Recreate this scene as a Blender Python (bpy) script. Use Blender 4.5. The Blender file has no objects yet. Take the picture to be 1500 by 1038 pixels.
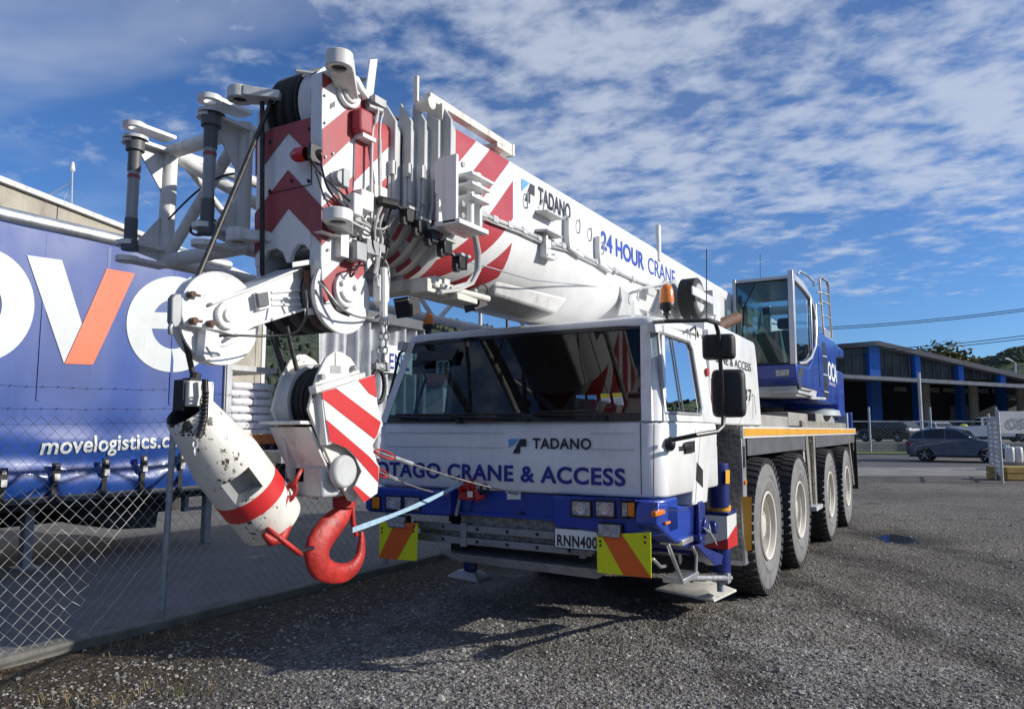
import bpy, bmesh, math, random
from mathutils import Vector, Matrix
from mathutils.noise import noise as mnoise
random.seed(7)
R = math.radians
V = Vector
scn = bpy.context.scene
COL = scn.collection

# ------------------------------------------------------------------ camera
YAW = R(31.0)                     # the camera looks 31 degrees to the left of +Y
PIT = math.atan(111/1083)
H = 1.65
cam_d = bpy.data.cameras.new('camera'); cam = bpy.data.objects.new('camera', cam_d); COL.objects.link(cam)
cam.location = (0, 0, H)
cam.rotation_euler = (R(90)+PIT, 0, YAW)
cam_d.sensor_fit = 'HORIZONTAL'; cam_d.sensor_width = 36; cam_d.lens = 36*1083/1500
cam_d.clip_start = 0.05; cam_d.clip_end = 6000
scn.camera = cam

# ------------------------------------------------------------------ sky and sun
SUN_AZ = R(24.0)                   # measured from +X towards +Y
SUN_EL = R(23.0)
sdir = V((math.cos(SUN_AZ)*math.cos(SUN_EL), math.sin(SUN_AZ)*math.cos(SUN_EL), math.sin(SUN_EL)))
sl = bpy.data.lights.new('sun', 'SUN'); sl.energy = 4.6; sl.angle = R(0.55); sl.color = (1.0, 0.945, 0.86)
so = bpy.data.objects.new('sun', sl); COL.objects.link(so)
so.rotation_euler = sdir.to_track_quat('Z', 'Y').to_euler(); so.location = (30, 0, 30)

W = bpy.data.worlds.new("World"); scn.world = W; W.use_nodes = True
nt = W.node_tree; nt.nodes.clear()
def N(t, tree=None, **kw):
    n = (tree or nt).nodes.new(t)
    for k, v in kw.items(): setattr(n, k, v)
    return n
out = N('ShaderNodeOutputWorld'); bg = N('ShaderNodeBackground')
sky = N('ShaderNodeTexSky'); sky.sky_type = 'NISHITA'; sky.sun_disc = False
sky.sun_elevation = SUN_EL; sky.sun_rotation = R(90)-SUN_AZ
sky.air_density = 0.9; sky.dust_density = 0.35; sky.ozone_density = 3.2; sky.altitude = 50
L = nt.links.new
tc = N('ShaderNodeTexCoord'); sep = N('ShaderNodeSeparateXYZ'); L(tc.outputs['Generated'], sep.inputs[0])
def M(op, a, b=None, tree=None, clamp=False):
    t = tree or nt
    n = N('ShaderNodeMath', t, operation=op); n.use_clamp = clamp
    for i, x in enumerate((a, b)):
        if x is None: continue
        if isinstance(x, (int, float)): n.inputs[i].default_value = x
        else: t.links.new(x, n.inputs[i])
    return n.outputs[0]
def MR(val, a, b, c=0.0, d=1.0, tree=None, smooth=True):
    t = tree or nt
    n = N('ShaderNodeMapRange', t); n.interpolation_type = 'SMOOTHSTEP' if smooth else 'LINEAR'
    t.links.new(val, n.inputs[0])
    for i, x in zip((1, 2, 3, 4), (a, b, c, d)): n.inputs[i].default_value = x
    return n.outputs[0]
zz = M('MAXIMUM', sep.outputs[2], 0.02)
zd = M('ADD', zz, 0.10)
cx = M('DIVIDE', sep.outputs[0], zd); cy = M('DIVIDE', sep.outputs[1], zd)
comb = N('ShaderNodeCombineXYZ'); L(cx, comb.inputs[0]); L(cy, comb.inputs[1])
def cnoise(scale, detail, rough, dist, off):
    mp = N('ShaderNodeMapping'); mp.inputs['Location'].default_value = off
    mp.inputs['Rotation'].default_value = (0, 0, R(-31)); mp.inputs['Scale'].default_value = (0.85, 1.0, 1)
    L(comb.outputs[0], mp.inputs[0])
    n = N('ShaderNodeTexNoise'); n.inputs['Scale'].default_value = scale; n.inputs['Detail'].default_value = detail
    n.inputs['Roughness'].default_value = rough; n.inputs['Distortion'].default_value = dist
    L(mp.outputs[0], n.inputs[0]); return n.outputs[0]
big = cnoise(1.1, 3, 0.5, 0.2, (3.1, 1.7, 0))
med = cnoise(6.2, 4, 0.5, 0.15, (0.4, 5.2, 0))
fine = cnoise(15, 6, 0.6, 0.2, (8.4, 2.2, 0))
s1 = M('ADD', M('MULTIPLY', med, 0.55), M('MULTIPLY', fine, 0.37))
s1 = M('ADD', s1, M('MULTIPLY', big, 0.36))
elv = MR(sep.outputs[2], 0.07, 0.30, -0.30, 0.0)          # clear band above the horizon
s1 = M('ADD', s1, elv)
# more blue over the left, where the photograph's sky opens up
lft = M('ADD', M('MULTIPLY', sep.outputs[0], -0.86), M('MULTIPLY', sep.outputs[1], -0.51))
s1 = M('ADD', s1, MR(lft, -0.25, 0.62, 0.045, -0.075))
cm = MR(s1, 0.53, 0.80, 0.0, 0.72)
veil = M('MULTIPLY', MR(cnoise(1.5, 4, 0.55, 0.3, (5.2, 0.6, 0)), 0.40, 0.70, 0.0, 0.42), MR(lft, -0.1, 0.5, 0.25, 1.0))
veil = M('MULTIPLY', veil, MR(sep.outputs[2], 0.12, 0.36))
cm = M('MAXIMUM', cm, veil)
ccol = N('ShaderNodeMix', data_type='RGBA')
L(cm, ccol.inputs[0]); L(sky.outputs[0], ccol.inputs[6]); ccol.inputs[7].default_value = (7.0, 7.7, 9.0, 1)
tint = N('ShaderNodeMix', data_type='RGBA', blend_type='MULTIPLY'); tint.inputs[0].default_value = 1.0
L(sky.outputs[0], tint.inputs[6]); tint.inputs[7].default_value = (0.74, 1.08, 1.52, 1)
L(tint.outputs[2], ccol.inputs[6])
L(ccol.outputs[2], bg.inputs[0]); bg.inputs[1].default_value = 0.080
L(bg.outputs[0], out.inputs[0])

scn.view_settings.view_transform = 'Standard'; scn.view_settings.look = 'None'
scn.view_settings.gamma = 1; scn.view_settings.exposure = 0.16

# ------------------------------------------------------------------ survey helpers (photo measurements -> places in the yard)
FW = V((-math.sin(YAW)*math.cos(PIT), math.cos(YAW)*math.cos(PIT), math.sin(PIT)))
RT = V((math.cos(YAW), math.sin(YAW), 0)); UP = RT.cross(FW)
FWH = V((-math.sin(YAW), math.cos(YAW), 0))
C0 = V((0, 0, H))
def ray(px, py): return FW*1083 + RT*(px-750) + UP*(519-py)
def onax(ax, v, px, py):
    d = ray(px, py); return C0 + d*((v-C0[ax])/d[ax])
def PX(v, px, py): return onax(0, v, px, py)
def PY(v, px, py): return onax(1, v, px, py)
def PZ(v, px, py): return onax(2, v, px, py)
def PD(dep, px, py):
    d = ray(px, py); return C0 + d*(dep/d.dot(FWH))
def polyX(v, pts): return [PX(v, *p) for p in pts]
def polyY(v, pts): return [PY(v, *p) for p in pts]
def sstep(a, b, x):
    t = min(1, max(0, (x-a)/(b-a))); return t*t*(3-2*t)
def gz(x, y):                     # the lie of the land: the gravel climbs a little towards the road
    d = V((x, y, 0)).dot(FWH)
    return 0.30*sstep(40, 46, d)

def boxX(mb, xa, pa, xb, pb, mi=0):
    x = max(xa, xb); p = PX(x, *pa); q = PX(x, *pb); mb.box((xa, p.y, p.z), (xb, q.y, q.z), mi)

# ------------------------------------------------------------------ mesh builder
class MB:
    def __init__(s): s.v = []; s.f = []; s.mi = []; s.uv = {}
    def add(s, verts, faces, mi=0):
        o = len(s.v); s.v += [V(p) for p in verts]
        for f in faces: s.f.append([i+o for i in f]); s.mi.append(mi)
        return s
    def poly(s, pts, mi=0): return s.add(pts, [list(range(len(pts)))], mi)
    def box(s, a, b, mi=0):
        x0, y0, z0 = [min(a[i], b[i]) for i in range(3)]; x1, y1, z1 = [max(a[i], b[i]) for i in range(3)]
        return s.add([(x0,y0,z0),(x1,y0,z0),(x1,y1,z0),(x0,y1,z0),(x0,y0,z1),(x1,y0,z1),(x1,y1,z1),(x0,y1,z1)],
            [(0,3,2,1),(4,5,6,7),(0,1,5,4),(1,2,6,5),(2,3,7,6),(3,0,4,7)], mi)
    def hexa(s, b, t, mi=0):      # bottom quad, top quad
        return s.add(list(b)+list(t), [(3,2,1,0),(4,5,6,7),(0,1,5,4),(1,2,6,5),(2,3,7,6),(3,0,4,7)], mi)
    def prism(s, pts, vec, mi=0, mi2=None):
        n = len(pts); vec = V(vec); pts = [V(p) for p in pts]
        s.add(pts+[p+vec for p in pts], [list(range(n))[::-1], [n+i for i in range(n)]], mi)
        s.add(pts+[p+vec for p in pts], [(i, (i+1) % n, n+(i+1) % n, n+i) for i in range(n)], mi if mi2 is None else mi2)
        return s
    def frame(s, ax, size):
        ax = V(ax).normalized(); u = ax.orthogonal().normalized(); w = ax.cross(u); return ax, u, w
    def tube(s, pts, r, n=8, mi=0, caps=True):
        pts = [V(p) for p in pts]; rs = r if isinstance(r, (list, tuple)) else [r]*len(pts)
        rings = []; u = None
        for i, p in enumerate(pts):
            t = (pts[min(i+1, len(pts)-1)]-pts[max(i-1, 0)])
            if t.length < 1e-9: t = V((0, 0, 1))
            t.normalize()
            if u is None: u = t.orthogonal().normalized()
            u = (u - t*u.dot(t))
            if u.length < 1e-6: u = t.orthogonal()
            u.normalize(); w = t.cross(u)
            rings.append([p+(u*math.cos(2*math.pi*k/n)+w*math.sin(2*math.pi*k/n))*rs[i] for k in range(n)])
        vs = [q for rg in rings for q in rg]; fs = []
        for i in range(len(pts)-1):
            for k in range(n):
                fs.append((i*n+k, i*n+(k+1) % n, (i+1)*n+(k+1) % n, (i+1)*n+k))
        if caps: fs.append([k for k in range(n)][::-1]); fs.append([(len(pts)-1)*n+k for k in range(n)])
        return s.add(vs, fs, mi)
    def cyl(s, a, b, r, n=16, mi=0, r1=None): return s.tube([a, b], [r, r if r1 is None else r1], n, mi)
    def lathe(s, o, axis, prof, n=24, mi=0, mis=None):   # prof: (distance along axis, radius)
        ax, u, w = s.frame(axis, 1); o = V(o); vs = []
        for (t, r) in prof:
            for k in range(n):
                a = 2*math.pi*k/n; vs.append(o+ax*t+(u*math.cos(a)+w*math.sin(a))*max(r, 1e-4))
        for i in range(len(prof)-1):
            m = mis[i] if mis else mi
            o0 = len(s.v)
            s.add(vs[i*n:(i+2)*n], [(k, (k+1) % n, n+(k+1) % n, n+k) for k in range(n)], m)
        return s
    def ball(s, c, r, n=12, mi=0, sc=(1, 1, 1)):
        c = V(c); prof = []
        vs = []; h = n//2
        for i in range(h+1):
            a = math.pi*i/h
            for k in range(n):
                b = 2*math.pi*k/n
                vs.append(c+V((math.sin(a)*math.cos(b)*r*sc[0], math.sin(a)*math.sin(b)*r*sc[1], math.cos(a)*r*sc[2])))
        fs = [(i*n+k, (i+1)*n+k, (i+1)*n+(k+1) % n, i*n+(k+1) % n) for i in range(h) for k in range(n)]
        return s.add(vs, fs, mi)
    def ring(s, c, axis, R0, r, n=24, m=8, mi=0):
        ax, u, w = s.frame(axis, 1); c = V(c)
        pts = [c+(u*math.cos(2*math.pi*k/n)+w*math.sin(2*math.pi*k/n))*R0 for k in range(n+1)]
        return s.tube(pts, r, m, mi, caps=False)
    def disc_plate(s, c, axis, R0, th, hole=0, n=24, mi=0):
        if hole: return s.lathe(c, axis, [(-th/2, hole), (-th/2, R0), (th/2, R0), (th/2, hole), (-th/2, hole)], n, mi)
        return s.lathe(c, axis, [(-th/2, 0), (-th/2, R0), (th/2, R0), (th/2, 0)], n, mi)
    def build(s, name, mats, parent=None, bevel=0.0, seg=2, smooth=35, recalc=True, local=False, loc=None):
        me = bpy.data.meshes.new(name)
        off = V((0, 0, 0))
        inv = None
        if parent is not None and not local:
            inv = wmat(parent).inverted()
        if parent is None and loc is not None: inv = Matrix.Translation(-V(loc))
        vs = [inv @ p for p in s.v] if inv else s.v
        me.from_pydata([tuple(p) for p in vs], [], s.f)
        for m in (mats if isinstance(mats, (list, tuple)) else [mats]): me.materials.append(m)
        for p, mi in zip(me.polygons, s.mi): p.material_index = mi
        bm = bmesh.new(); bm.from_mesh(me)
        if not s.uv: bmesh.ops.remove_doubles(bm, verts=bm.verts, dist=0.00005)
        if recalc: bmesh.ops.recalc_face_normals(bm, faces=bm.faces)
        bm.to_mesh(me); bm.free()
        if smooth:
            me.polygons.foreach_set('use_smooth', [True]*len(me.polygons))
            me.set_sharp_from_angle(angle=R(smooth))
        o = bpy.data.objects.new(name, me); COL.objects.link(o)
        if parent is not None: o.parent = parent
        elif loc is not None: o.location = loc
        if bevel:
            b = o.modifiers.new('bevel', 'BEVEL'); b.width = bevel; b.segments = seg; b.limit_method = 'ANGLE'; b.angle_limit = R(40)
            b.harden_normals = False
        return o
WM = {}
def wmat(o):
    m = Matrix.LocRotScale(o.location, o.rotation_euler, o.scale)
    return (wmat(o.parent) @ m) if o.parent else m
def thing(name, loc, label, cat, group=None, rz=0.0):
    o = bpy.data.objects.new(name, None); COL.objects.link(o); o.location = loc; o.rotation_euler = (0, 0, rz)
    o.empty_display_size = 0.3
    return tag(o, label, cat, group)
def tag(o, label=None, cat=None, group=None, kind=None):
    if label: o['label'] = label
    if cat: o['category'] = cat
    if group: o['group'] = group
    if kind: o['kind'] = kind
    return o
def copy_tree(o, parent=None):
    c = o.copy(); COL.objects.link(c); c.parent = parent
    for ch in list(o.children): copy_tree(ch, c)
    return c

# ------------------------------------------------------------------ materials
def mat(name, col, rough=0.5, metal=0.0, var=0.10, vs=3.0, bump=0.0, bs=60.0, grime=0.0, gcol=(0.10, 0.085, 0.07), gs=2.2, coat=0.0, glow=None, spec=0.5):
    m = bpy.data.materials.new(name); m.use_nodes = True; t = m.node_tree; b = t.nodes['Principled BSDF']
    b.inputs['Roughness'].default_value = rough; b.inputs['Metallic'].default_value = metal
    b.inputs['Specular IOR Level'].default_value = spec
    if coat: b.inputs['Coat Weight'].default_value = coat; b.inputs['Coat Roughness'].default_value = 0.08
    co = t.nodes.new('ShaderNodeTexCoord').outputs['Object']
    n = t.nodes.new('ShaderNodeTexNoise'); n.inputs['Scale'].default_value = vs; n.inputs['Detail'].default_value = 6; n.inputs['Roughness'].default_value = 0.6
    t.links.new(co, n.inputs[0])
    mx = t.nodes.new('ShaderNodeMix'); mx.data_type = 'RGBA'
    mx.inputs[6].default_value = (*[c*(1-var) for c in col], 1); mx.inputs[7].default_value = (*[min(1, c*(1+var)) for c in col], 1)
    t.links.new(MR(n.outputs[0], 0.3, 0.7, tree=t), mx.inputs[0]); last = mx.outputs[2]
    if grime:
        g = t.nodes.new('ShaderNodeTexNoise'); g.inputs['Scale'].default_value = gs; g.inputs['Detail'].default_value = 9; g.inputs['Roughness'].default_value = 0.72
        mp = t.nodes.new('ShaderNodeMapping'); mp.inputs['Scale'].default_value = (1.6, 1.6, 0.55); t.links.new(co, mp.inputs[0]); t.links.new(mp.outputs[0], g.inputs[0])
        g2 = t.nodes.new('ShaderNodeMix'); g2.data_type = 'RGBA'; g2.inputs[7].default_value = (*gcol, 1)
        t.links.new(last, g2.inputs[6]); t.links.new(MR(g.outputs[0], 0.48, 0.80, 0.0, grime, tree=t), g2.inputs[0]); last = g2.outputs[2]
        sk = t.nodes.new('ShaderNodeTexNoise'); sk.inputs['Scale'].default_value = 5.5; sk.inputs['Detail'].default_value = 5; sk.inputs['Roughness'].default_value = 0.65
        mq = t.nodes.new('ShaderNodeMapping'); mq.inputs['Scale'].default_value = (3.2, 3.2, 0.28); t.links.new(co, mq.inputs[0]); t.links.new(mq.outputs[0], sk.inputs[0])
        g3 = t.nodes.new('ShaderNodeMix'); g3.data_type = 'RGBA'; g3.inputs[7].default_value = (*gcol, 1)
        t.links.new(last, g3.inputs[6]); t.links.new(MR(sk.outputs[0], 0.54, 0.78, 0.0, grime*0.75, tree=t), g3.inputs[0]); last = g3.outputs[2]
    t.links.new(last, b.inputs['Base Color'])
    t.links.new(MR(n.outputs[0], 0.2, 0.8, max(0.02, rough-0.07), min(1, rough+0.09), tree=t), b.inputs['Roughness'])
    if bump:
        bn = t.nodes.new('ShaderNodeTexNoise'); bn.inputs['Scale'].default_value = bs; bn.inputs['Detail'].default_value = 5; t.links.new(co, bn.inputs[0])
        bp = t.nodes.new('ShaderNodeBump'); bp.inputs['Strength'].default_value = bump; bp.inputs['Distance'].default_value = 0.02
        t.links.new(bn.outputs[0], bp.inputs['Height']); t.links.new(bp.outputs[0], b.inputs['Normal'])
    if glow:
        b.inputs['Emission Color'].default_value = (*glow[0], 1); b.inputs['Emission Strength'].default_value = glow[1]
    return m
def glass(name, tint, rough=0.0, ior=1.5):
    m = bpy.data.materials.new(name); m.use_nodes = True; t = m.node_tree; t.nodes.clear()
    o = t.nodes.new('ShaderNodeOutputMaterial'); mx = t.nodes.new('ShaderNodeMixShader'); tr = t.nodes.new('ShaderNodeBsdfTransparent')
    gl = t.nodes.new('ShaderNodeBsdfGlossy'); fr = t.nodes.new('ShaderNodeFresnel'); fr.inputs[0].default_value = ior
    tr.inputs[0].default_value = (*tint, 1); gl.inputs['Roughness'].default_value = rough
    co = t.nodes.new('ShaderNodeTexCoord').outputs['Object']; n = t.nodes.new('ShaderNodeTexNoise'); n.inputs['Scale'].default_value = 1.6
    t.links.new(co, n.inputs[0]); bp = t.nodes.new('ShaderNodeBump'); bp.inputs['Strength'].default_value = 0.02; bp.inputs['Distance'].default_value = 0.05
    t.links.new(n.outputs[0], bp.inputs['Height']); t.links.new(bp.outputs[0], gl.inputs['Normal'])
    t.links.new(M('MULTIPLY', fr.outputs[0], 1.4, tree=t, clamp=True), mx.inputs[0]); t.links.new(tr.outputs[0], mx.inputs[1]); t.links.new(gl.outputs[0], mx.inputs[2]); t.links.new(mx.outputs[0], o.inputs[0])
    return m

WHITE = mat('white_paint', (0.73, 0.735, 0.73), 0.32, var=0.05, grime=0.24, coat=0.25)
WHITE2 = mat('white_paint_weathered', (0.66, 0.66, 0.645), 0.42, var=0.1, grime=0.65, gs=4.5, gcol=(0.16, 0.13, 0.10))
CREAM = mat('worn_cream_steel', (0.66, 0.64, 0.57), 0.5, var=0.08, grime=0.6, gs=5)
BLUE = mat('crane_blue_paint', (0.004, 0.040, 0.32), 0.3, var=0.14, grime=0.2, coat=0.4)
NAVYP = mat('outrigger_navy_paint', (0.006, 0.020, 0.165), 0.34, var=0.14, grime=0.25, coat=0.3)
RED = mat('crane_red_paint', (0.33, 0.045, 0.055), 0.5, var=0.15, grime=0.3, gs=5, gcol=(0.35, 0.2, 0.18))
REDS = mat('hook_red_paint', (0.42, 0.022, 0.018), 0.5, var=0.3, vs=9, grime=0.6, gs=8, gcol=(0.12, 0.03, 0.02), bump=0.25, bs=35)
REDB = mat('bright_red_sheeting', (0.54, 0.022, 0.025), 0.4, var=0.06)
BLACK = mat('black_rubber', (0.017, 0.017, 0.018), 0.6, var=0.3)
BLACKP = mat('black_plastic', (0.013, 0.013, 0.014), 0.38, var=0.25)
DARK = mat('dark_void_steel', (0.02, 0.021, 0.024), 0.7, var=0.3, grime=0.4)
DGREY = mat('dark_grey_panel', (0.085, 0.09, 0.10), 0.5, var=0.1, grime=0.25)
GREY = mat('grey_steel', (0.30, 0.31, 0.32), 0.45, metal=0.3, var=0.12, grime=0.35)
LGREY = mat('light_grey_steel', (0.50, 0.51, 0.51), 0.42, var=0.1, grime=0.4, gs=4)
ALU = mat('aluminium', (0.62, 0.63, 0.64), 0.34, metal=0.85, var=0.12, grime=0.3)
GALV = mat('galvanised_steel', (0.42, 0.44, 0.46), 0.45, metal=0.6, var=0.2, vs=12)
RUSTY = mat('rusted_steel', (0.115, 0.055, 0.034), 0.7, var=0.4, vs=8, grime=0.4, bump=0.3)
ROPE = mat('greased_wire_rope', (0.05, 0.048, 0.045), 0.45, metal=0.5, var=0.35, vs=30)
ROPEL = mat('bare_wire_rope', (0.33, 0.33, 0.32), 0.4, metal=0.6, var=0.3, vs=40)
HOSEW = mat('pale_conduit', (0.50, 0.50, 0.48), 0.5, var=0.15)
AMBER = mat('amber_lens', (0.75, 0.20, 0.01), 0.16, var=0.1, coat=0.6)
REDLENS = mat('red_lens', (0.55, 0.01, 0.015), 0.12, var=0.1, coat=0.7)
YEL = mat('reflective_yellow', (0.72, 0.76, 0.01), 0.35, var=0.03)
ORA = mat('reflective_orange', (0.72, 0.12, 0.012), 0.35, var=0.04)
STRIPE = mat('amber_reflective_tape', (0.72, 0.36, 0.035), 0.35, var=0.05, grime=0.15)
LENS = mat('clear_lamp_lens', (0.36, 0.37, 0.38), 0.1, metal=0.45, var=0.35, vs=25, coat=0.8, bump=0.6, bs=55)
NAVY = mat('navy_lettering', (0.012, 0.022, 0.23), 0.4, var=0.05)
ROYAL = mat('royal_blue_lettering', (0.025, 0.065, 0.36), 0.4, var=0.05)
INK = mat('near_black_lettering', (0.02, 0.022, 0.028), 0.4, var=0.05)
LBLUE = mat('light_blue_emblem', (0.12, 0.36, 0.68), 0.4, var=0.04)
TLET = mat('trailer_white_vinyl', (0.54, 0.57, 0.565), 0.45, var=0.05, grime=0.15)
WLET = mat('white_lettering', (0.76, 0.79, 0.78), 0.45, var=0.05, grime=0.12)
OLET = mat('orange_lettering', (0.78, 0.13, 0.045), 0.45, var=0.05)
GLASSD = glass('tinted_windscreen', (0.22, 0.29, 0.32))
GLASSC = glass('cab_glass', (0.40, 0.56, 0.56))
GLASSB = glass('dark_tinted_glass', (0.10, 0.11, 0.12))
CONC = mat('concrete_panel', (0.37, 0.34, 0.28), 0.85, var=0.16, vs=1.2, grime=0.45, gs=1.3, bump=0.15)
STRAP = mat('pale_blue_webbing', (0.30, 0.45, 0.56), 0.7, var=0.15, vs=40)
def checker_mat():
    m = mat('checker_plate', (0.33, 0.31, 0.27), 0.42, metal=0.25, var=0.14, grime=0.3, gs=5)
    t = m.node_tree; b = t.nodes['Principled BSDF']; lk = b.inputs['Base Color'].links[0].from_socket
    t = m.node_tree; b = t.nodes['Principled BSDF']
    co = t.nodes.new('ShaderNodeTexCoord').outputs['Object']; mp = t.nodes.new('ShaderNodeMapping')
    mp.inputs['Rotation'].default_value = (R(45), R(45), R(45)); mp.inputs['Scale'].default_value = (26, 26, 26); t.links.new(co, mp.inputs[0])
    br = t.nodes.new('ShaderNodeTexChecker'); br.inputs['Scale'].default_value = 1.0; t.links.new(mp.outputs[0], br.inputs[0])
    cm_ = t.nodes.new('ShaderNodeMix'); cm_.data_type = 'RGBA'; cm_.blend_type = 'MULTIPLY'; cm_.inputs[0].default_value = 1.0; br.inputs['Color1'].default_value = (1.15, 1.15, 1.15, 1); br.inputs['Color2'].default_value = (.72, .72, .72, 1)
    t.links.new(lk, cm_.inputs[6]); t.links.new(br.outputs['Color'], cm_.inputs[7]); t.links.new(cm_.outputs[2], b.inputs['Base Color'])
    bp = t.nodes.new('ShaderNodeBump'); bp.inputs['Strength'].default_value = 0.55; bp.inputs['Distance'].default_value = 0.006
    t.links.new(br.outputs['Fac'], bp.inputs['Height']); t.links.new(bp.outputs[0], b.inputs['Normal']); return m
CHECK = checker_mat()
def tyre_mat():
    m = mat('tyre_rubber', (0.165, 0.165, 0.165), 0.8, var=0.22, vs=5, grime=0.5, gs=7, gcol=(0.25, 0.24, 0.225), bump=0.2, bs=50); return m
TYRE = tyre_mat()
TREAD = mat('tyre_tread_rubber', (0.035, 0.035, 0.037), 0.8, var=0.3, grime=0.4, gcol=(0.10, 0.095, 0.085), bump=0.3)
def worn_mat():
    m = mat('chipped_white_paint', (0.70, 0.68, 0.62), 0.45, var=0.08, grime=0.3)
    t = m.node_tree; b = t.nodes['Principled BSDF']; lk = b.inputs['Base Color'].links[0].from_socket
    co = t.nodes.new('ShaderNodeTexCoord').outputs['Object']
    n = t.nodes.new('ShaderNodeTexNoise'); n.inputs['Scale'].default_value = 24; n.inputs['Detail'].default_value = 9; n.inputs['Roughness'].default_value = 0.72; t.links.new(co, n.inputs[0])
    n2 = t.nodes.new('ShaderNodeTexNoise'); n2.inputs['Scale'].default_value = 3.2; t.links.new(co, n2.inputs[0])
    f = MR(M('ADD', M('MULTIPLY', n.outputs[0], 0.7, tree=t), M('MULTIPLY', n2.outputs[0], 0.55, tree=t), tree=t), 0.738, 0.752, tree=t)
    mx = t.nodes.new('ShaderNodeMix'); mx.data_type = 'RGBA'; mx.inputs[7].default_value = (0.035, 0.030, 0.027, 1)
    t.links.new(f, mx.inputs[0]); t.links.new(lk, mx.inputs[6]); t.links.new(mx.outputs[2], b.inputs['Base Color'])
    bp = t.nodes.new('ShaderNodeBump'); bp.inputs['Strength'].default_value = 0.5; bp.inputs['Distance'].default_value = 0.003; bp.invert = True
    t.links.new(f, bp.inputs['Height']); t.links.new(bp.outputs[0], b.inputs['Normal']); return m
WORN = worn_mat()

# ------------------------------------------------------------------ lettering
DG = None
def lettering(txt, name, m, parent, o, u, v, width, height, bold=0.0, drape=None, space=1.0):
    cu = bpy.data.curves.new('t', 'FONT'); cu.body = txt; cu.size = 1.0; cu.offset = bold; cu.space_character = space; cu.resolution_u = 6
    ob = bpy.data.objects.new('t', cu); COL.objects.link(ob)
    dg = bpy.context.evaluated_depsgraph_get(); dg.update()
    me = bpy.data.meshes.new_from_object(ob.evaluated_get(dg))
    vs = [p.co.copy() for p in me.vertices]; fs = [list(p.vertices) for p in me.polygons]
    bpy.data.objects.remove(ob); bpy.data.meshes.remove(me); bpy.data.curves.remove(cu)
    x0 = min(p.x for p in vs); x1 = max(p.x for p in vs); y0 = min(p.y for p in vs); y1 = max(p.y for p in vs)
    u = V(u); v = V(v); mb = MB()
    P_ = [V(o)+u*((p.x-x0)/(x1-x0)*width)+v*((p.y-y0)/(y1-y0)*height) for p in vs]
    if drape:
        b2 = bmesh.new(); bv = [b2.verts.new(p) for p in P_]
        for f in fs:
            try: b2.faces.new([bv[i] for i in f])
            except ValueError: pass
        bmesh.ops.triangulate(b2, faces=b2.faces[:])
        for _ in range(3): bmesh.ops.subdivide_edges(b2, edges=[e for e in b2.edges if e.calc_length() > .04], cuts=1)
        bmesh.ops.triangulate(b2, faces=b2.faces[:])
        b2.verts.index_update(); P_ = [v.co.copy() for v in b2.verts]; fs = [[v.index for v in f.verts] for f in b2.faces]; b2.free()
    if drape: P_ = [V((drape(p.y, p.z), p.y, p.z)) for p in P_]
    mb.add(P_, fs)
    return mb.build(name, m, parent, smooth=0, recalc=False)
def emblem(name, parent, o, u, v, w, h):     # blue wedge with a black slanted hook beside it
    o = V(o); u = V(u)*w; v = V(v)*h; mb = MB()
    P = lambda a, b: o+u*a+v*b
    mb.poly([P(0, 1), P(0, .38), P(.62, 1)], 0)
    mb.poly([P(.22, 0), P(.65, 0), P(.65, .48), P(1, .48), P(1, 1), P(.66, 1)], 1)
    return mb.build(name, [LBLUE, INK], parent, smooth=0, recalc=False)

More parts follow.
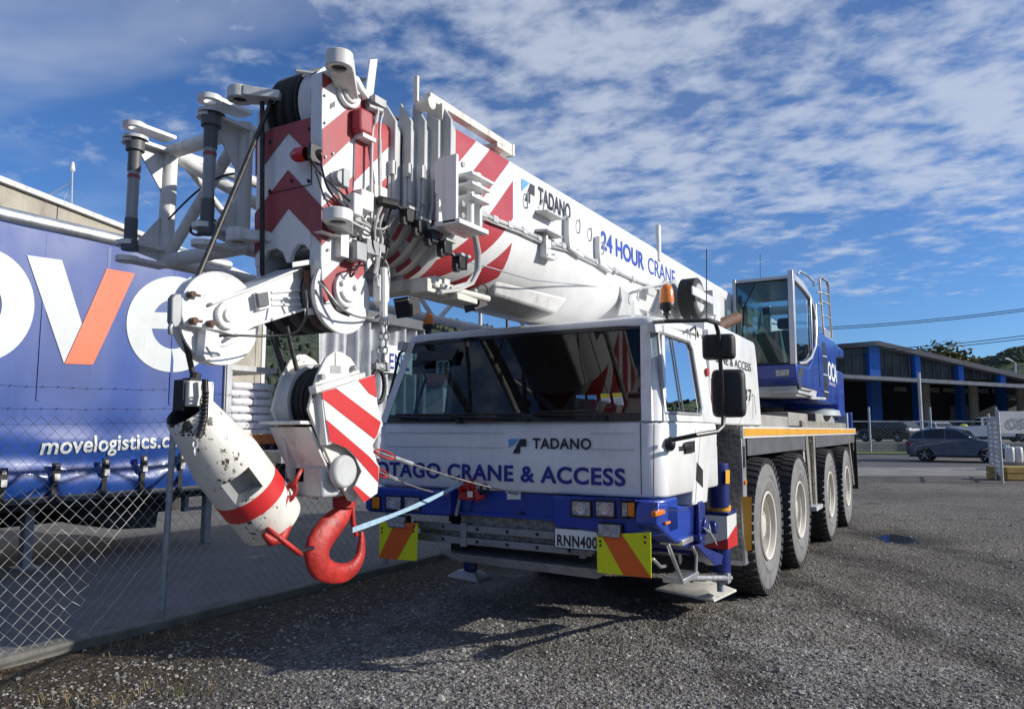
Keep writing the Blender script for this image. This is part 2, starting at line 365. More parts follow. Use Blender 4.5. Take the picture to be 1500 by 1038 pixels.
# ================================================================== GROUND, YARD, ROAD
def ground_mat():
    m = bpy.data.materials.new('gravel'); m.use_nodes = True; t = m.node_tree; b = t.nodes['Principled BSDF']; lk = t.links.new
    co = t.nodes.new('ShaderNodeTexCoord').outputs['Object']
    def vor(sc, feat='F1'):
        v = t.nodes.new('ShaderNodeTexVoronoi'); v.inputs['Scale'].default_value = sc; v.feature = feat; lk(co, v.inputs['Vector']); return v
    def noi(sc, d=5, r=0.6):
        n = t.nodes.new('ShaderNodeTexNoise'); n.inputs['Scale'].default_value = sc; n.inputs['Detail'].default_value = d; n.inputs['Roughness'].default_value = r; lk(co, n.inputs[0]); return n.outputs[0]
    def mix(f, a, c, bl='MIX'):
        x = t.nodes.new('ShaderNodeMix'); x.data_type = 'RGBA'; x.blend_type = bl
        if isinstance(f, float): x.inputs[0].default_value = f
        else: lk(f, x.inputs[0])
        for i, q in ((6, a), (7, c)):
            if isinstance(q, tuple): x.inputs[i].default_value = (*q, 1)
            else: lk(q, x.inputs[i])
        return x.outputs[2]
    v1 = vor(27); v2 = vor(70); v3 = vor(13)
    sp = t.nodes.new('ShaderNodeSeparateColor'); lk(v1.outputs['Color'], sp.inputs[0])
    sp2 = t.nodes.new('ShaderNodeSeparateColor'); lk(v2.outputs['Color'], sp2.inputs[0])
    stone = mix(MR(sp.outputs[0], 0.0, 1.0, tree=t, smooth=False), (0.062, 0.058, 0.053), (0.53, 0.50, 0.465))
    small = mix(MR(sp2.outputs[1], 0.0, 1.0, tree=t, smooth=False), (0.056, 0.052, 0.047), (0.38, 0.355, 0.325))
    c = mix(MR(noi(9), 0.42, 0.58, tree=t), stone, small)
    n1 = noi(0.55, 6, 0.65); n2 = noi(0.17, 4, 0.55)
    # trodden fines: browner, finer and darker where wheels have run
    mp = t.nodes.new('ShaderNodeMapping'); mp.inputs['Rotation'].default_value = (0, 0, R(-52)); mp.inputs['Scale'].default_value = (0.16, 1.5, 1); lk(co, mp.inputs[0])
    tr = t.nodes.new('ShaderNodeTexNoise'); tr.inputs['Scale'].default_value = 1.0; tr.inputs['Detail'].default_value = 5; lk(mp.outputs[0], tr.inputs[0])
    fines = mix(MR(noi(28, 4), 0.3, 0.7, tree=t), (0.095, 0.083, 0.069), (0.265, 0.235, 0.195))
    f = M('ADD', M('MULTIPLY', n1, 0.5, tree=t), M('MULTIPLY', tr.outputs[0], 0.5, tree=t), tree=t)
    # farther into the yard (away from the lorry's nose) the gravel is worn in
    ge = t.nodes.new('ShaderNodeSeparateXYZ'); lk(co, ge.inputs[0])
    far = MR(ge.outputs[1], 3.5, 11.0, -0.07, 0.13, tree=t)
    c = mix(MR(M('ADD', f, far, tree=t), 0.41, 0.56, 0.0, 0.92, tree=t), c, fines)
    # light scatter of pale grit
    v4 = vor(52); s4 = t.nodes.new('ShaderNodeSeparateColor'); lk(v4.outputs['Color'], s4.inputs[0])
    c = mix(MR(s4.outputs[2], 0.90, 0.93, 0.0, 0.7, tree=t), c, (0.48, 0.475, 0.46))
    c = mix(MR(n2, 0.40, 0.62, 0.0, 0.55, tree=t), c, (0.062, 0.056, 0.05))
    c = mix(MR(noi(1.3, 8, 0.72), 0.52, 0.66, 0.0, 0.75, tree=t), c, (0.052, 0.046, 0.039))
    c = mix(MR(noi(0.8, 6, 0.7), 0.57, 0.70, 0.0, 0.45, tree=t), c, (0.25, 0.235, 0.21))
    # wheel tracks that swing away from the near wheels
    def band(c0, w0):
        u = M('ADD', M('ADD', M('MULTIPLY', ge.outputs[0], 0.80, tree=t), M('MULTIPLY', ge.outputs[1], 0.60, tree=t), tree=t), -2.68, tree=t)
        u = M('ADD', u, M('MULTIPLY', M('SUBTRACT', n1, 0.5, tree=t), 0.7, tree=t), tree=t)
        return MR(M('ABSOLUTE', M('SUBTRACT', u, c0, tree=t), tree=t), w0*0.5, w0*1.25, 1.0, 0.0, tree=t)
    trk = M('MAXIMUM', M('MAXIMUM', band(-0.6, .26), band(1.25, .24), tree=t), M('MAXIMUM', band(2.7, .34), band(4.4, .3), tree=t), tree=t)
    trk = M('MULTIPLY', trk, MR(noi(2.6, 6, 0.7), 0.36, 0.58, 0.15, 0.95, tree=t), tree=t)
    c = mix(trk, c, mix(MR(noi(40, 4), 0.3, 0.7, tree=t), (0.036, 0.031, 0.026), (0.105, 0.09, 0.075)))
    # earth strip beside the fence
    ex = MR(M('ADD', M('MULTIPLY', ge.outputs[0], -1.0, tree=t), M('MULTIPLY', n1, 2.4, tree=t), tree=t), 5.35, 6.2, tree=t)
    earth = mix(MR(noi(14, 8, 0.7), 0.35, 0.68, tree=t), (0.034, 0.024, 0.015), (0.125, 0.09, 0.055))
    earth = mix(MR(noi(3.3, 6), 0.52, 0.7, 0.0, 0.65, tree=t), earth, (0.085, 0.082, 0.03))
    c = mix(ex, c, earth)
    pv = t.nodes.new('ShaderNodeVectorMath'); pv.operation = 'DISTANCE'; lk(co, pv.inputs[0]); pv.inputs[1].default_value = tuple(PZ(0.0, 1315, 788))
    c = mix(MR(M('ADD', pv.outputs['Value'], M('MULTIPLY', M('SUBTRACT', n1, 0.5, tree=t), 1.6, tree=t), tree=t), 0.45, 1.15, 0.8, 0.0, tree=t), c, (0.034, 0.030, 0.026))
    lk(c, b.inputs['Base Color']); b.inputs['Roughness'].default_value = 0.85; b.inputs['Specular IOR Level'].default_value = 0.35
    hgt = M('ADD', M('MULTIPLY', v1.outputs['Distance'], -0.55, tree=t), M('MULTIPLY', v3.outputs['Distance'], -0.35, tree=t), tree=t)
    hgt = M('ADD', hgt, M('MULTIPLY', noi(60, 3), 0.35, tree=t), tree=t)
    hgt = M('ADD', hgt, M('MULTIPLY', v2.outputs['Distance'], -0.25, tree=t), tree=t)
    bp = t.nodes.new('ShaderNodeBump'); bp.inputs['Strength'].default_value = 1.0; bp.inputs['Distance'].default_value = 0.07
    lk(hgt, bp.inputs['Height']); lk(bp.outputs[0], b.inputs['Normal']); return m
GRAVEL = ground_mat()
def axis_steps(lo, hi, near0, near1, step):
    a = []; x = near0
    while x <= near1: a.append(x); x += step
    d = step*1.6; x = near0-d; left = []
    while x > lo: left.append(x); d *= 1.5; x -= d
    left.append(lo); d = step*1.6; x = a[-1]+d
    while x < hi: a.append(x); d *= 1.5; x += d
    a.append(hi); return left[::-1]+a
pud = PZ(0.0, 1315, 788)
def rel(x, y):                    # small unevenness of the gravel, wheel ruts
    if x < -5.7 or y > 14.1 or x > 6.6: return 0.0
    r = 0.018*mnoise(V((x*0.9, y*0.9, 3)))+0.012*mnoise(V((x*2.6, y*2.6, 7)))+0.010*mnoise(V((x*5.5, y*5.5, 2)))+0.008*abs(mnoise(V((x*10, y*10, 4))))
    d = (x+1.3)*0.80-(y-6.2)*-0.60
    for c0, w in ((-0.6, .22), (1.2, .22), (2.6, .3)):
        r -= 0.022*math.exp(-((d-c0)/w)**2)*sstep(9.5, 6, y)*sstep(-2.3, -1.3, x)
    r -= 0.042*math.exp(-((x-pud.x)**2+(y-pud.y)**2)/.30)
    return r
xs = axis_steps(-2500, 2500, -6.0, 6.5, 0.05); ys = axis_steps(-2500, 2500, 1.2, 14, 0.05)
g = MB()
g.add([(x, y, gz(x, y)+(rel(x, y) if (-6.05 < x < 6.6 and 1.1 < y < 14.1) else 0)) for y in ys for x in xs],
      [(j*len(xs)+i, j*len(xs)+i+1, (j+1)*len(xs)+i+1, (j+1)*len(xs)+i) for j in range(len(ys)-1) for i in range(len(xs)-1)])
tag(g.build('ground', GRAVEL, smooth=180, recalc=False), kind='structure')

def sheet(name, quad, m, z=0.006, nx=24, ny=24):   # a ground-hugging sheet over a quad of (x, y)
    mb = MB(); a, b, c, d = [V((*q, 0)) for q in quad]
    for j in range(ny+1):
        for i in range(nx+1):
            u = i/nx; w = j/ny; p = a.lerp(b, u).lerp(d.lerp(c, u), w); mb.v.append(V((p.x, p.y, gz(p.x, p.y)+z)))
    for j in range(ny):
        for i in range(nx):
            mb.f.append([j*(nx+1)+i, j*(nx+1)+i+1, (j+1)*(nx+1)+i+1, (j+1)*(nx+1)+i]); mb.mi.append(0)
    return tag(mb.build(name, m, smooth=180, recalc=False), kind='structure')
YARD = mat('yard_concrete', (0.118, 0.116, 0.114), 0.8, var=0.25, vs=0.7, grime=0.5, gs=0.9, gcol=(0.065, 0.064, 0.064), bump=0.25, bs=40)
ROAD = mat('road_asphalt', (0.075, 0.076, 0.080), 0.85, var=0.2, vs=0.6, grime=0.4, gs=0.8, gcol=(0.14, 0.135, 0.125), bump=0.3, bs=50)
PAVE = mat('worn_pavement', (0.21, 0.20, 0.18), 0.85, var=0.2, vs=0.9, grime=0.4, gs=1.2, bump=0.2)
GRASSM = mat('verge_grass', (0.06, 0.10, 0.02), 0.9, var=0.4, vs=3, bump=0.6, bs=30)
sheet('yard', [(-90, -30), (-5.92, -30), (-5.92, 60), (-90, 60)], YARD, 0.010, 40, 40)
k = MB(); k.prism([(-5.93, -8, -.05), (-5.78, -8, -.05), (-5.78, -8, .075), (-5.93, -8, .09)], (0, 40, 0))
tag(k.build('kerb', mat('old_kerb_concrete', (0.15, 0.145, 0.13), 0.9, var=0.3, vs=4, grime=0.6, gs=5, gcol=(0.05, 0.045, 0.04), bump=0.4, bs=25), bevel=.015), kind='structure')
def uq(u0, d0, u1, d1):           # corners given as (sideways, away) from the camera
    f = lambda u, d: ((RT*u+FWH*d).x, (RT*u+FWH*d).y)
    return [f(u0, d0), f(u1, d0), f(u1, d1), f(u0, d1)]
sheet('road', uq(-40, 33.5, 90, 44), ROAD, 0.008, 60, 20)
sheet('driveway', uq(3, 27.2, 90, 33.5), PAVE, 0.006, 40, 12)
sheet('grass_verge', uq(2, 44.0, 90, 46.2), GRASSM, 0.05, 40, 4)
sheet('pavement', uq(2, 46.4, 90, 120), PAVE, 0.53, 30, 8)
# puddle
pc = PZ(0.0, 1315, 788); pm = MB(); n = 40; ring = []
for i in range(n):
    a = 2*math.pi*i/n; r = 1+0.28*mnoise(V((math.cos(a)*2, math.sin(a)*2, 1)))+.12*mnoise(V((math.cos(a)*6, math.sin(a)*6, 4)))
    q = pc+RT*(0.62*r*math.cos(a))+FWH*(0.7*r*math.sin(a)); ring.append((q.x, q.y, -0.021))
pm.poly(ring)
wat = mat('water', (0.02, 0.022, 0.025), 0.02, var=0.02, spec=0.8)
wb = wat.node_tree.nodes['Principled BSDF']
for l_ in list(wb.inputs['Roughness'].links): wat.node_tree.links.remove(l_)
wb.inputs['Roughness'].default_value = 0.06; wb.inputs['Base Color'].default_value = (.02, .022, .025, 1); wb.inputs['IOR'].default_value = 2.3
tag(pm.build('puddle', wat, smooth=0, recalc=False), kind='structure')

# loose stones and tufts
st = MB(); rnd = random.Random(3)
def stone(x, y, s, z0=None):
    z0 = gz(x, y)+rel(x, y) if z0 is None else z0
    pts = []
    a0 = rnd.random()*6
    for k in range(5):
        a = a0+k*2*math.pi/5; r = s*(0.6+0.5*rnd.random()); pts.append((x+r*math.cos(a), y+r*math.sin(a), z0+s*0.05*rnd.random()))
    tx = x+s*.3*(rnd.random()-.5); ty = y+s*.3*(rnd.random()-.5); hh = s*(0.25+0.5*rnd.random())
    top = [(tx+(p[0]-x)*.5, ty+(p[1]-y)*.5, z0+hh*(0.8+.3*rnd.random())) for p in pts]
    st.add(pts+top, [(k, (k+1) % 5, 5+(k+1) % 5, 5+k) for k in range(5)]+[(5, 6, 7, 8, 9)], rnd.choice((0, 0, 0, 1, 1, 2)))
cnt = 0
while cnt < 26000:
    d = 2.9+ (rnd.random()**1.3)*12; u = (rnd.random()-.5)*1.6*d
    p = RT*u+FWH*d
    if p.x < -5.0-0.5*rnd.random() or (p.y > 7 and p.x < -1.6): continue
    if rnd.random() < sstep(5, 11, p.y)*0.6: continue
    s = 0.008+0.012*rnd.random()**2
    if rnd.random() < 0.02+.03*sstep(4, 9, p.y): s *= 1.3+.9*rnd.random()
    stone(p.x, p.y, s); cnt += 1
for i in range(420):
    stone(-5.75+1.4*rnd.random()**1.3, 1.6+7*rnd.random(), 0.008+0.022*rnd.random()**3)
sm = [mat('grey_stone', (0.20, 0.19, 0.178), 0.85, var=0.35, vs=11), mat('dark_stone', (0.095, 0.09, 0.084), 0.85, var=0.3, vs=11), mat('pale_stone', (0.36, 0.345, 0.315), 0.85, var=0.3, vs=11)]
tag(st.build('loose_stones', sm, smooth=0, recalc=False), 'loose grey gravel stones scattered over the yard in front of the crane', 'gravel', kind='stuff')
tf = MB()
def tuft(x, y, nb, hh, spread):
    for i in range(nb):
        a = rnd.random()*6.28; l = hh*(0.5+rnd.random()*.8); b = V((x+(rnd.random()-.5)*spread, y+(rnd.random()-.5)*spread, 0.0))
        dr = V((math.cos(a), math.sin(a), 0)); sd = V((-dr.y, dr.x, 0))*0.0022
        m1 = b+dr*l*.35+V((0, 0, l*.6)); tp = b+dr*l*(.7+.4*rnd.random())+V((0, 0, l*(.55+.45*rnd.random())))
        tf.add([b-sd, b+sd, m1+sd, m1-sd, tp], [(0, 1, 2, 3), (3, 2, 4)], rnd.choice((0, 0, 0, 1)))
for i in range(70):
    y = 1.2+7.5*rnd.random(); tuft(-5.72+1.0*rnd.random()**2, y, rnd.randint(3, 9), .03+.035*rnd.random(), .10)
for p in ((200, 950), (255, 935), (235, 1010), (290, 1022), (95, 1025), (180, 1030), (560, 850), (520, 862)):
    q = PZ(0, *p)
    for j in range(3): tuft(q.x+(rnd.random()-.5)*.3, q.y+(rnd.random()-.5)*.3, 14, .07, .16)
tag(tf.build('dry_grass', [mat('dry_straw', (0.22, 0.165, 0.085), 0.9, var=0.3), mat('dull_green_blade', (0.10, 0.11, 0.035), 0.9, var=0.3)], smooth=0, recalc=False), 'dry straw coloured grass tufts in the earth strip along the fence', 'grass', kind='stuff')

# ================================================================== MOBILE CRANE
crane = thing('mobile_crane', (-3.03, 9.5, 0), 'white and blue four axle mobile crane with red striped boom parked on the gravel', 'mobile crane')
def part(name, mb, m, bevel=0.0, smooth=35, parent=None, label=None, seg=2):
    o = mb.build(name, m, parent or crane, bevel=bevel, smooth=smooth, seg=seg)
    if label: o['label'] = label
    return o
CXX = -3.03
# ---- wheels
def make_wheel():
    Rr = 0.69; w = 0.40; t = MB()
    prof = [(-w/2+.03, .335), (-w/2, .40), (-w/2-.012, .50), (-w/2, .60), (-w/2+.02, .655), (-w/2+.06, .675), (w/2-.06, .675), (w/2-.02, .655), (w/2, .60), (w/2+.004, .585), (w/2+.012, .52), (w/2+.012, .50), (w/2+.007, .495), (w/2+.007, .45), (w/2+.011, .445), (w/2, .40), (w/2-.012, .36), (w/2-.03, .335)]
    t.lathe((0, 0, 0), (1, 0, 0), prof, 56, 0, [0]*4+[1]*3+[0]*10)
    nb = 46
    for k in range(nb):                        # tread blocks with open shoulders
        for row, (x0, x1, ph) in enumerate(((-.19, -.075, 0), (-.062, .062, .5), (.075, .207, 0))):
            a0 = 2*math.pi*(k+ph)/nb; da = 2*math.pi/nb*.66
            sk = 0.35*(row-1)*da
            q = lambda a, r, x: (x, r*math.cos(a), r*math.sin(a))
            rin = .665; rout = Rr; xo = x1
            lo = [q(a0-da/2, rin, x0), q(a0+da/2, rin, x0), q(a0+da/2+sk, rin, x1), q(a0-da/2+sk, rin, x1)]
            hi = [q(a0-da/2, rout, x0), q(a0+da/2, rout, x0), q(a0+da/2+sk, rout-(.012 if row == 2 else 0), x1), q(a0-da/2+sk, rout-(.012 if row == 2 else 0), x1)]
            if row == 2:
                # shoulder lugs run down the outer sidewall edge
                lo2 = [q(a0-da/2+sk, .618, x1-.012), q(a0+da/2+sk, .618, x1-.012)]
                t.add(hi+lo[:2]+lo2, [(0, 1, 2, 3), (3, 2, 7, 6), (0, 3, 6, 4), (1, 5, 7, 2), (0, 4, 5, 1)], 1)
            else: t.hexa(lo, hi, 1)
    r = MB()
    r.lathe((0, 0, 0), (1, 0, 0), [(w/2-.035, .338), (w/2-.004, .345), (w/2+.006, .335), (w/2, .318), (w/2-.03, .305), (w/2-.045, .300), (w/2-.05, .285), (w/2-.16, .27), (w/2-.19, .25), (w/2-.17, .19), (w/2-.10, .165), (w/2-.09, .15), (w/2-.06, .14), (w/2-.055, .09), (w/2-.05, 0)], 44, 0)
    for k in range(10):
        a = 2*math.pi*k/10; r.cyl((w/2-.19, .215*math.cos(a), .215*math.sin(a)), (w/2-.145, .215*math.cos(a), .215*math.sin(a)), .017, 6, 0)
    for k in range(8):
        a = 2*math.pi*(k+.5)/8; r.cyl((w/2-.06, .115*math.cos(a), .115*math.sin(a)), (w/2-.045, .115*math.cos(a), .115*math.sin(a)), .01, 6, 0)
    root = bpy.data.objects.new('wheel', None); COL.objects.link(root); root.parent = crane
    t.build('tyre', [TYRE, TREAD], root, local=True, smooth=40)
    r.build('rim', mat('dusty_cream_rim', (0.60, 0.57, 0.50), 0.55, var=0.10, grime=0.55, gs=6, gcol=(0.25, 0.21, 0.17)), root, local=True, smooth=30)
    return root
wh = make_wheel(); first = True
cl = crane.location
for wy in (7.92, 9.70, 12.22, 14.18):
    for side in (1, -1):
        o = wh if first else copy_tree(wh, crane); first = False
        o.location = V((CXX+side*1.125, wy, 0.688))-cl
        o.rotation_euler = (random.random()*6, 0, 0) if side == 1 else (random.random()*6, 0, math.pi)
# ---- chassis
m = MB()
m.box((-3.75, 5.6, .62), (-2.35, 16.1, 1.3)); m.box((-3.9, 5.4, .85), (-2.2, 7.2, 1.25))
for wy in (7.92, 9.70, 12.22, 14.18):
    m.cyl((-4.1, wy, .69), (-1.98, wy, .69), .11, 12); m.ball((CXX, wy, .69), .27, 14)
    m.box((-2.35, wy-.35, 1.2), (-2.1, wy+.35, 1.4)); m.box((-4.0, wy-.35, 1.2), (-3.7, wy+.35, 1.4))
m.cyl((-4.0, 6.3, .55), (-2.1, 6.3, .55), .05, 8)
for x in (-3.6, -2.5): m.box((x-.06, 5.1, .62), (x+.06, 6.6, 1.0))
part('chassis', m, DARK, .01)
# ---- deck with the amber tape along its edge
m = MB(); m.box((-4.3, 7.22, 1.575), (-1.79, 16.2, 1.665)); m.box((-4.28, 7.2, 1.60), (-2.0, 9.1, 1.70))
deck = part('deck', m, CHECK, .004)
m = MB(); m.box((-1.785, 7.19, 1.573), (-1.757, 16.22, 1.688)); m.box((-4.33, 7.19, 1.573), (-4.302, 16.22, 1.688)); part('deck_edge', m, WHITE, .003, parent=deck)
m = MB(); m.box((-1.7555, 7.21, 1.597), (-1.7525, 16.18, 1.668)); part('reflective_tape', m, STRIPE, 0, parent=deck)
m = MB()
for px in (1253,): m.box((-1.80, 16.22, .95), (-1.76, 16.26, 1.6)); m.box((-2.3, 16.25, .5), (-1.76, 16.27, 1.25))
part('rear_mudflap', m, BLACK)
# ---- skirts and wheel arches
m = MB()
m.prism([(-1.80, 7.42, 1.573), (-1.80, 7.42, 1.40), (-1.80, 10.3, 1.40), (-1.80, 10.6, 1.37), (-1.80, 10.6, 1.573)], (.025, 0, 0))
part('side_skirt', m, DGREY, .004)
m = MB(); m.prism([(-1.80, 11.45, 1.573), (-1.80, 11.45, 1.40), (-1.80, 14.9, 1.40), (-1.80, 16.1, 1.42), (-1.80, 16.1, 1.573)], (.025, 0, 0))
part('side_skirt', m, DGREY, .004)
m = MB()
for (a, b) in ((7.42, 10.75), (11.3, 16.0)):
    m.box((-2.28, a, 1.42), (-1.81, b, 1.44))
    m.box((-4.27, a, 1.42), (-3.78, b, 1.44))
m.box((-2.28, 16.02, .55), (-1.80, 16.04, 1.44)); m.box((-4.27, 16.0, .5), (-3.78, 16.04, 1.44))
part('wheel_arch', m, BLACK)
# front mudguard of checker plate
m = MB(); m.box((-4.27, 7.16, .42), (-3.84, 7.185, 1.572)); part('mudguard', m, CHECK); m = MB(); m.box((-2.22, 7.16, .42), (-1.79, 7.185, 1.572))
mg = part('mudguard', m, CHECK)
m = MB(); m.box((-1.79, 7.155, .40), (-1.765, 7.30, 1.572)); m.box((-1.79, 7.155, .395), (-2.22, 7.15, .44))
part('flange', m, ALU, .004, parent=mg)
m = MB(); m.poly(polyY(7.150, [(1086, 727), (1101, 727), (1101, 806), (1092, 806)])); part('amber_reflector', m, STRIPE, parent=mg, smooth=0)
m = MB(); m.box((-1.764, 7.18, 1.30), (-1.760, 7.26, 1.50)); part('slot', m, BLACKP, parent=mg)
m = MB(); m.box((-1.764, 7.19, 1.14), (-1.750, 7.26, 1.18)); part('marker_lamp', m, AMBER, .003, parent=mg)
# intermediate mudguards and the step between axle pairs
for (a, b) in ((10.62, 10.80), (11.22, 11.36)):
    m = MB(); m.prism([(-1.80, a, 1.572), (-1.80, b, 1.572), (-1.80, b+(.18 if a < 11 else -.0), .62), (-1.80, a+(.22 if a < 11 else 0), .62)], (.03, 0, 0)); m.box((-2.28, a, .6), (-1.81, a+.02, 1.57)); part('mudguard', m, CHECK)
m = MB(); m.box((-1.90, 10.84, .56), (-1.70, 11.36, .62)); m.box((-2.0, 10.83, .6), (-1.88, 11.3, 1.57)); part('boarding_step', m, LGREY, .006)
m = MB(); m.prism([(-1.80, 15.1, 1.572), (-1.80, 15.2, 1.572), (-1.80, 15.75, .62), (-1.80, 15.62, .62)], (.03, 0, 0)); part('mudguard', m, CHECK)
# ---- driver's cab
def xs_(z): return -1.755 - 0.11*max(0.0, (z-1.70))/.8       # the side leans in above the waist
def xl_(z): return -4.345 + 0.10*max(0.0, (z-1.70))/.8
def yf_(z): return 4.90 + (0.30*max(0.0, (z-1.70))/.8)
def rounded_plan(z, y1, rc=.13, inset=0.0, n=7):
    x0 = xl_(z)+inset; x1 = xs_(z)-inset; y0 = yf_(z)+inset; p = []
    for k in range(n+1):
        a = math.pi*1.0+math.pi/2*k/n; p.append((x0+rc+rc*math.cos(a), y0+rc+rc*math.sin(a), z))
    for k in range(n+1):
        a = math.pi*1.5+math.pi/2*k/n; p.append((x1-rc+rc*math.cos(a), y0+rc+rc*math.sin(a), z))
    return p+[(x1, y1, z), (x0, y1, z)]
YR = 6.28
cab = MB()
def loft(mb, rings, mi=0, closed=True, capb=False, capt=False):
    n = len(rings[0]); vs = [p for r in rings for p in r]
    fs = [(i*n+k, i*n+(k+1) % n, (i+1)*n+(k+1) % n, (i+1)*n+k) for i in range(len(rings)-1) for k in range(n if closed else n-1)]
    if capb: fs.append(list(range(n))[::-1])
    if capt: fs.append([(len(rings)-1)*n+k for k in range(n)])
    mb.add(vs, fs, mi)
# nose and lower body, with a shallow crease
cz = [1.185, 1.20, 1.52, 1.535, 1.69, 1.72]; ins = [.012, 0, 0, .006, .006, .02]
loft(cab, [rounded_plan(z, YR, .14, i) for z, i in zip(cz, ins)], capb=True)
# waist shelf
loft(cab, [rounded_plan(1.72, YR, .14, .02), rounded_plan(1.722, YR, .10, .09)])
ZR = 2.425
# roof: softly domed slab
rr = []
for z, i in ((ZR, .0), (ZR+.025, -.004), (ZR+.06, .01), (ZR+.08, .05), (ZR+.092, .16)):
    pl = rounded_plan(min(z, ZR), YR+.02, .14, i); rr.append([(x, y, z+0.04*sstep(5.2, 6.2, y)) for x, y, _ in pl])
loft(cab, rr, capb=True, capt=True)
# pillars: front right, front left
def quadpillar(pb, pt): cab.hexa(pb, pt)
zb, zt = 1.715, ZR+.01
def corner(z, side, a, b, r=.14):
    # plan ring of the pillar: arc from the front face (a metres along it) round to the side face (b metres along it)
    out = []; x = xs_(z) if side > 0 else xl_(z); y = yf_(z); s = side
    out.append((x-s*(r+a), y, z))
    for k in range(7):
        t = math.pi/2*k/6; out.append((x-s*r+s*r*math.sin(t), y+r-r*math.cos(t), z))
    out.append((x, y+r+b, z)); out.append((x-s*.05, y+r+b, z)); out.append((x-s*(r+a), y+.06, z)); return out
for s in (1, -1):
    loft(cab, [corner(zb, s, -.08, -.06), corner(zt, s, -.08, -.06)], capb=True, capt=True)
def sidepost(s, y0, y1, z0=zb, z1=zt, th=.06):
    xa = (xs_(z0) if s > 0 else xl_(z0)); xb = (xs_(z1) if s > 0 else xl_(z1))
    dy0 = 0
    cab.hexa([(xa, y0, z0), (xa, y1, z0), (xa-s*th, y1, z0), (xa-s*th, y0, z0)], [(xb, y0+dy0, z1), (xb, y1, z1), (xb-s*th, y1, z1), (xb-s*th, y0+dy0, z1)])
for s in (1, -1):
    sidepost(s, 5.93, YR)
    sidepost(s, 5.1, 5.95, 2.36, zt)
    sidepost(s, 5.02, 5.95, zb, 1.78)
# back wall and floor
cab.box((-4.25, YR-.06, 1.2), (-1.86, YR, ZR+.05)); 
driver_cab = part('driver_cab', cab, WHITE, .006, smooth=50)
# lower body flank behind the door, with the vent
m = MB(); m.prism(polyX(-1.752, [(1020, 628), (1050, 628), (1050, 668), (1040, 674), (1036, 735), (1014, 740)]), (-.5, 0, 0)); fl = part('flank_panel', m, WHITE, .008)
m = MB(); m.prism(polyX(-1.748, [(1021, 676), (1030, 688), (1030, 714), (1020, 703)]), (-.02, 0, 0)); part('vent', m, BLACKP, .003, parent=fl)
# door lines
m = MB()
zl = [1.20, 1.72]
for ypos in (4.93+.14,):
    pass
m.tube(polyX(-1.7535, [(958, 620), (957, 745), (1000, 748), (1018, 735), (1026, 630)]), .0035, 5)
m.tube([(-1.90, 4.8985, 1.70), (-1.90, 4.8985, 1.21)], .003, 5)
part('panel_gap', m, DARK, parent=driver_cab)
# crease on the nose
m = MB()
for a, b in ((-4.2, -3.02), (-2.28, -1.95)):
    m.box((a, 4.893, 1.515), (b, 4.90, 1.522)); m.box((a, 4.8945, 1.63), (b, 4.90, 1.636))
part('pressed_line', m, WHITE, .002, parent=driver_cab)
# windscreen
e = .012
wq = [(xl_(zb)+.075, yf_(zb)+e, zb), (xs_(zb)-.075, yf_(zb)+e, zb), (xs_(zt)-.075, yf_(zt)+e, zt), (xl_(zt)+.075, yf_(zt)+e, zt)]
def lerp4(u, v, off=0): 
    a, b, c, d = [V(q) for q in wq]; p = a.lerp(b, u).lerp(d.lerp(c, u), v); bow = -.035*(1-(2*u-1)**2); return p+V((0, bow+off, 0))
m = MB(); nx, ny = 16, 6
m.add([lerp4(i/nx, j/ny) for j in range(ny+1) for i in range(nx+1)], [(j*(nx+1)+i, j*(nx+1)+i+1, (j+1)*(nx+1)+i+1, (j+1)*(nx+1)+i) for j in range(ny) for i in range(nx)])
part('windscreen', m, GLASSD, smooth=180)
m = MB()      # black rubber surround
bw = (.018, .022, .075, .05)
U = [i/20 for i in range(21)]
for i in range(20):
    for (v0, v1) in ((0, .085), (.955, 1)):
        m.hexa([lerp4(U[i], v0, -.006), lerp4(U[i+1], v0, -.006), lerp4(U[i+1], v0, .006), lerp4(U[i], v0, .006)], [lerp4(U[i], v1, -.006), lerp4(U[i+1], v1, -.006), lerp4(U[i+1], v1, .006), lerp4(U[i], v1, .006)])
for (u0, u1) in ((0, .022), (.975, 1)):
    m.hexa([lerp4(u0, 0, -.007), lerp4(u1, 0, -.007), lerp4(u1, 0, .007), lerp4(u0, 0, .007)], [lerp4(u0, 1, -.007), lerp4(u1, 1, -.007), lerp4(u1, 1, .007), lerp4(u0, 1, .007)])
part('windscreen_surround', m, BLACKP)
# side windows
for s in (1, -1):
    zz0, zz1 = 1.775, 2.365
    xa = (xs_ if s > 0 else xl_)
    q = lambda y, z: (xa(z)-s*.012, y+(.12*(z-zz0)/.63 if y < 5.3 else 0), z)
    y0, y1 = 5.03, 5.93
    m = MB(); m.poly([q(y0, zz0), q(y1, zz0), q(y1, zz1), q(y0, zz1)]); sw = part('side_window', m, GLASSD if s > 0 else GLASSC, smooth=0)
    m = MB(); o_ = s*.004
    qq = lambda y, z: V(q(y, z))+V((s*.010, 0, 0))
    m.tube([qq(y0, zz0), qq(y1-.06, zz0), qq(y1, zz0+.06), qq(y1, zz1-.06), qq(y1-.06, zz1), qq(y0+.04, zz1), qq(y0, zz1-.03), qq(y0, zz0)], .013, 6)
    m.tube([qq(5.45, zz0), qq(5.45, zz1)], .007, 5)
    part('frame', m, BLACKP if s < 0 else GREY, parent=sw)
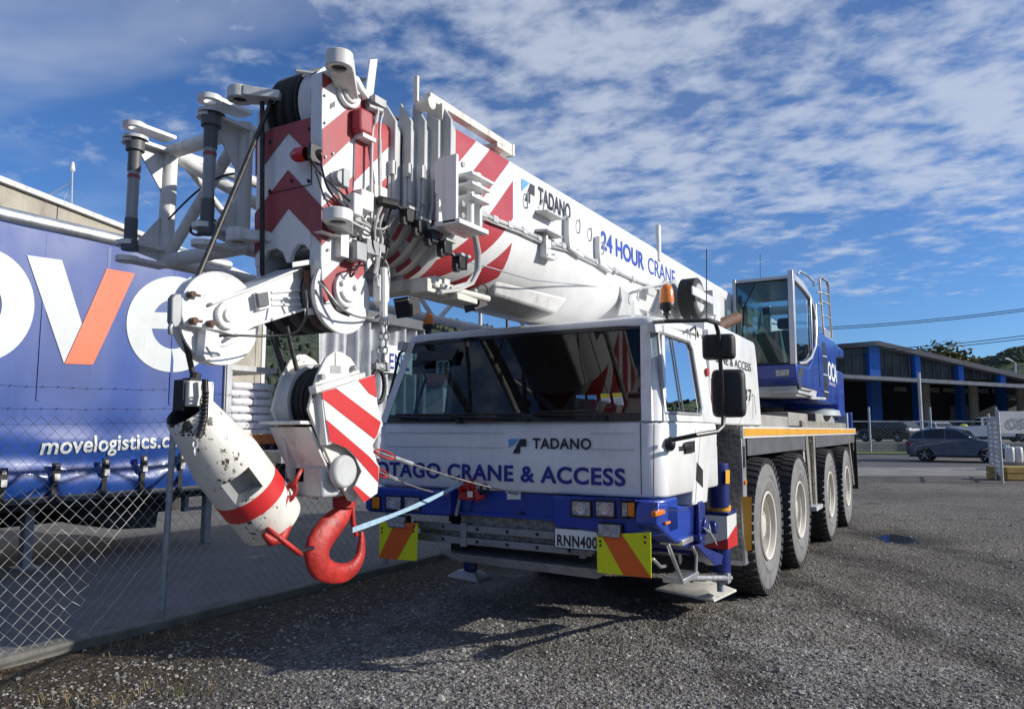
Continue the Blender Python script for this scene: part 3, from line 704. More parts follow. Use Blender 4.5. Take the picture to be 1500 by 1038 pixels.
# wipers
for (a, b, c) in (((672, 617), (662, 607), (580, 607)), ((770, 614), (765, 606), (668, 607)), ((884, 611), (872, 602), (785, 603))):
    m = MB(); p0 = PY(4.865, *a); p1 = PY(4.862, *b); p2 = PY(4.885, *c)
    m.cyl(p0+V((0, .05, 0)), p0-V((0, .02, 0)), .02, 8); m.tube([p0, p1, p2], .008, 6); m.tube([PY(4.875, c[0]-4, c[1]+3), PY(4.872, c[0]+82, c[1]+6)], .010, 5); part('wiper', m, BLACKP)
# interior
m = MB(); m.prism([(-4.2, 4.98, 1.60), (-4.2, 5.02, 1.735), (-4.2, 5.25, 1.80), (-4.2, 5.42, 1.72), (-4.2, 5.42, 1.30)], (2.36, 0, 0)); m.box((-2.95, 5.2, 1.62), (-2.55, 5.5, 1.90)); m.box((-3.5, 5.15, 1.72), (-3.15, 5.4, 1.88))
part('dashboard', m, mat('dashboard_plastic', (0.022, 0.03, 0.042), 0.7, var=.2), .02)
m = MB(); sc = V((-3.55, 5.45, 1.95)); ax = V((0, -.75, .66)); m.ring(sc, ax, .21, .016, 28, 8); m.cyl(sc, sc-ax.normalized()*.28, .03)
for a in (0, 2.1, 4.2):
    u = ax.orthogonal().normalized(); w = ax.normalized().cross(u); m.tube([sc, sc+(u*math.cos(a)+w*math.sin(a))*.21], .013, 6)
part('steering_wheel', m, BLACKP)
for sx in (-3.55, -2.5):
    m = MB(); m.box((sx-.25, 5.62, 1.45), (sx+.25, 6.08, 1.62)); m.hexa([(sx-.24, 5.98, 1.6), (sx+.24, 5.98, 1.6), (sx+.24, 6.12, 1.6), (sx-.24, 6.12, 1.6)], [(sx-.2, 6.06, 2.2), (sx+.2, 6.06, 2.2), (sx+.2, 6.17, 2.2), (sx-.2, 6.17, 2.2)]); m.box((sx-.12, 6.07, 2.2), (sx+.12, 6.15, 2.36)); part('seat', m, BLACK, .04)
m = MB(); m.box((-4.2, 5.2, 2.36), (-1.95, 6.2, 2.465)); m.box((-4.2, 6.15, 1.2), (-1.9, 6.215, 2.42)); m.box((-4.25, 5.0, 1.19), (-1.82, 6.2, 1.24)); part('cab_lining', m, mat('dark_cab_lining', (0.035, 0.037, 0.04), .9, var=.15))
m = MB(); m.box((-2.62, 5.22, 2.27), (-2.25, 5.26, 2.37)); part('roof_radio', m, BLACKP); m = MB(); m.hexa([(-4.0, 5.02, 2.24), (-3.6, 5.02, 2.24), (-3.6, 5.04, 2.24), (-4.0, 5.04, 2.24)], [(-3.98, 5.07, 2.33), (-3.58, 5.07, 2.33), (-3.58, 5.1, 2.33), (-3.98, 5.1, 2.33)])
part('sun_visor', m, BLACKP)
m = MB(); m.tube([(-4.1, 5.15, 1.78), (-3.95, 5.12, 2.1), (-3.98, 5.1, 2.2)], .012, 6); m.box((-4.08, 5.09, 2.14), (-3.86, 5.14, 2.26))
part('inner_mirror', m, BLACKP)
# four permit cards on the glass
for i, (px, py, c) in enumerate(((851, 589, 0), (868, 589, 0), (887, 587, 1), (905, 586, 0))):
    m = MB(); c0 = PY(4.955, px, py); u = V((1, 0, 0)); v = V((-.25, .14, 1)).normalized()
    q = lambda a, b, o=0: c0+u*a*.045+v*b*.055+V((0, o, 0))
    m.poly([q(-.7, -1), q(.9, -1), q(.9, 1), q(-.7, 1)], 0); m.poly([q(-.7, .45, -.002), q(.9, .45, -.002), q(.9, .98, -.002), q(-.7, .98, -.002)], 1)
    for b in (-.7, -.35, 0.0): m.poly([q(-.5, b, -.002), q(.6, b, -.002), q(.6, b+.14, -.002), q(-.5, b+.14, -.002)], 2)
    part('permit_card', m, [WLET, mat('card_yellow', (.75, .65, .03), .6) if c or i == 3 else LBLUE, GREY], smooth=0)
# nose lettering
a = PY(4.893, 780, 657); b = PY(4.893, 866, 656); hgt = (PY(4.893, 781, 641)-PY(4.893, 781, 657)).z
lettering('TADANO', 'lettering', INK, driver_cab, a, (1, 0, 0), (0, 0, 1), (b-a).x, hgt, .028, space=1.10)
a = PY(4.893, 745, 663.5); b = PY(4.893, 771, 663); emblem('emblem', driver_cab, a, (1, 0, 0), (0, 0, 1), (b-a).x, (PY(4.893, 748, 642.5)-a).z)
a = PY(4.893, 550, 697); b = PY(4.893, 916, 697); hgt = (PY(4.893, 800, 672)-PY(4.893, 800, 697)).z
lettering('OTAGO CRANE & ACCESS', 'lettering', NAVY, driver_cab, a, (1, 0, 0), (0, 0, 1), (b-a).x, hgt, .030, space=1.08)
# door handle
m = MB(); m.prism(polyX(-1.748, [(1003, 647), (1016, 645), (1016, 662), (1003, 664)]), (.012, 0, 0)); boxX(m, -1.736, (1004, 651), -1.71, (1018, 656)); part('door_handle', m, BLACKP, .004)
m = MB(); m.tube(polyX(-1.80, [(1011, 484), (1018, 478), (1022, 490)]), .010, 5); m.tube(polyX(-1.79, [(1020, 480), (1019, 497)]), .006, 5); part('mirror_bracket', m, BLACKP)
# bumper: two blue ends and the recessed middle
def bump(px0, px1, pyT, pyB0, pyB1, y, dep):
    p = [PY(y, px0, pyT), PY(y, px1, pyT), PY(y, px1, pyB1), PY(y, px0, pyB0)]
    return p
m = MB(); yb = 4.83
zt_ = 1.178; zb_ = .945
m.prism([(-2.56, yb, zt_), (-2.56, yb, .99), (-2.53, yb, zb_), (-1.93, yb, zb_-.01), (-1.93, yb, zt_)], (0, .35, 0))
# wrap-round right end
ring = lambda z: [(-1.93, yb, z), (-1.84, yb+.03, z), (-1.775, yb+.10, z), (-1.752, yb+.18, z), (-1.752, yb+.40, z), (-1.93, yb+.40, z)]
top = ring(zt_); bot = ring(zb_-.01)
bot2 = [V(p) for p in bot]
m.prism([V(p) for p in bot], (0, 0, zt_-zb_+.01))
m.prism(polyX(-1.752, [(965, 735), (985, 738), (1008, 742), (1012, 748), (1012, 778), (1002, 801), (985, 790), (962, 770)]), (-.16, 0, 0))
bump_r = part('bumper', m, BLUE, .018, seg=3)
m = MB(); m.prism([(-4.36, yb, zt_), (-4.36, yb, .985), (-4.31, yb, zb_+.02), (-3.50, yb, zb_+.03), (-3.47, yb, 1.0), (-3.47, yb, zt_)], (0, .4, 0)); part('bumper', m, BLUE, .018, seg=3)
m = MB(); m.box((-3.47, 4.93, 1.0), (-2.56, 5.05, 1.178)); m.box((-3.45, 4.90, .985), (-2.58, 4.94, 1.01)); part('bumper_recess', m, BLUE, .005)
m = MB(); m.box((-3.48, 4.99, .84), (-2.2, 5.02, .985)); m.box((-3.9, 5.0, .80), (-2.1, 5.06, .86)); part('front_checker_plate', m, CHECK, .004)
m = MB(); m.prism(polyY(4.925, [(743, 718), (763, 718), (763, 731), (743, 731)]), (0, -.004, 0)); part('notice_plate', m, WLET)
# tow eye, hooks
m = MB(); m.ring(PY(4.90, 710, 716), (0, 1, 0), .035, .010, 16, 6); m.ring(PY(4.96, 708, 748), (0, 1, .4), .03, .008, 14, 6); m.cyl(PY(4.99, 763, 748), PY(4.9, 763, 752), .012); part('tow_eye', m, DARK)
# lamps
def lamp(px0, px1, py0, py1, y, m_, name, depth=.03, bezel=True):
    a = PY(y, px0, py1); b = PY(y, px1, py0); mb = MB(); mb.box((a.x, y-.006, a.z), (b.x, y+depth, b.z)); o = part(name, mb, m_, .006)
    if name == 'headlight':
        mb = MB(); cc = V(((a.x+b.x)/2, y-.0065, (a.z+b.z)/2)); rr_ = min(b.x-a.x, b.z-a.z)*.40; mb.lathe(cc, (0, -1, 0), [(0, rr_), (.002, rr_), (.003, rr_*.9), (.001, rr_*.75), (.001, rr_*.3), (.006, rr_*.22), (.007, 0)], 20); part('reflector', mb, mat('lamp_reflector', (.6, .61, .62), .18, metal=.7) if 'lamp_reflector' not in bpy.data.materials else bpy.data.materials['lamp_reflector'], parent=o)
    if bezel:
        mb = MB(); t_ = .012
        mb.box((a.x-t_, y-.003, a.z-t_), (b.x+t_, y+.02, a.z-.001)); mb.box((a.x-t_, y-.003, b.z+.001), (b.x+t_, y+.02, b.z+t_)); mb.box((a.x-t_, y-.003, a.z), (a.x-.001, y+.02, b.z)); mb.box((b.x+.001, y-.003, a.z), (b.x+t_, y+.02, b.z))
        part('bezel', mb, BLACKP, parent=o)
    return o
yl = 4.823
lamp(838, 864, 735, 754, yl, LENS, 'headlight'); lamp(873, 899, 735.5, 755, yl, LENS, 'headlight'); lamp(911, 919, 736, 756, yl, LENS, 'sidelight'); lamp(919.6, 929, 736, 756, yl, AMBER, 'indicator')
lamp(566, 587, 728, 745, yl, LENS, 'headlight'); lamp(593, 614, 729, 746, yl, LENS, 'headlight'); lamp(545, 556, 728, 744, yl, AMBER, 'indicator')
m = MB(); boxX(m, -1.752, (961, 757), -1.715, (975, 745)); part('indicator', m, AMBER, .008)
m = MB(); boxX(m, -1.752, (976, 769), -1.73, (983, 762)); part('marker_lamp', m, AMBER, .006)
# warning plates with spot lamps
def warn(px, diag):
    y = 4.80; p = polyY(y, px); mb = MB(); mb.prism(p, (0, .006, 0)); a, b, c, d = [V(q) for q in p]
    off = V((0, -.0025, 0)); P2 = lambda u, v: a.lerp(b, u).lerp(d.lerp(c, u), v)+off
    mb.poly([P2(*q) for q in diag], 1)
    for u, v in ((.9, .1), (.9, .22), (.07, .17), (.07, .28)): mb.disc_plate(P2(u, v), (0, 1, 0), .009, .004, n=8, mi=2)
    return part('warning_plate', mb, [YEL, ORA, DARK], smooth=30)
warn([(874, 783), (953, 779), (954, 846), (875, 838)], [(.09, 0), (.47, 0), (1, 1), (.5, 1)])
warn([(556, 764), (612, 766), (610, 821), (555, 817)], [(.42, 0), (1, 0), (.97, .04), (.5, 1), (.02, 1), (.0, .96)])
for (x0, x1, y0, y1) in ((876, 908, 769, 785), (568, 593, 757, 771)):
    a = PY(4.79, x0, y1); b = PY(4.79, x1, y0); mb = MB(); mb.box((a.x-.008, 4.795, a.z-.008), (b.x+.008, 4.87, b.z+.008)); o = part('fog_lamp', mb, BLACKP, .012)
    mb = MB(); mb.box((a.x, 4.782, a.z), (b.x, 4.80, b.z)); part('lens', mb, LENS, .006, parent=o)
# number plate
a = PY(4.83, 812, 801.5); b = PY(4.83, 876, 776.5); mb = MB(); mb.box((a.x, 4.83, a.z), (b.x, 4.838, b.z)); o = part('number_plate', mb, WLET, .004)
m = MB(); t_ = .006; 
for q in (((a.x, a.z), (b.x, a.z+t_)), ((a.x, b.z-t_), (b.x, b.z)), ((a.x, a.z), (a.x+t_, b.z)), ((b.x-t_, a.z), (b.x, b.z))): m.box((q[0][0], 4.8265, q[0][1]), (q[1][0], 4.8285, q[1][1]))
part('border', m, INK, parent=o)
a2 = PY(4.826, 816, 799); lettering('RNN400', 'lettering', INK, o, a2, (1, 0, 0), (0, 0, 1), (PY(4.826, 875, 800)-a2).x, .082, .03, space=1.12)
# folded aluminium ladder under the nose
m = MB()
lz0 = PY(4.94, 740, 800).z; lz1 = PY(4.94, 740, 781).z
for (x0, x1) in ((PY(4.94, 606, 790).x, PY(4.94, 676, 790).x), (PY(4.94, 684, 790).x, PY(4.94, 866, 790).x)):
    for z in (lz0-.012, lz1-.012):
        m.box((x0, 4.93, z), (x1, 4.955, z+.055))
    m.box((x0, 4.955, lz0), (x1, 5.0, lz0+.02))
m.box((PY(4.94, 676, 790).x, 4.92, lz0-.03), (PY(4.94, 684, 790).x, 4.96, lz1+.06))
m.box((PY(4.94, 850, 800).x, 4.92, lz0-.03), (PY(4.94, 858, 790).x, 4.96, lz1+.05))

lad = part('folded_ladder', m, mat('dull_aluminium', (.30, .31, .32), .45, metal=.7, var=.15, grime=.5, gs=5), .004)
m = MB(); m.hexa([(-3.55, 5.02, .60), (-2.3, 5.02, .58), (-2.3, 5.3, .60), (-3.55, 5.3, .62)], [(-3.7, 4.98, .665), (-2.2, 4.98, .655), (-2.2, 5.3, .67), (-3.7, 5.3, .68)])
for k in range(7): x = -3.5+k*.2; m.hexa([(x, 5.0, .60), (x+.02, 5.0, .60), (x+.02, 5.02, .60), (x, 5.02, .60)], [(x-.07, 4.955, .665), (x-.05, 4.955, .665), (x-.05, 4.985, .665), (x-.07, 4.985, .665)])
part('underrun_tray', m, GREY, .004)
m = MB()
for px in (650, 700, 744, 788, 835):
    for z in (lz0+.016, lz1+.016):
        x = PY(4.94, px, 790).x; m.box((x-.013, 4.925, z-.012), (x+.013, 4.932, z+.012))
part('rung_end', m, DARK, parent=lad)
# red ratchet winch on the bumper
m = MB(); c = PY(4.80, 682, 712); m.disc_plate(c+V((-.03, 0, 0)), (1, .1, 0), .062, .012); m.disc_plate(c+V((.05, 0, 0)), (1, .1, 0), .062, .012); m.cyl(c+V((-.05, 0, 0)), c+V((.08, 0, 0)), .03, 12); m.box(c+V((-.045, -.03, -.10)), c+V((.075, .06, -.04))); m.box(c+V((.03, -.02, -.085)), c+V((.17, .03, -.06))); m.cyl(c+V((.09, 0, -.03)), c+V((.14, -.02, -.10)), .022, 10)
rw = part('ratchet_winch', m, REDS, .004)
m = MB(); m.box(c+V((.055, -.055, -.075)), c+V((.09, -.035, -.03))); part('tag', m, WLET, parent=rw)
m = MB(); m.tube([c+V((-.06, .02, -.06)), c+V((-.11, .03, -.23))], .014, 8); part('ratchet_handle', m, GREY, parent=rw)
# ---- mirrors
MR0 = PX(-1.70, 977, 650)
m = MB(); m.ball((-1.735, *(PX(-1.735, 982, 650).yz)), .045, 12, sc=(.8, 1, 1.15))
m.tube([PX(-1.70, 985, 644), PX(-1.52, 1020, 637), PX(-1.44, 1050, 632), PX(-1.42, 1059, 624), PX(-1.42, 1060, 605)], .016, 8)
m.tube([PX(-1.88, 957, 472), PX(-1.7, 975, 470.5), PX(-1.46, 1036, 469), PX(-1.43, 1048, 473), PX(-1.42, 1052, 486), PX(-1.42, 1056, 540), PX(-1.42, 1060, 610)], .015, 8)
part('mirror_arm', m, BLACKP)
def mirror(px0, px1, py0, py1, x, name):
    p = [PX(x, px0, py0), PX(x, px1, py0), PX(x, px1, py1), PX(x, px0, py1)]
    c = (p[0]+p[2])/2; hw = abs((PX(x, px1, (py0+py1)/2)-PX(x, px0, (py0+py1)/2)).y)/2
    # the head faces rearwards: a wide shallow shell, its back to the viewer
    w = (ray(px1, 500)-ray(px0, 500)).length/1083*(c-C0).dot(FW)/2*1.10; hz = (p[0].z-p[3].z)/2
    d = V((math.cos(R(12)), math.sin(R(12)), 0)); q = V((-d.y, d.x, 0)); mb = MB(); rings = []
    for (t, s) in ((-.065, .72), (-.055, .88), (-.03, .97), (0, 1), (.05, 1), (.055, .96)):
        rg = []
        for k in range(32):
            a = 2*math.pi*k/32; ca, sa = math.cos(a), math.sin(a); e_ = .28
            rg.append(c+d*(w*s*math.copysign(abs(ca)**e_, ca))+V((0, 0, hz*s*math.copysign(abs(sa)**e_, sa)))+q*t)
        rings.append(rg)
    loft(mb, rings, capb=True, capt=True)
    o = part(name, mb, BLACK, smooth=50)
    return o
mirror(1030, 1073, 487, 526, -1.44, 'wing_mirror'); mirror(1044, 1088, 536, 611, -1.40, 'wing_mirror')
# ---- beacons
def beacon(px, pyb, pyt, y, w):
    base = PY(y, px, pyb); top = PY(y, px, pyt); h = (top-base).z; mb = MB()
    mb.lathe(base-V((0, 0, .06)), (0, 0, 1), [(0, .012), (.02, .035), (.05, .03), (.055, w*.9), (.075, w), (.06+h*.22, w*1.02), (.06+h*.24, w)], 20); mb.cyl(base-V((0, 0, .12)), base, .016, 8); o = part('beacon', mb, BLACKP, smooth=40)
    mb = MB(); mb.lathe(base, (0, 0, 1), [(h*.22, w*.98), (h*.35, w), (h*.75, w*.92), (h*.92, w*.7), (h, w*.25), (h, 0)], 20); part('amber_dome', mb, AMBER, parent=o, smooth=60)
beacon(977, 453, 416, 5.55, .058); beacon(627, 481, 458, 5.6, .055)
m = MB(); 
for p in ((947, 461), (968, 458)): c = PY(5.3, *p); m.ball(c, .02, 8)
part('roof_marker', m, CREAM)
# ---- engine housing behind the cab
eh = MB(); x1 = -1.87
eh.prism([(x1, 6.42, 1.70), (x1, 8.50, 1.70), (x1, 8.36, 2.42), (x1, 8.30, 2.585), (x1, 8.24, 2.61), (x1, 6.42, 2.64)], (-.95, 0, 0))
eh.box((-1.80, 6.29, 1.70), (-2.9, 6.47, 2.52)); eh.box((-4.3, 6.3, 1.68), (-2.9, 8.3, 2.35))
house = part('engine_housing', eh, WHITE, .02, seg=3)
m = MB(); m.tube(polyX(-1.868, [(1076, 634), (1103, 576), (1103, 613)]), .003, 4); m.tube(polyX(-1.868, [(1085, 580), (1105, 579), (1107, 606)]), .003, 4); part('panel_gap', m, GREY, parent=house)
a = PX(-1.866, 1062, 529); lettering('CRANE & ACCESS', 'lettering', INK, house, PX(-1.866, 1040, 527.5), (0, 1, 0), (0, 0, 1), (PX(-1.866, 1100, 533)-PX(-1.866, 1040, 527)).y, .085, .006)
lettering('0800 363 9237', 'lettering', INK, house, PX(-1.866, 1020, 577), (0, 1, 0), (0, 0, 1), (PX(-1.866, 1101, 574)-PX(-1.866, 1020, 577)).y, .13, .012)
m = MB(); c = PX(-1.80, 1036, 545); m.disc_plate(c, (1, 0, 0), .035, .02, n=14); m.tube([c+V((0.02, .05, -.05)), c+V((.02, .03, -.30)), c+V((.02, .0, -.42))], .006, 5); part('hose_coupling', m, REDS)
ex = MB(); e0 = PX(-2.35, 1050, 478); e1 = PX(-2.35, 1079, 465); ex.tube([e0+V((0, -.05, -.3)), e0, e0.lerp(e1, .5), e1], [.065, .075, .075, .072], 14); ex.tube([e1, e1+(e1-e0).normalized()*.004], .06, 14, 1); part('exhaust_pipe', ex, [RUSTY, DARK], smooth=50)
m = MB()
m.tube([PX(-1.95, 1035, 505), PX(-1.95, 1035, 365)], .005, 5); part('whip_aerial', m, DARK); m = MB(); m.tube([PX(-2.6, 1114, 440), PX(-2.6, 1113.5, 372)], .004, 5); part('whip_aerial', m, DARK)
# ---- front outrigger on the near side, blue
og = MB()
og.cyl(PX(-1.86, 1054, 742), PX(-1.86, 1052, 678), .088, 24)
og.cyl(PX(-1.86, 1056, 838), PX(-1.86, 1056, 790), .085, 20)
zA = PX(-1.86, 1056, 752).z; yA = PX(-1.86, 1056, 750).y
og.box((-2.6, yA-.13, .55), (-1.95, yA+.13, zA-.02))
og.prism(polyX(-1.78, [(1000, 742), (1033, 733), (1033, 800), (1018, 806), (1000, 800)]), (-.5, 0, 0))
og.prism(polyX(-1.74, [(1024, 735), (1030, 733), (1030, 800), (1060, 812), (1057, 826), (1024, 800)]), (-.03, 0, 0))
og.prism(polyX(-1.72, [(1020, 798), (1026, 795), (1060, 826), (1048, 828)]), (-.08, 0, 0))
q = PX(-1.72, 1036, 770); og.cyl(q, q+V((-.2, 0, 0)), .065, 18); q = PX(-1.70, 1050, 772); og.cyl(q, q+V((-.06, 0, 0)), .05, 18)
q = PX(-1.70, 1028, 790); og.cyl(q, q+V((-.08, 0, 0)), .03, 12)
og.box((-1.97, yA-.15, zA-.0), (-1.755, yA+.15, zA+.03))
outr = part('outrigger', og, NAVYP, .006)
m = MB(); yb0, yb1 = PX(-1.77, 1041, 770).y, PX(-1.77, 1080, 770).y
zw = [PX(-1.77, 1060, 807).z, zA-.002]
m.box((-1.98, yA-.16, zw[0]), (-1.765, yA+.16, zw[1])); 
fxx = -1.762; m.poly([(fxx, yA-.16, zw[0]), (fxx, yA+.16, zw[0]), (fxx, yA+.16, zw[1]-.10), (fxx, yA-.16, zw[0]+.09)], 1); fy = yA-.163; m.poly([(-1.98, fy, zw[0]), (-1.765, fy, zw[0]), (-1.765, fy, zw[0]+.09), (-1.98, fy, zw[0]+.02)], 1)
part('striped_box', m, [WHITE, REDB], parent=outr)
m = MB(); m.lathe(PX(-1.86, 1055, 747), (0, 0, 1), [(0, .09), (0, .092), (.05, .092), (.05, .09)], 24); part('yellow_band', m, STRIPE, parent=outr); m = MB(); m.poly(polyX(-1.768, [(1063, 688), (1069, 688), (1069, 708), (1063, 708)])); part('yellow_label', m, STRIPE, parent=outr)
m = MB(); m.cyl(PX(-1.86, 1056, 838), PX(-1.86, 1056, 866), .035, 12); m.cyl(PX(-1.80, 1000, 846), PX(-1.80, 1070, 846), .022, 8); boxX(m, -1.78, (1066, 840), -1.82, (1071, 852)); m.ring(PX(-1.74, 1040, 775), (1, .3, .2), .05, .006, 20, 5); m.tube(polyX(-1.70, [(1036, 775), (1048, 790), (1050, 798), (1040, 780), (1030, 772)]), .006, 5); part('piston_rod', m, GALV, parent=outr)
def pad(corn, apex, zc):
    mb = MB(); c = sum((V(p) for p in corn), V())/4; n = 4
    top = [c+(V(p)-c)*.55+V((0, 0, .075)) for p in corn]
    mid = [V(p)+V((0, 0, .018)) for p in corn]
    lo = [V(p) for p in corn]; vs = lo+mid+top
    mb.add(vs, [(3, 2, 1, 0)]+[(k, (k+1) % 4, 4+(k+1) % 4, 4+k) for k in range(4)]+[(4+k, 4+(k+1) % 4, 8+(k+1) % 4, 8+k) for k in range(4)]+[(8, 9, 10, 11)])
    return mb
zpad = .17
pc4 = [PZ(zpad, 960, 864), PZ(zpad, 1046, 882), PZ(zpad, 1079, 866), PZ(zpad, 1004, 850)]
p_ = pad(pc4, None, zpad); p_.ring(sum(pc4, V())/4+V((.12, .1, .09)), (.2, .5, 1), .09, .007, 18, 5)
part('outrigger_pad', p_, CREAM, .012, parent=outr)
zpad = .20; q4 = [PZ(zpad, 655, 845), PZ(zpad, 700, 854), PZ(zpad, 722, 848), PZ(zpad, 680, 838)]
q4c = sum(q4, V())/4
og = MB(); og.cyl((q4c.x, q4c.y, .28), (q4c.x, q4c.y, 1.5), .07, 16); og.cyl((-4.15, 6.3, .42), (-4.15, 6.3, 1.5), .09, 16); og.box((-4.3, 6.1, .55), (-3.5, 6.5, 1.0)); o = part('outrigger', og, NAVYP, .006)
part('outrigger_pad', pad(q4, None, .2), GREY, .012, parent=o)
# step stirrup
m = MB(); m.tube(polyX(-1.74, [(978, 797), (1000, 853)]), .016, 6); m.tube(polyX(-1.74, [(1014, 800), (1020, 812), (1019, 845)]), .014, 6); q0 = PX(-1.74, 999, 853); q1 = PX(-1.74, 1020, 845); m.box((-1.88, q0.y-.01, q0.z-.01), (-1.725, q1.y+.02, q0.z+.025)); q0 = PX(-1.74, 998, 795); q1 = PX(-1.74, 1012, 790); m.box((-1.90, q0.y, q0.z-.02), (-1.73, q1.y+.03, q0.z+.02)); m.tube(polyX(-1.8, [(956, 818), (968, 830), (975, 828)]), .013, 6); part('cab_step', m, ALU, .004)

# ================================================================== BOOM
def boom_mat():
    m = mat('boom_paint', (0.72, 0.725, 0.72), 0.33, var=0.05, grime=0.25, coat=0.25)
    t = m.node_tree; b = t.nodes['Principled BSDF']; lk = b.inputs['Base Color'].links[0].from_socket
    at = t.nodes.new('ShaderNodeAttribute'); at.attribute_name = 'band'
    ye = t.nodes.new('ShaderNodeAttribute'); ye.attribute_name = 'along'
    md = M('FLOORED_MODULO', M('SUBTRACT', at.outputs['Fac'], 0.255, tree=t), 0.44, tree=t)
    f = M('MULTIPLY', M('LESS_THAN', md, 0.27, tree=t), M('LESS_THAN', ye.outputs['Fac'], 4.304, tree=t), tree=t)
    mx = t.nodes.new('ShaderNodeMix'); mx.data_type = 'RGBA'; mx.inputs[7].default_value = (0.47, 0.045, 0.05, 1)
    n = t.nodes.new('ShaderNodeTexNoise'); n.inputs['Scale'].default_value = 9; n.inputs['Detail'].default_value = 6
    rd = t.nodes.new('ShaderNodeMix'); rd.data_type = 'RGBA'; rd.inputs[6].default_value = (0.42, 0.035, 0.045, 1); rd.inputs[7].default_value = (0.40, 0.06, 0.065, 1)
    t.links.new(t.nodes.new('ShaderNodeTexCoord').outputs['Object'], n.inputs[0]); t.links.new(n.outputs[0], rd.inputs[0]); t.links.new(rd.outputs[2], mx.inputs[7])
    t.links.new(f, mx.inputs[0]); t.links.new(lk, mx.inputs[6]); t.links.new(mx.outputs[2], b.inputs['Base Color']); return m
BOOM = boom_mat()
BX = -3.05; ZC = 3.02
def bprof(w, zt, bw, n=22, r=.05):
    p = []                        # (x, z, developed height) from the near top edge round the belly to the far top edge
    tops = [(BX+w-r*.9, zt, zt+r), (BX+w-r*.25, zt-r*.25, zt-r*.1), (BX+w, zt-r, zt-r)]
    for x, z, v in tops: p.append((x, z, v))
    for k in range(5):
        z = zt-r+(ZC-(zt-r))*(k+1)/5; p.append((BX+w, z, z))
    for k in range(1, n):
        a = math.pi*k/n; p.append((BX+w*math.cos(a)**1 if True else 0, ZC-bw*math.sin(a), ZC-(w+bw)/2*min(a, math.pi-a)))
    q = p[:8]
    for x, z, v in q[::-1]: p.append((2*BX-x, z, v))
    return p
def boom_section(name, w, zt, bw, ys_, parent, cap=True):
    pr = bprof(w, zt, bw); n = len(pr); mb = MB()
    for y in ys_:
        for x, z, v in pr: mb.v.append(V((x, y, z)))
    for j in range(len(ys_)-1):
        for k in range(n): mb.f.append([j*n+k, j*n+(k+1) % n, (j+1)*n+(k+1) % n, (j+1)*n+k]); mb.mi.append(0)
    if cap: mb.f.append(list(range(n))[::-1]); mb.mi.append(1); mb.f.append([(len(ys_)-1)*n+k for k in range(n)]); mb.mi.append(1)
    o = mb.build(name, [BOOM, LGREY], parent, smooth=35, recalc=True)
    me = o.data; A = me.attributes.new('band', 'FLOAT', 'POINT'); Bb = me.attributes.new('along', 'FLOAT', 'POINT')
    wm = wmat(o)
    for i, vv in enumerate(me.vertices):
        p = wm @ vv.co; j = min(range(n), key=lambda k: (pr[k][0]-p.x)**2+(pr[k][1]-p.z)**2)
        A.data[i].value = 1.05*p.y-pr[j][2]; Bb.data[i].value = p.y
    return o
secs = [(-2.560, 661, 3.535, .475), (-2.612, 643, 3.52, .43), (-2.662, 623, 3.50, .39), (-2.712, 603, 3.485, .35), (-2.762, 580, 3.465, .31)]
ysec = [PX(x, px, 205).y for x, px, _, _ in secs]
print('collars', [round(y, 2) for y in ysec])
base = boom_section('boom', secs[0][0]-BX-.018, 3.53, .46, [ysec[0]+.0, 3.8, 4.0, 4.15, 4.304, 4.306, 5, 6, 7.5, 9, 10.5, 12, 13.6], crane)
base['label'] = 'white main boom with red diagonal bands near its head end'
for i, ((x, px, zt, bw), y) in enumerate(zip(secs, ysec)):
    w = x-BX
    if i: boom_section('boom_section', w-.018, zt-.01, bw-.015, [y, y+.1, y+.2, y+.35], crane)
    # collar ring
    c = MB(); pr = bprof(w, zt, bw); n = len(pr)
    for yy in (y-.015, y+.05):
        for xx, z, v in pr: c.v.append(V((xx, yy, z)))
    for k in range(n): c.f.append([k, (k+1) % n, n+(k+1) % n, n+k]); c.mi.append(0)
    c.f.append(list(range(n))[::-1]); c.mi.append(0); c.f.append([n+k for k in range(n)]); c.mi.append(0)
    col = part('collar', c, LGREY, .006)
    for s in (1, -1):             # guide fin that stands up at the corner
        fx = lambda d: BX+s*(w-d)
        f = MB(); top = zt+.10 if i != 1 else zt+.02
        f.prism([(fx(-.012), y-.022, 2.98), (fx(-.012), y-.022, zt-.0), (fx(.075), y-.022, top+.03), (fx(.085), y-.022, top), (fx(.085), y-.022, 3.02)], (0, .022, 0))
        part('guide_fin', f, LGREY, .004, parent=col)
        if s > 0 and i in (1, 2, 3, 4):
            f = MB(); f.prism([(fx(.09), y-.018, 3.20), (fx(.055), y-.018, 3.23), (fx(.05), y-.018, 3.40), (fx(.07), y-.018, 3.44), (fx(.09), y-.018, 3.44)], (0, -.006, 0)); part('slot', f, DARK, parent=col)
    if i < 4:                     # red flashes and cover plates lower on the collar rims
        for (a0, a1) in ((.18+.1*i, .52+.1*i), (.95, 1.25)):
            f = MB(); pts = []
            for k in range(7):
                a = a0+(a1-a0)*k/6; pts.append((BX+(w+.003)*math.cos(a), y-.017, ZC-(bw+.003)*math.sin(a)))
            for k in range(6, -1, -1):
                a = a0+(a1-a0)*k/6; pts.append((BX+(w-.035)*math.cos(a), y-.017, ZC-(bw-.035)*math.sin(a)))
            f.poly(pts); part('red_flash', f, RED, parent=col, smooth=0)
    if i: 
        f = MB(); f.tube([(fx0 := BX+w-.02, y-.03, 3.18), (fx0, y-.03, 2.98), (BX+w-.05, y-.03, 2.86)], .012, 6); f.box((BX+w-.03, y-.04, 3.14), (BX+w+.012, y-.01, 3.22)); part('grease_pipe', f, LGREY, parent=col)
# inner (head) section between head and first collar
boom_section('boom_section', .262, 3.45, .26, [2.95, 3.1, 3.4], crane)
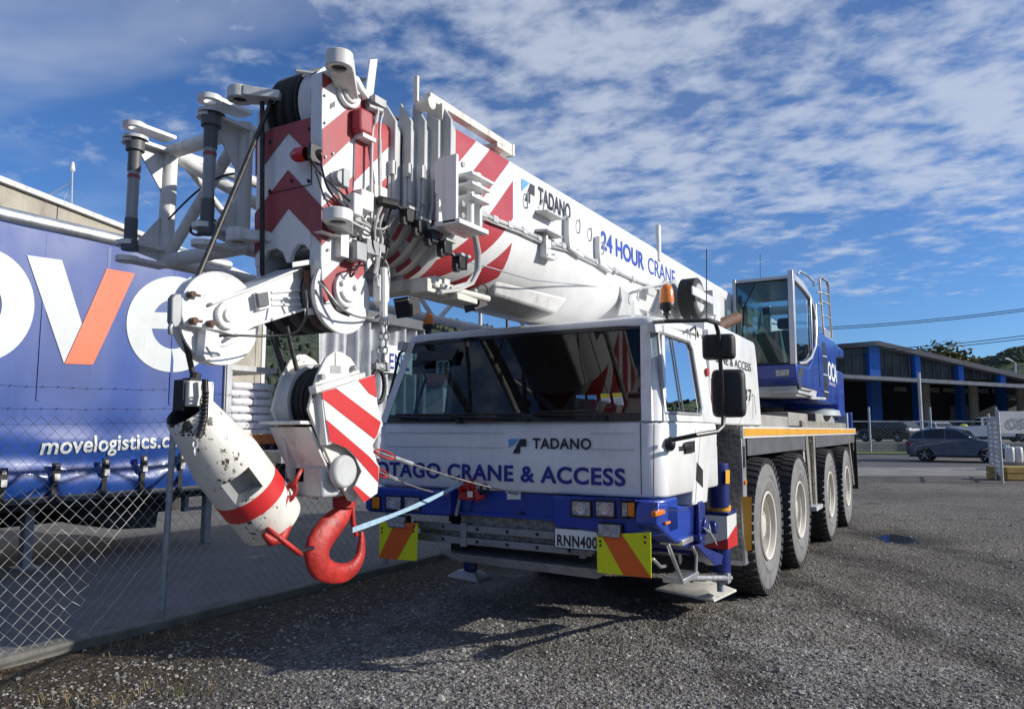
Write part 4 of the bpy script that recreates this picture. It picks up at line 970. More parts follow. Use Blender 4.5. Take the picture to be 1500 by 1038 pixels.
# lettering on the boom side
bx = secs[0][0]-.018+.003
def onboom(txt, pl, pr_, zb_, ztp, m_, bold, sp=1.0): lettering(txt, 'lettering', m_, base, (bx, pl, zb_), (0, 1, 0), (0, 0, 1), pr_-pl, ztp-zb_, bold, space=sp)
emblem('emblem', base, (bx, 4.42, 3.285), (0, 1, 0), (0, 0, 1), .19, .15)
onboom('TADANO', 4.665, 5.20, 3.315, 3.45, INK, .03)
onboom('24 HOUR', 5.79, 6.82, 3.215, 3.385, ROYAL, .035)
onboom('CRANE', 6.93, 7.76, 3.215, 3.385, ROYAL, .004)
# conduit along the boom side
m = MB(); pts = [PX(bx+.012, *p) for p in ((690, 305), (720, 320), (760, 335), (800, 354), (830, 362), (880, 387), (930, 410), (988, 432))]
m.tube(pts, .017, 8); m.tube([p+V((.004, 0, -.028)) for p in pts[:6]], .009, 6)
for i in range(14):
    t_ = i/13*(len(pts)-1); k = min(int(t_), len(pts)-2); c = pts[k].lerp(pts[k+1], t_-k); m.box(c-V((.018, .03, .024)), c+V((.02, .03, .022)))
part('conduit', m, LGREY, .003, smooth=40)
m = MB(); m.tube([PX(bx+.006, 690, 384), PX(-2.59, 780, 410), PX(-2.62, 935, 426)], .005, 5); part('cable', m, GREY)
# rope guide hooks, ledges and brackets on the boom side
for (px, py) in ((768, 292), (791, 302), (806, 312), (825, 321), (845, 330), (862, 342), (880, 362)):
    m = MB(); c = PX(bx, px, py); m.tube([c+V((.0, .05, .05)), c+V((.018, .012, .05)), c+V((.03, 0, .0)), c+V((.018, .012, -.05)), c+V((0, .05, -.05))], .006, 5); part('rope_clip', m, LGREY)
for (px, py) in ((829, 345), (874, 370)):
    m = MB(); c = PX(bx, px, py); m.prism([c+V((0, -.045, .13)), c+V((0, -.03, .13)), c+V((0, -.02, -.09)), c+V((0, .22, -.12)), c+V((0, .22, -.14)), c+V((0, -.03, -.115)), c+V((0, -.05, 0))], (.05, 0, 0)); part('hose_cradle', m, WHITE, .003)
for (px, py) in ((796, 316), (796, 343)):
    m = MB(); c = PX(bx, px, py); m.hexa([c+V((0, -.12, -.012)), c+V((.10, -.12, -.012)), c+V((.10, .13, -.012)), c+V((0, .13, -.012))], [c+V((0, -.12, .012)), c+V((.10, -.12, .0)), c+V((.10, .13, .0)), c+V((0, .13, .012))]); part('ledge', m, LGREY, .003)
m = MB(); c = PX(bx, 797, 362); m.box(c+V((0, -.07, -.09)), c+V((.06, -.045, .07))); m.box(c+V((0, -.07, -.09)), c+V((.06, .09, -.065))); m.box(c+V((.03, -.05, -.02)), c+V((.055, .01, .05))); m.cyl(c+V((0, .08, -.06)), c+V((.06, .08, -.06)), .025, 8); part('bracket', m, WHITE, .004)
m = MB(); c = PX(-2.66, 821, 398); m.box(c+V((0, -.02, -.02)), c+V((.04, .02, .02))); part('clamp', m, LGREY, .004)
# belly skid and stiffener fins
m = MB(); m.hexa([(-2.98, 4.35, 2.56), (-2.76, 4.35, 2.60), (-2.74, 5.25, 2.585), (-2.98, 5.25, 2.53)], [(-2.98, 4.3, 2.63), (-2.72, 4.3, 2.70), (-2.68, 5.35, 2.72), (-2.98, 5.35, 2.6)]); part('belly_skid', m, WHITE2, .02)
m = MB(); m.prism(polyX(-2.60, [(905, 420), (915, 428), (930, 448), (938, 462), (912, 462), (902, 462), (908, 440)]), (.025, 0, 0)); part('stiffener', m, LGREY, .003)
m = MB(); m.prism(polyX(-2.60, [(962, 420), (969, 410), (966, 455), (955, 460)]), (.05, 0, 0)); part('stiffener', m, LGREY, .003)
m = MB(); m.tube(polyX(-2.50, [(935, 425), (940, 422), (966, 417), (990, 410)]), .012, 6); m.tube(polyX(-2.5, [(935, 425), (933, 436), (936, 440)]), .008, 6); boxX(m, -2.5, (950, 430), -2.53, (960, 422)); part('pipe_bracket', m, LGREY)
# handrail bar above the boom nose
m = MB(); a = V((-2.66, 3.42, 3.66)); b = V((-2.66, 4.38, 3.66)); m.box((-2.69, 3.42, 3.635), (-2.63, 4.38, 3.685)); m.box((-2.80, 4.18, 3.60), (-2.63, 4.40, 3.635)); m.box((-2.69, 4.38, 3.60), (-2.625, 4.41, 3.69)); m.box((-2.72, 3.50, 3.53), (-2.60, 3.56, 3.64)); m.cyl((-2.70, 3.40, 3.60), (-2.60, 3.40, 3.60), .04, 10); m.box((-2.69, 3.33, 3.60), (-2.66, 3.35, 3.76)); m.box((-2.72, 4.2, 3.52), (-2.68, 4.3, 3.61)); part('handrail', m, CREAM, .004)
# bracket with lugs on the near side of the base section
m = MB()
yA_, yB_ = PX(-2.43, 663, 270).y, PX(-2.43, 701, 290).y
zt1, zb1 = PX(-2.43, 664, 226).z, PX(-2.43, 664, 326).z
m.prism([(-2.56, yA_, zt1-.04), (-2.53, yA_, zt1), (-2.405, yA_, zt1), (-2.405, yA_, zb1), (-2.50, yA_, zb1), (-2.52, yA_, zb1+.16), (-2.56, yA_, zb1+.2)], (0, .025, 0))
m.box((-2.57, yA_+.025, zb1+.02), (-2.545, yB_+.03, zt1-.06)); m.box((-2.56, yB_, zb1+.04), (-2.42, yB_+.03, zt1-.12)); m.box((-2.56, yA_, zb1-.01), (-2.38, yB_+.04, zb1+.02))
for z, l in ((zt1-.10, .24), (zt1-.16, .2), (zb1+.17, .2)):
    m.box((-2.56, yA_+.10, z), (-2.36, yA_+.10+l, z+.02)); m.cyl((-2.40, yA_+.17, z-.004), (-2.40, yA_+.17, z+.024), .05, 14)
m.cyl((-2.42, yA_+.17, zb1), (-2.42, yA_+.17, zt1-.1), .022, 12)
part('jib_bracket', m, WHITE, .004)
m = MB()
for z in (zt1-.05, zb1+.05, zb1+.12): m.disc_plate((-2.40, yA_+.06, z), (1, 0, 0), .018, .012, n=8)
part('bolt', m, GREY)
m = MB(); m.tube(polyX(-2.40, [(697, 345), (702, 370), (702, 395), (692, 415), (670, 425), (645, 428)]), .012, 6); m.tube(polyX(-2.42, [(694, 345), (698, 375), (697, 398), (684, 415), (660, 422)]), .010, 6); part('hose', m, HOSEW)
# chain of sensor blocks across the collars
m = MB(); q = [PX(x, px, py) for x, px, py in ((-2.72, 560, 296), (-2.70, 580, 300), (-2.66, 598, 316), (-2.62, 615, 332), (-2.58, 634, 346), (-2.54, 652, 362), (-2.50, 674, 384))]
m.tube(q, .013, 6)
for c in q[2:]:
    m.box(c-V((.03, .045, .045)), c+V((.03, .035, .03))); m.box(c+V((-.01, -.065, -.07)), c+V((.02, -.03, -.02)))
m.cyl(q[0]-V((0, .03, 0)), q[1], .03, 10)
part('length_sensor', m, BLACKP, .004)
m = MB()
for i, c in enumerate(q[2:]): m.box(c+V((-.03, -.03, .032)), c+V((.032, .07, .05)))
part('sensor_bracket', m, [LGREY], .003)
# nose of the base section underneath: manifold, work lamps
m = MB(); c = V((-2.95, 3.55, 2.52)); m.box((-3.15, 3.45, 2.49), (-2.6, 3.6, 2.56)); m.box((-2.75, 3.4, 2.46), (-2.62, 3.75, 2.54)); m.cyl((-2.6, 3.5, 2.50), (-2.55, 3.95, 2.49), .022, 8); m.box((-2.7, 3.62, 2.44), (-2.56, 3.84, 2.48))
for k in range(5): m.cyl((-2.72+.04*k, 3.42+.1*k, 2.53), (-2.60, 3.46+.1*k, 2.50), .012, 6)
part('valve_block', m, CREAM, .005)
def worklamp(c, rz):
    mb = MB(); ca, sa = math.cos(rz), math.sin(rz); d = V((-sa, -ca, -.25)).normalized(); u = V((ca, -sa, 0)); w = d.cross(u)
    h = lambda a, b, t: c+u*a+w*b+d*t
    mb.hexa([h(-.07, -.065, .06), h(.07, -.065, .06), h(.07, .065, .06), h(-.07, .065, .06)], [h(-.055, -.05, -.05), h(.055, -.05, -.05), h(.055, .05, -.05), h(-.055, .05, -.05)])
    mb.ring(c-d*.05+V((0, 0, .06)), u, .04, .006, 14, 5); o = part('work_lamp', mb, BLACK, .01)
    mb = MB(); mb.tube([h(-.069, .045*(1), .061), h(.069, .045, .061)], .004, 4); part('trim', mb, LGREY, parent=o)
worklamp(PX(-3.0, 599, 449), .15); worklamp(PX(-2.66, 697, 440), .5)

# ---- boom head
hx = -2.80; hy = 2.715
hd = MB()
ck = [(472, 105), (480, 102), (508, 117), (531, 141), (545, 147), (554, 156), (556, 290), (556, 372), (537, 398), (524, 412), (505, 440), (474, 446), (470, 378)]
hd.prism(polyX(hx, ck), (-.085, 0, 0))
lk_ = [PX(hx, *p) for p in ck]; hd.prism([V((-3.30, p.y, min(p.z, 3.44))) for p in lk_], (.05, 0, 0))
f_ = [(376, 210), (384, 196), (400, 187), (455, 171.5), (455, 357), (452, 366), (446, 358), (436, 358), (428, 368), (424, 384), (419, 385), (414, 370), (405, 364), (392, 367), (385, 380), (382, 392), (373, 390)]
hd.prism(polyY(hy+.004, f_), (0, .03, 0))
hd.box((-3.26, 3.02, 2.55), (-2.86, 3.10, 3.40)); hd.box((-3.26, 2.78, 2.62), (-2.86, 3.05, 2.66))
head = part('boom_head', hd, WHITE, .005)
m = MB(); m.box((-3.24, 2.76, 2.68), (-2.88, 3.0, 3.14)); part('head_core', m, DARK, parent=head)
rd = MB(); yv = hy-.0005
for P_ in ([(374, 208), (384, 196.5), (400, 187.5), (455, 172), (455, 228), (422, 194.5), (392, 234), (374, 259)],
           [(421.5, 249), (455, 285), (455, 340), (422, 305), (372.5, 375), (373, 313)]):
    rd.poly(polyY(yv, P_))
for P_ in ([(455, 173), (472, 190), (472, 245), (455, 229)], [(455, 285.5), (471, 302), (470, 356), (455, 341)], [(457, 112), (472, 105.5), (472, 131)]):
    rd.poly(polyY(hy-.0008, P_))
rx = hx+.0025
for P_ in ([(472, 105.5), (489, 119), (472.3, 131)], [(472.3, 189), (531, 141.5), (545, 147.5), (553, 156), (553, 168), (472.3, 245)], [(472.3, 303), (554, 221), (554.5, 279), (471, 360)], [(471, 413), (522, 363), (535, 388), (535, 399), (505, 428), (474, 444)]):
    rd.poly(polyX(rx, P_))
part('red_stripe', rd, RED, parent=head, smooth=0)
m = MB(); m.tube(polyY(hy-.002, [(456, 190), (456, 270), (392, 284)]), .003, 4)
for p in ((396, 208), (453, 189), (395, 280), (452, 265), (427, 265)): m.disc_plate(PY(hy-.002, *p), (0, 1, 0), .010, .008, n=8)
part('cover_seam', m, DARK, parent=head)
# top sheaves
sy, sz = 2.975, 3.455
def sheave(x0, x1, R0, y, z, m_, name, par, groove=.05, n=40):
    mb = MB(); mb.lathe((x0, y, z), (1, 0, 0), [(0, .03), (0, R0*.55), (.004, R0*.62), (.0, R0*.72), (0, R0), (.008, R0), ((x1-x0)*.5, R0-groove), (x1-x0-.008, R0), (x1-x0, R0), (x1-x0, R0*.72), (x1-x0-.004, R0*.62), (x1-x0, R0*.55), (x1-x0, .03)], n); return part(name, mb, m_, parent=par, smooth=40)
for k in range(3): sheave(-3.235+.075*k, -3.235+0.07+.075*k, .262, sy, sz, BLACK, 'sheave', head)
sheave(-3.005, -2.91, .25, sy, sz, WHITE2, 'sheave', head, .01)
m = MB(); m.cyl((-3.30, sy, sz), (-2.80, sy, sz), .06, 16); part('axle', m, DARK, parent=head)
m = MB(); m.box((-2.91, 2.86, 3.58), (-2.885, 3.1, 3.63)); m.prism([(-2.885, 2.75, 3.52), (-2.885, 3.1, 3.62), (-2.885, 3.1, 3.56), (-2.885, 2.75, 3.48)], (.0, .0, .06)); m.cyl((-3.0, 2.70, 3.60), (-2.8, 3.1, 3.66), .012, 6); part('rope_keeper', m, GREY, parent=head)
def capdisc(px, py, R0, name='axle_cap'):
    c = PX(hx+.002, px, py); mb = MB(); mb.lathe(c, (1, 0, 0), [(0, R0), (.022, R0), (.026, R0*.93), (.022, R0*.86), (.022, 0)], 28)
    for a in (.4, 2.6): mb.cyl(c+V((0.02, math.cos(a)*R0*.6, math.sin(a)*R0*.6)), c+V((.04, math.cos(a)*R0*.6, math.sin(a)*R0*.6)), .016, 10)
    mb.tube([c+V((.03, R0*.62*math.cos(a), R0*.62*math.sin(a))) for a in (3.4, 3.8, 4.2, 4.6, 5.0, 5.5)], .010, 6)
    return part(name, mb, WHITE, .002, parent=head)
capdisc(509, 137, .085); capdisc(506, 425, .095)
# pin lugs at the head corners
def lug(c, R0, hgt, arm, name='pin_lug'):
    mb = MB(); c = V(c); mb.lathe(c, (0, 0, 1), [(-hgt/2, R0*.55), (-hgt/2, R0), (hgt/2, R0), (hgt/2, R0*.55), (-hgt/2, R0*.55)], 28)
    a = V(arm); d = (a-c); d.z = 0; d.normalize(); s = V((-d.y, d.x, 0))*R0*.95
    mb.hexa([c+s*1+d*R0*.5+V((0, 0, -hgt*.42)), c-s+d*R0*.5+V((0, 0, -hgt*.42)), a-s*.8+V((0, 0, -hgt*.6)), a+s*.8+V((0, 0, -hgt*.6))], [c+s+d*R0*.5+V((0, 0, hgt*.42)), c-s+d*R0*.5+V((0, 0, hgt*.42)), a-s*.7+V((0, 0, hgt*.1)), a+s*.7+V((0, 0, hgt*.1))])
    mb.lathe(c, (0, 0, 1), [(-hgt*.3, 0), (-hgt*.3, R0*.56)], 20, 1)
    return part(name, mb, [WHITE2, DARK], .006, parent=head)
c1 = PY(2.70, 497, 90); lug(c1, .072, .085, c1+V((-.12, .20, -.05))); c2 = PY(2.70, 495, 317); lug(c2, .076, .065, c2+V((-.16, .20, 0)))
c3 = PY(2.62, 352, 139); lug(c3, .07, .07, c3+V((.2, .12, 0))); c4 = PY(2.66, 350, 346); lug(c4, .07, .075, c4+V((.2, .12, 0)))
m = MB(); m.prism(polyX(-2.79, [(508, 112), (516, 116), (532, 146), (530, 148), (520, 135)]), (.05, 0, 0)); part('lug_web', m, WHITE, .003, parent=head)
for px, py in ((476, 140), (476, 180), (476, 230), (476, 290), (549, 205), (549, 240), (480, 366), (518, 345), (551, 262), (540, 160), (500, 255), (487, 225)):
    m = MB(); c = PX(hx+.003, px, py); m.cyl(c, c+V((.008, 0, 0)), .008, 6); part('rivet', m, GREY, parent=head)
for q in ([(527, 232), (538, 225), (538, 236), (527, 243)], [(484, 152), (491, 148), (491, 156), (484, 160)]):
    m = MB(); m.poly(polyX(hx+.0035, q)); part('sticker', m, DGREY, parent=head, smooth=0)
# little things on the near face
m = MB(); c = PX(hx, 522, 182); m.box(c+V((0, -.05, -.07)), c+V((.075, .06, .07))); o = part('junction_box', m, RED, .018, parent=head)
m = MB(); c = PX(hx, 527, 205); m.box(c+V((0, -.05, -.012)), c+V((.07, .06, .014))); part('bracket', m, WHITE, .003, parent=head)
m = MB(); c = PY(2.66, 455, 224); m.cyl(c+V((.02, .06, 0)), c+V((-.03, 0, 0)), .032, 14); m.box(c+V((.0, -.02, -.05)), c+V((.02, .07, .05))); lampb = part('warning_lamp', m, BLACKP, .005, parent=crane)
m = MB(); m.lathe(c+V((-.03, 0, 0)), (-1, -.1, .05), [(0, .036), (.03, .040), (.065, .038), (.09, .026), (.10, 0)], 18); part('red_dome', m, REDLENS, parent=lampb, smooth=60)
m = MB(); c = PX(hx+.01, 491, 262); m.cyl(c, c+V((.05, 0, 0)), .04, 14); m.box(c+V((.02, .0, -.05)), c+V((.06, .05, .05))); part('buzzer', m, GREY, .006, parent=head)
m = MB(); m.prism(polyX(hx+.03, [(540, 88), (551, 87), (545, 138), (536, 146), (533, 142)]), (.012, 0, 0)); part('marker_blade', m, WHITE, .002, parent=head)
m = MB(); c = PX(hx+.03, 543, 150); m.box(c-V((.03, .02, .02)), c+V((.05, .08, .03))); m.cyl(c+V((0, -.03, -.03)), c+V((.02, .07, -.03)), .025, 10); part('switch', m, GREY, .004, parent=head)
m = MB(); boxX(m, hx, (519, 281), hx+.10, (532, 318)); part('limit_box', m, WHITE2, .008, parent=head); m = MB(); boxX(m, hx, (530, 275), hx+.07, (548, 312)); part('limit_box', m, WHITE2, .008, parent=head); m = MB(); boxX(m, hx-.02, (549, 268), hx+.06, (568, 296)); part('limit_box', m, WHITE2, .008, parent=head)
m = MB(); boxX(m, hx, (523, 352), hx+.09, (538, 384)); part('solenoid_block', m, GREY, .006, parent=head); m = MB(); boxX(m, hx, (538, 348), hx+.08, (556, 376)); part('solenoid_block', m, GREY, .006, parent=head); m = MB(); boxX(m, hx, (556, 356), hx+.07, (565, 372)); part('solenoid_block', m, GREY, .006, parent=head)
m = MB(); boxX(m, hx, (500, 338), hx+.05, (511, 378)); boxX(m, hx, (472, 338), hx+.06, (500, 346)); boxX(m, hx, (505, 352), hx+.03, (522, 362)); part('cleat', m, WHITE, .004, parent=head)
rr = random.Random(11)
hose = [([(545, 152), (553, 162), (551, 178), (545, 200), (544, 320)], .010, HOSEW), ([(550, 152), (560, 165), (556, 190), (556, 290)], .008, HOSEW), ([(556, 205), (557, 290)], .012, LGREY),
    ([(452, 228), (470, 255), (495, 278), (515, 298)], .006, BLACKP), ([(470, 240), (480, 275), (500, 300), (512, 312)], .006, BLACKP), ([(462, 250), (474, 285), (486, 310)], .004, BLACKP),
    ([(492, 275), (499, 292), (508, 308), (520, 312)], .010, LGREY), ([(505, 270), (512, 296), (503, 312)], .008, RED), ([(520, 322), (540, 332), (548, 345), (545, 360)], .008, HOSEW), ([(515, 325), (538, 338), (552, 350)], .008, HOSEW),
    ([(560, 300), (552, 320), (548, 345), (552, 380), (548, 400)], .009, HOSEW), ([(565, 305), (556, 330), (560, 352), (556, 372), (553, 400), (554, 420)], .008, LGREY), ([(548, 325), (545, 352), (550, 375)], .007, BLACKP),
    ([(540, 352), (530, 378), (520, 398), (513, 405), (516, 392), (535, 388)], .006, BLACKP), ([(552, 372), (566, 385), (570, 410), (566, 440), (556, 462), (530, 465), (500, 452), (478, 425), (466, 412)], .007, ROPEL),
    ([(470, 412), (480, 428), (492, 452), (512, 462)], .009, BLACKP), ([(448, 425), (450, 448), (446, 470), (430, 488), (390, 492), (340, 491), (322, 492)], .006, BLACKP), ([(545, 380), (552, 395), (549, 410), (558, 412)], .007, HOSEW), ([(575, 300), (566, 330), (568, 360), (560, 390)], .006, BLACKP), ([(520, 300), (536, 326), (560, 336), (572, 324)], .007, LGREY)]
for pts, r_, mm in hose:
    m = MB(); P3 = [PX(hx+.03+.05*rr.random(), *p) for p in pts]
    sm_ = []
    for i in range(len(P3)-1):        # Catmull-Rom smoothing
        a, b, c, d = P3[max(i-1, 0)], P3[i], P3[i+1], P3[min(i+2, len(P3)-1)]
        for k in range(5):
            t_ = k/5; sm_.append(.5*((2*b)+(c-a)*t_+(2*a-5*b+4*c-d)*t_*t_+(3*b-a-3*c+d)*t_**3))
    sm_.append(P3[-1]); m.tube(sm_, r_, 6); part('hose', m, mm, parent=head, smooth=60)
for i in range(16):
    m = MB(); c = PX(hx+.03, 515+50*rr.random(), 285+95*rr.random()); s_ = .008+.012*rr.random(); m.box(c-V((s_, s_*1.4, s_)), c+V((s_, s_*1.4, s_*1.6))); part('fitting', m, rr.choice((LGREY, GREY, GREY, BLACKP)), .003, parent=head)
# lower main sheaves
ly, lz = PX(hx, 505, 432).y, PX(hx, 505, 432).z
for k in range(6): sheave(-3.27+.07*k, -3.27+.066+.07*k, .195, ly, lz, DGREY if k % 2 else BLACK, 'lower_sheave', head, .035)
m = MB(); m.lathe((-2.84, ly, lz), (1, 0, 0), [(0, 0), (0, .205), (.012, .21), (.03, .21), (.034, .20), (.026, .17), (.022, .12), (.026, .10), (.026, 0)], 44); part('sheave_flange', m, WHITE, parent=head, smooth=40)
m = MB(); m.box((-3.3, ly-.12, lz-.03), (-3.27, ly+.2, 2.7)); m.cyl((-3.3, ly, lz), (-2.8, ly, lz), .05, 14); part('lower_axle', m, DGREY, parent=head)
# ---- auxiliary nose sheave on its swing arm
ns = MB(); axx = -2.94
arm = [(266, 436), (278, 424), (296, 434), (310, 443), (378, 418), (443, 391), (475, 386), (478, 394), (457, 402), (448, 425), (449, 449), (372, 474), (343, 491), (322, 484), (270, 476), (266, 462)]
ns.prism(polyX(axx, arm), (-.02, 0, 0)); ns.prism([p+V((-.16, 0, 0)) for p in polyX(axx, [(max(a_, 312), b_) for a_, b_ in arm[2:-1]])], (-.02, 0, 0))
top = polyX(axx+.03, [(310, 443), (378, 417), (443, 390), (443, 394), (378, 421), (312, 447)]); ns.prism(top, (-.2, 0, 0))
bot_ = polyX(axx+.03, [(343, 491), (372, 475), (449, 450), (449, 454), (372, 479), (346, 495)]); ns.prism(bot_, (-.2, 0, 0))
b0 = PX(-2.88, 404, 392); b1 = PX(-2.88, 478, 380); ns.hexa([PX(-2.86, 428, 392), PX(-2.86, 478, 384), PX(-3.2, 478, 384), PX(-3.2, 428, 392)], [PX(-2.86, 428, 384), PX(-2.86, 478, 376), PX(-3.2, 478, 376), PX(-3.2, 428, 384)])
ns.hexa([PX(-2.86, 446, 462), PX(-2.86, 508, 456), PX(-3.2, 508, 456), PX(-3.2, 446, 462)], [PX(-2.86, 446, 452), PX(-2.86, 508, 446), PX(-3.2, 508, 446), PX(-3.2, 446, 452)])
nose = part('nose_arm', ns, WHITE, .005)
ny_, nz_ = PX(-2.98, 323, 466).y, PX(-2.98, 323, 466).z
m = MB(); m.lathe((-3.045, ny_, nz_), (1, 0, 0), [(0, .02), (0, .13), (.014, .14), (.008, .20), (0, .222), (.012, .224), (.035, .19), (.058, .224), (.07, .222), (.062, .20), (.056, .14), (.07, .13), (.07, .02)], 48); part('nose_sheave', m, WHITE, parent=nose, smooth=40)
m = MB(); c = PX(axx, 331, 462); m.lathe(c, (1, 0, 0), [(0, .065), (.02, .065), (.024, .06), (.02, .035), (.035, .03), (.035, 0)], 26); part('axle_cap', m, WHITE, parent=nose, smooth=40)
m = MB(); m.prism(polyX(axx+.02, [(302, 483), (322, 488), (324, 521), (302, 528), (298, 520)]), (-.06, 0, 0)); m.prism(polyX(axx+.03, [(303, 507), (316, 503), (323, 505), (318, 512), (324, 520), (312, 522)]), (-.01, 0, 0)); part('rope_keeper', m, WHITE, .004, parent=nose)
m = MB(); m.prism(polyX(axx+.01, [(252, 436), (257, 430), (266, 430), (268, 440), (266, 470), (262, 478), (255, 480), (251, 470)]), (-.035, 0, 0)); m.tube(polyX(axx, [(252, 474), (249, 480), (250, 490)]), .012, 6); part('rope_guard', m, GREY, .008, parent=nose)
m = MB(); m.prism(polyX(axx+.03, [(376, 428), (395, 424), (398, 450), (380, 455)]), (-.03, 0, 0)); o = part('sensor_box', m, WHITE, .004, parent=nose); 
m = MB(); m.prism(polyX(axx+.045, [(377, 430), (393, 427), (395, 447), (380, 450)]), (-.02, 0, 0)); part('socket', m, DGREY, .003, parent=nose)
m = MB(); m.tube(polyX(axx+.04, [(449, 396), (455, 430), (465, 476)]), .022, 10); part('hinge_pin', m, RUSTY, parent=nose)
m = MB(); 
for p in ((277, 432), (280, 470), (305, 474)): c = PX(axx, *p); m.cyl(c, c+V((.035, 0, 0)), .016, 8); m.box(c+V((.02, -.02, -.006)), c+V((.03, .04, .006)))
part('latch_pin', m, RUSTY, .002, parent=nose)
for k, (a, b) in enumerate((((398, 428), (446, 425)), ((398, 438), (447, 436)), ((398, 446), (446, 446)))):
    m = MB(); m.tube([PX(axx+.004, *a), PX(axx+.004, *b)], .008, 6); part('rib', m, WHITE, parent=nose)
# hoist ropes
def rope(name, pts, r_, mm=ROPE, parent=None):
    m = MB(); m.tube(pts, r_, 8); return part(name, m, mm, parent=parent, smooth=60)
rope('hoist_rope', [PY(2.685, 384, 150), PY(2.675, 384, 400), V((-3.2, 2.75, 2.40))], .013)
rope('hoist_rope', [V((-3.2, 2.72, 3.52)), PY(2.675, 393, 160), PX(-3.01, 288, 410), PX(-3.01, 272, 428), PX(-3.01, 266, 445)], .013)
rope('hoist_rope', [PX(-3.01, 266, 440), PX(-3.01, 264, 470), PX(-3.01, 273, 505), PX(-3.01, 284, 555)], .013)
# top of boom: rope runs along to the winch
rope('hoist_rope', [V((-3.05, 3.0, 3.69)), V((-3.05, 8, 3.64)), V((-3.05, 13, 3.6))], .011)

# ---- lattice jib stowed on the far side
jb = MB(); xL, xR = -4.33, -3.60; yj = 2.86; z0, z1 = 2.73, 3.46
tb = lambda a, b, r_=.04: jb.tube([a, b], r_, 12)
for x in (xL, xR):
    tb((x, yj, z0-.02), (x, yj, z1+.03), .050)
    for z in (z0, z1): tb((x, yj, z), (x, 8.6, z), .040)
for z in (z0, z1): tb((xL, yj, z), (xR, yj, z), .046)
tb((xL+.02, yj, z0+.02), (xR-.08, yj, z1-.06), .036)
n = 6; st_ = (8.6-yj)/n
for i in range(n):
    ya, yb_ = yj+.06+i*st_, yj+(i+1)*st_
    for x in (xL, xR):
        tb((x, ya, z0 if i % 2 else z1), (x, yb_, z1 if i % 2 else z0), .024)
    for z in (z1,):
        tb((xL if i % 2 else xR, ya, z), (xR if i % 2 else xL, yb_, z), .020)
tb((xL, yj+.05, z1-.02), (xR, 3.9, z0+.1), .042)
for x in (xL, xR):
    for z, s in ((z0, 1), (z1, -1)):
        jb.prism([(x-.006, yj-.05, z+s*.0), (x-.006, yj-.05, z+s*.28), (x-.006, yj-.24, z+s*.03)], (.012, 0, 0))
        for dz, ln in ((-.045, .30), (.055, .27)):
            zz_ = z+dz+(.02 if s < 0 else -.0); jb.prism([(x-.06, yj, zz_), (x-.06, yj-.215, zz_), (x+.06, yj-.215, zz_), (x+.06, yj, zz_)], (0, 0, .022)); jb.lathe((x, yj-.25, zz_-.004), (0, 0, 1), [(0, .034), (0, .068), (.03, .068), (.03, .034), (0, .034)], 22)
jib = part('lattice_jib', jb, WHITE2, .0, smooth=40)
jib['label'] = 'white tubular lattice jib stowed beside the boom'
for x in (xL, xR):
    m = MB(); y = yj-.25; m.lathe((x+.02, y, z0+.02), (0, 0, 1), [(0, .0), (0, .05), (.06, .05), (.06, .038), (.20, .038), (.20, .034), (.50, .034), (.50, .039), (.63, .039), (.63, .055), (.70, .055), (.70, .075), (.72, .075), (.72, 0)], 18, 0, [0, 0, 0, 0, 0, 1, 1, 0, 0, 0, 0, 2, 2])
    m.lathe((x+.02, y, z0+.02), (0, 0, 1), [(.455, .0355), (.455, .037), (.475, .037), (.475, .0355)], 18, 3); part('jib_pin', m, [DGREY, GREY, LGREY, RED], parent=jib, smooth=40)
m = MB(); m.tube([(xL+.05+.68*k/14, yj-.02, 3.0+.19*math.sin(math.pi*.62*k/14)) for k in range(15)], .007, 6); part('hose', m, BLACKP, parent=jib, smooth=60); m = MB(); m.tube([(-3.72+.12*math.cos(a), 2.69, 2.83+.045*math.sin(a)) for a in [2*math.pi*k/16 for k in range(14)]], .009, 6); part('hose', m, BLACKP, parent=jib, smooth=60)

# ================================================================== CRANE UPPERWORKS
up_ = MB()
up_.cyl((CXX, 11.8, 1.66), (CXX, 11.8, 2.0), .75, 36)
part('turntable', up_, DARK, .01)
up_ = MB(); up_.box((-3.85, 10.4, 2.0), (-2.62, 14.6, 2.40)); up_.box((-3.85, 11.6, 2.4), (-3.55, 14.6, 3.3)); up_.box((-2.62, 12.2, 2.1), (-1.9, 14.4, 2.9)); part('slewing_platform', up_, BLUE, .02)
m = MB(); m.box((-4.25, 14.6, 1.9), (-1.85, 15.5, 2.75)); part('counterweight', m, BLUE, .03)
m = MB(); m.cyl((-3.5, 13.9, 3.2), (-2.6, 13.9, 3.2), .35, 24); part('winch', m, DARK)
m = MB(); m.cyl((CXX, 10.9, 2.2), (CXX, 8.4, 2.55), .13, 18); part('lift_cylinder', m, DARK)
# operator cab
oy = 10.1; oxr = -1.765; oxl = -2.56
F_ = lambda px, py, y=oy: PY(y, px, py)
zT = 3.70; zG = 2.515; zB = 2.235; yE = 12.05
ob_ = MB()
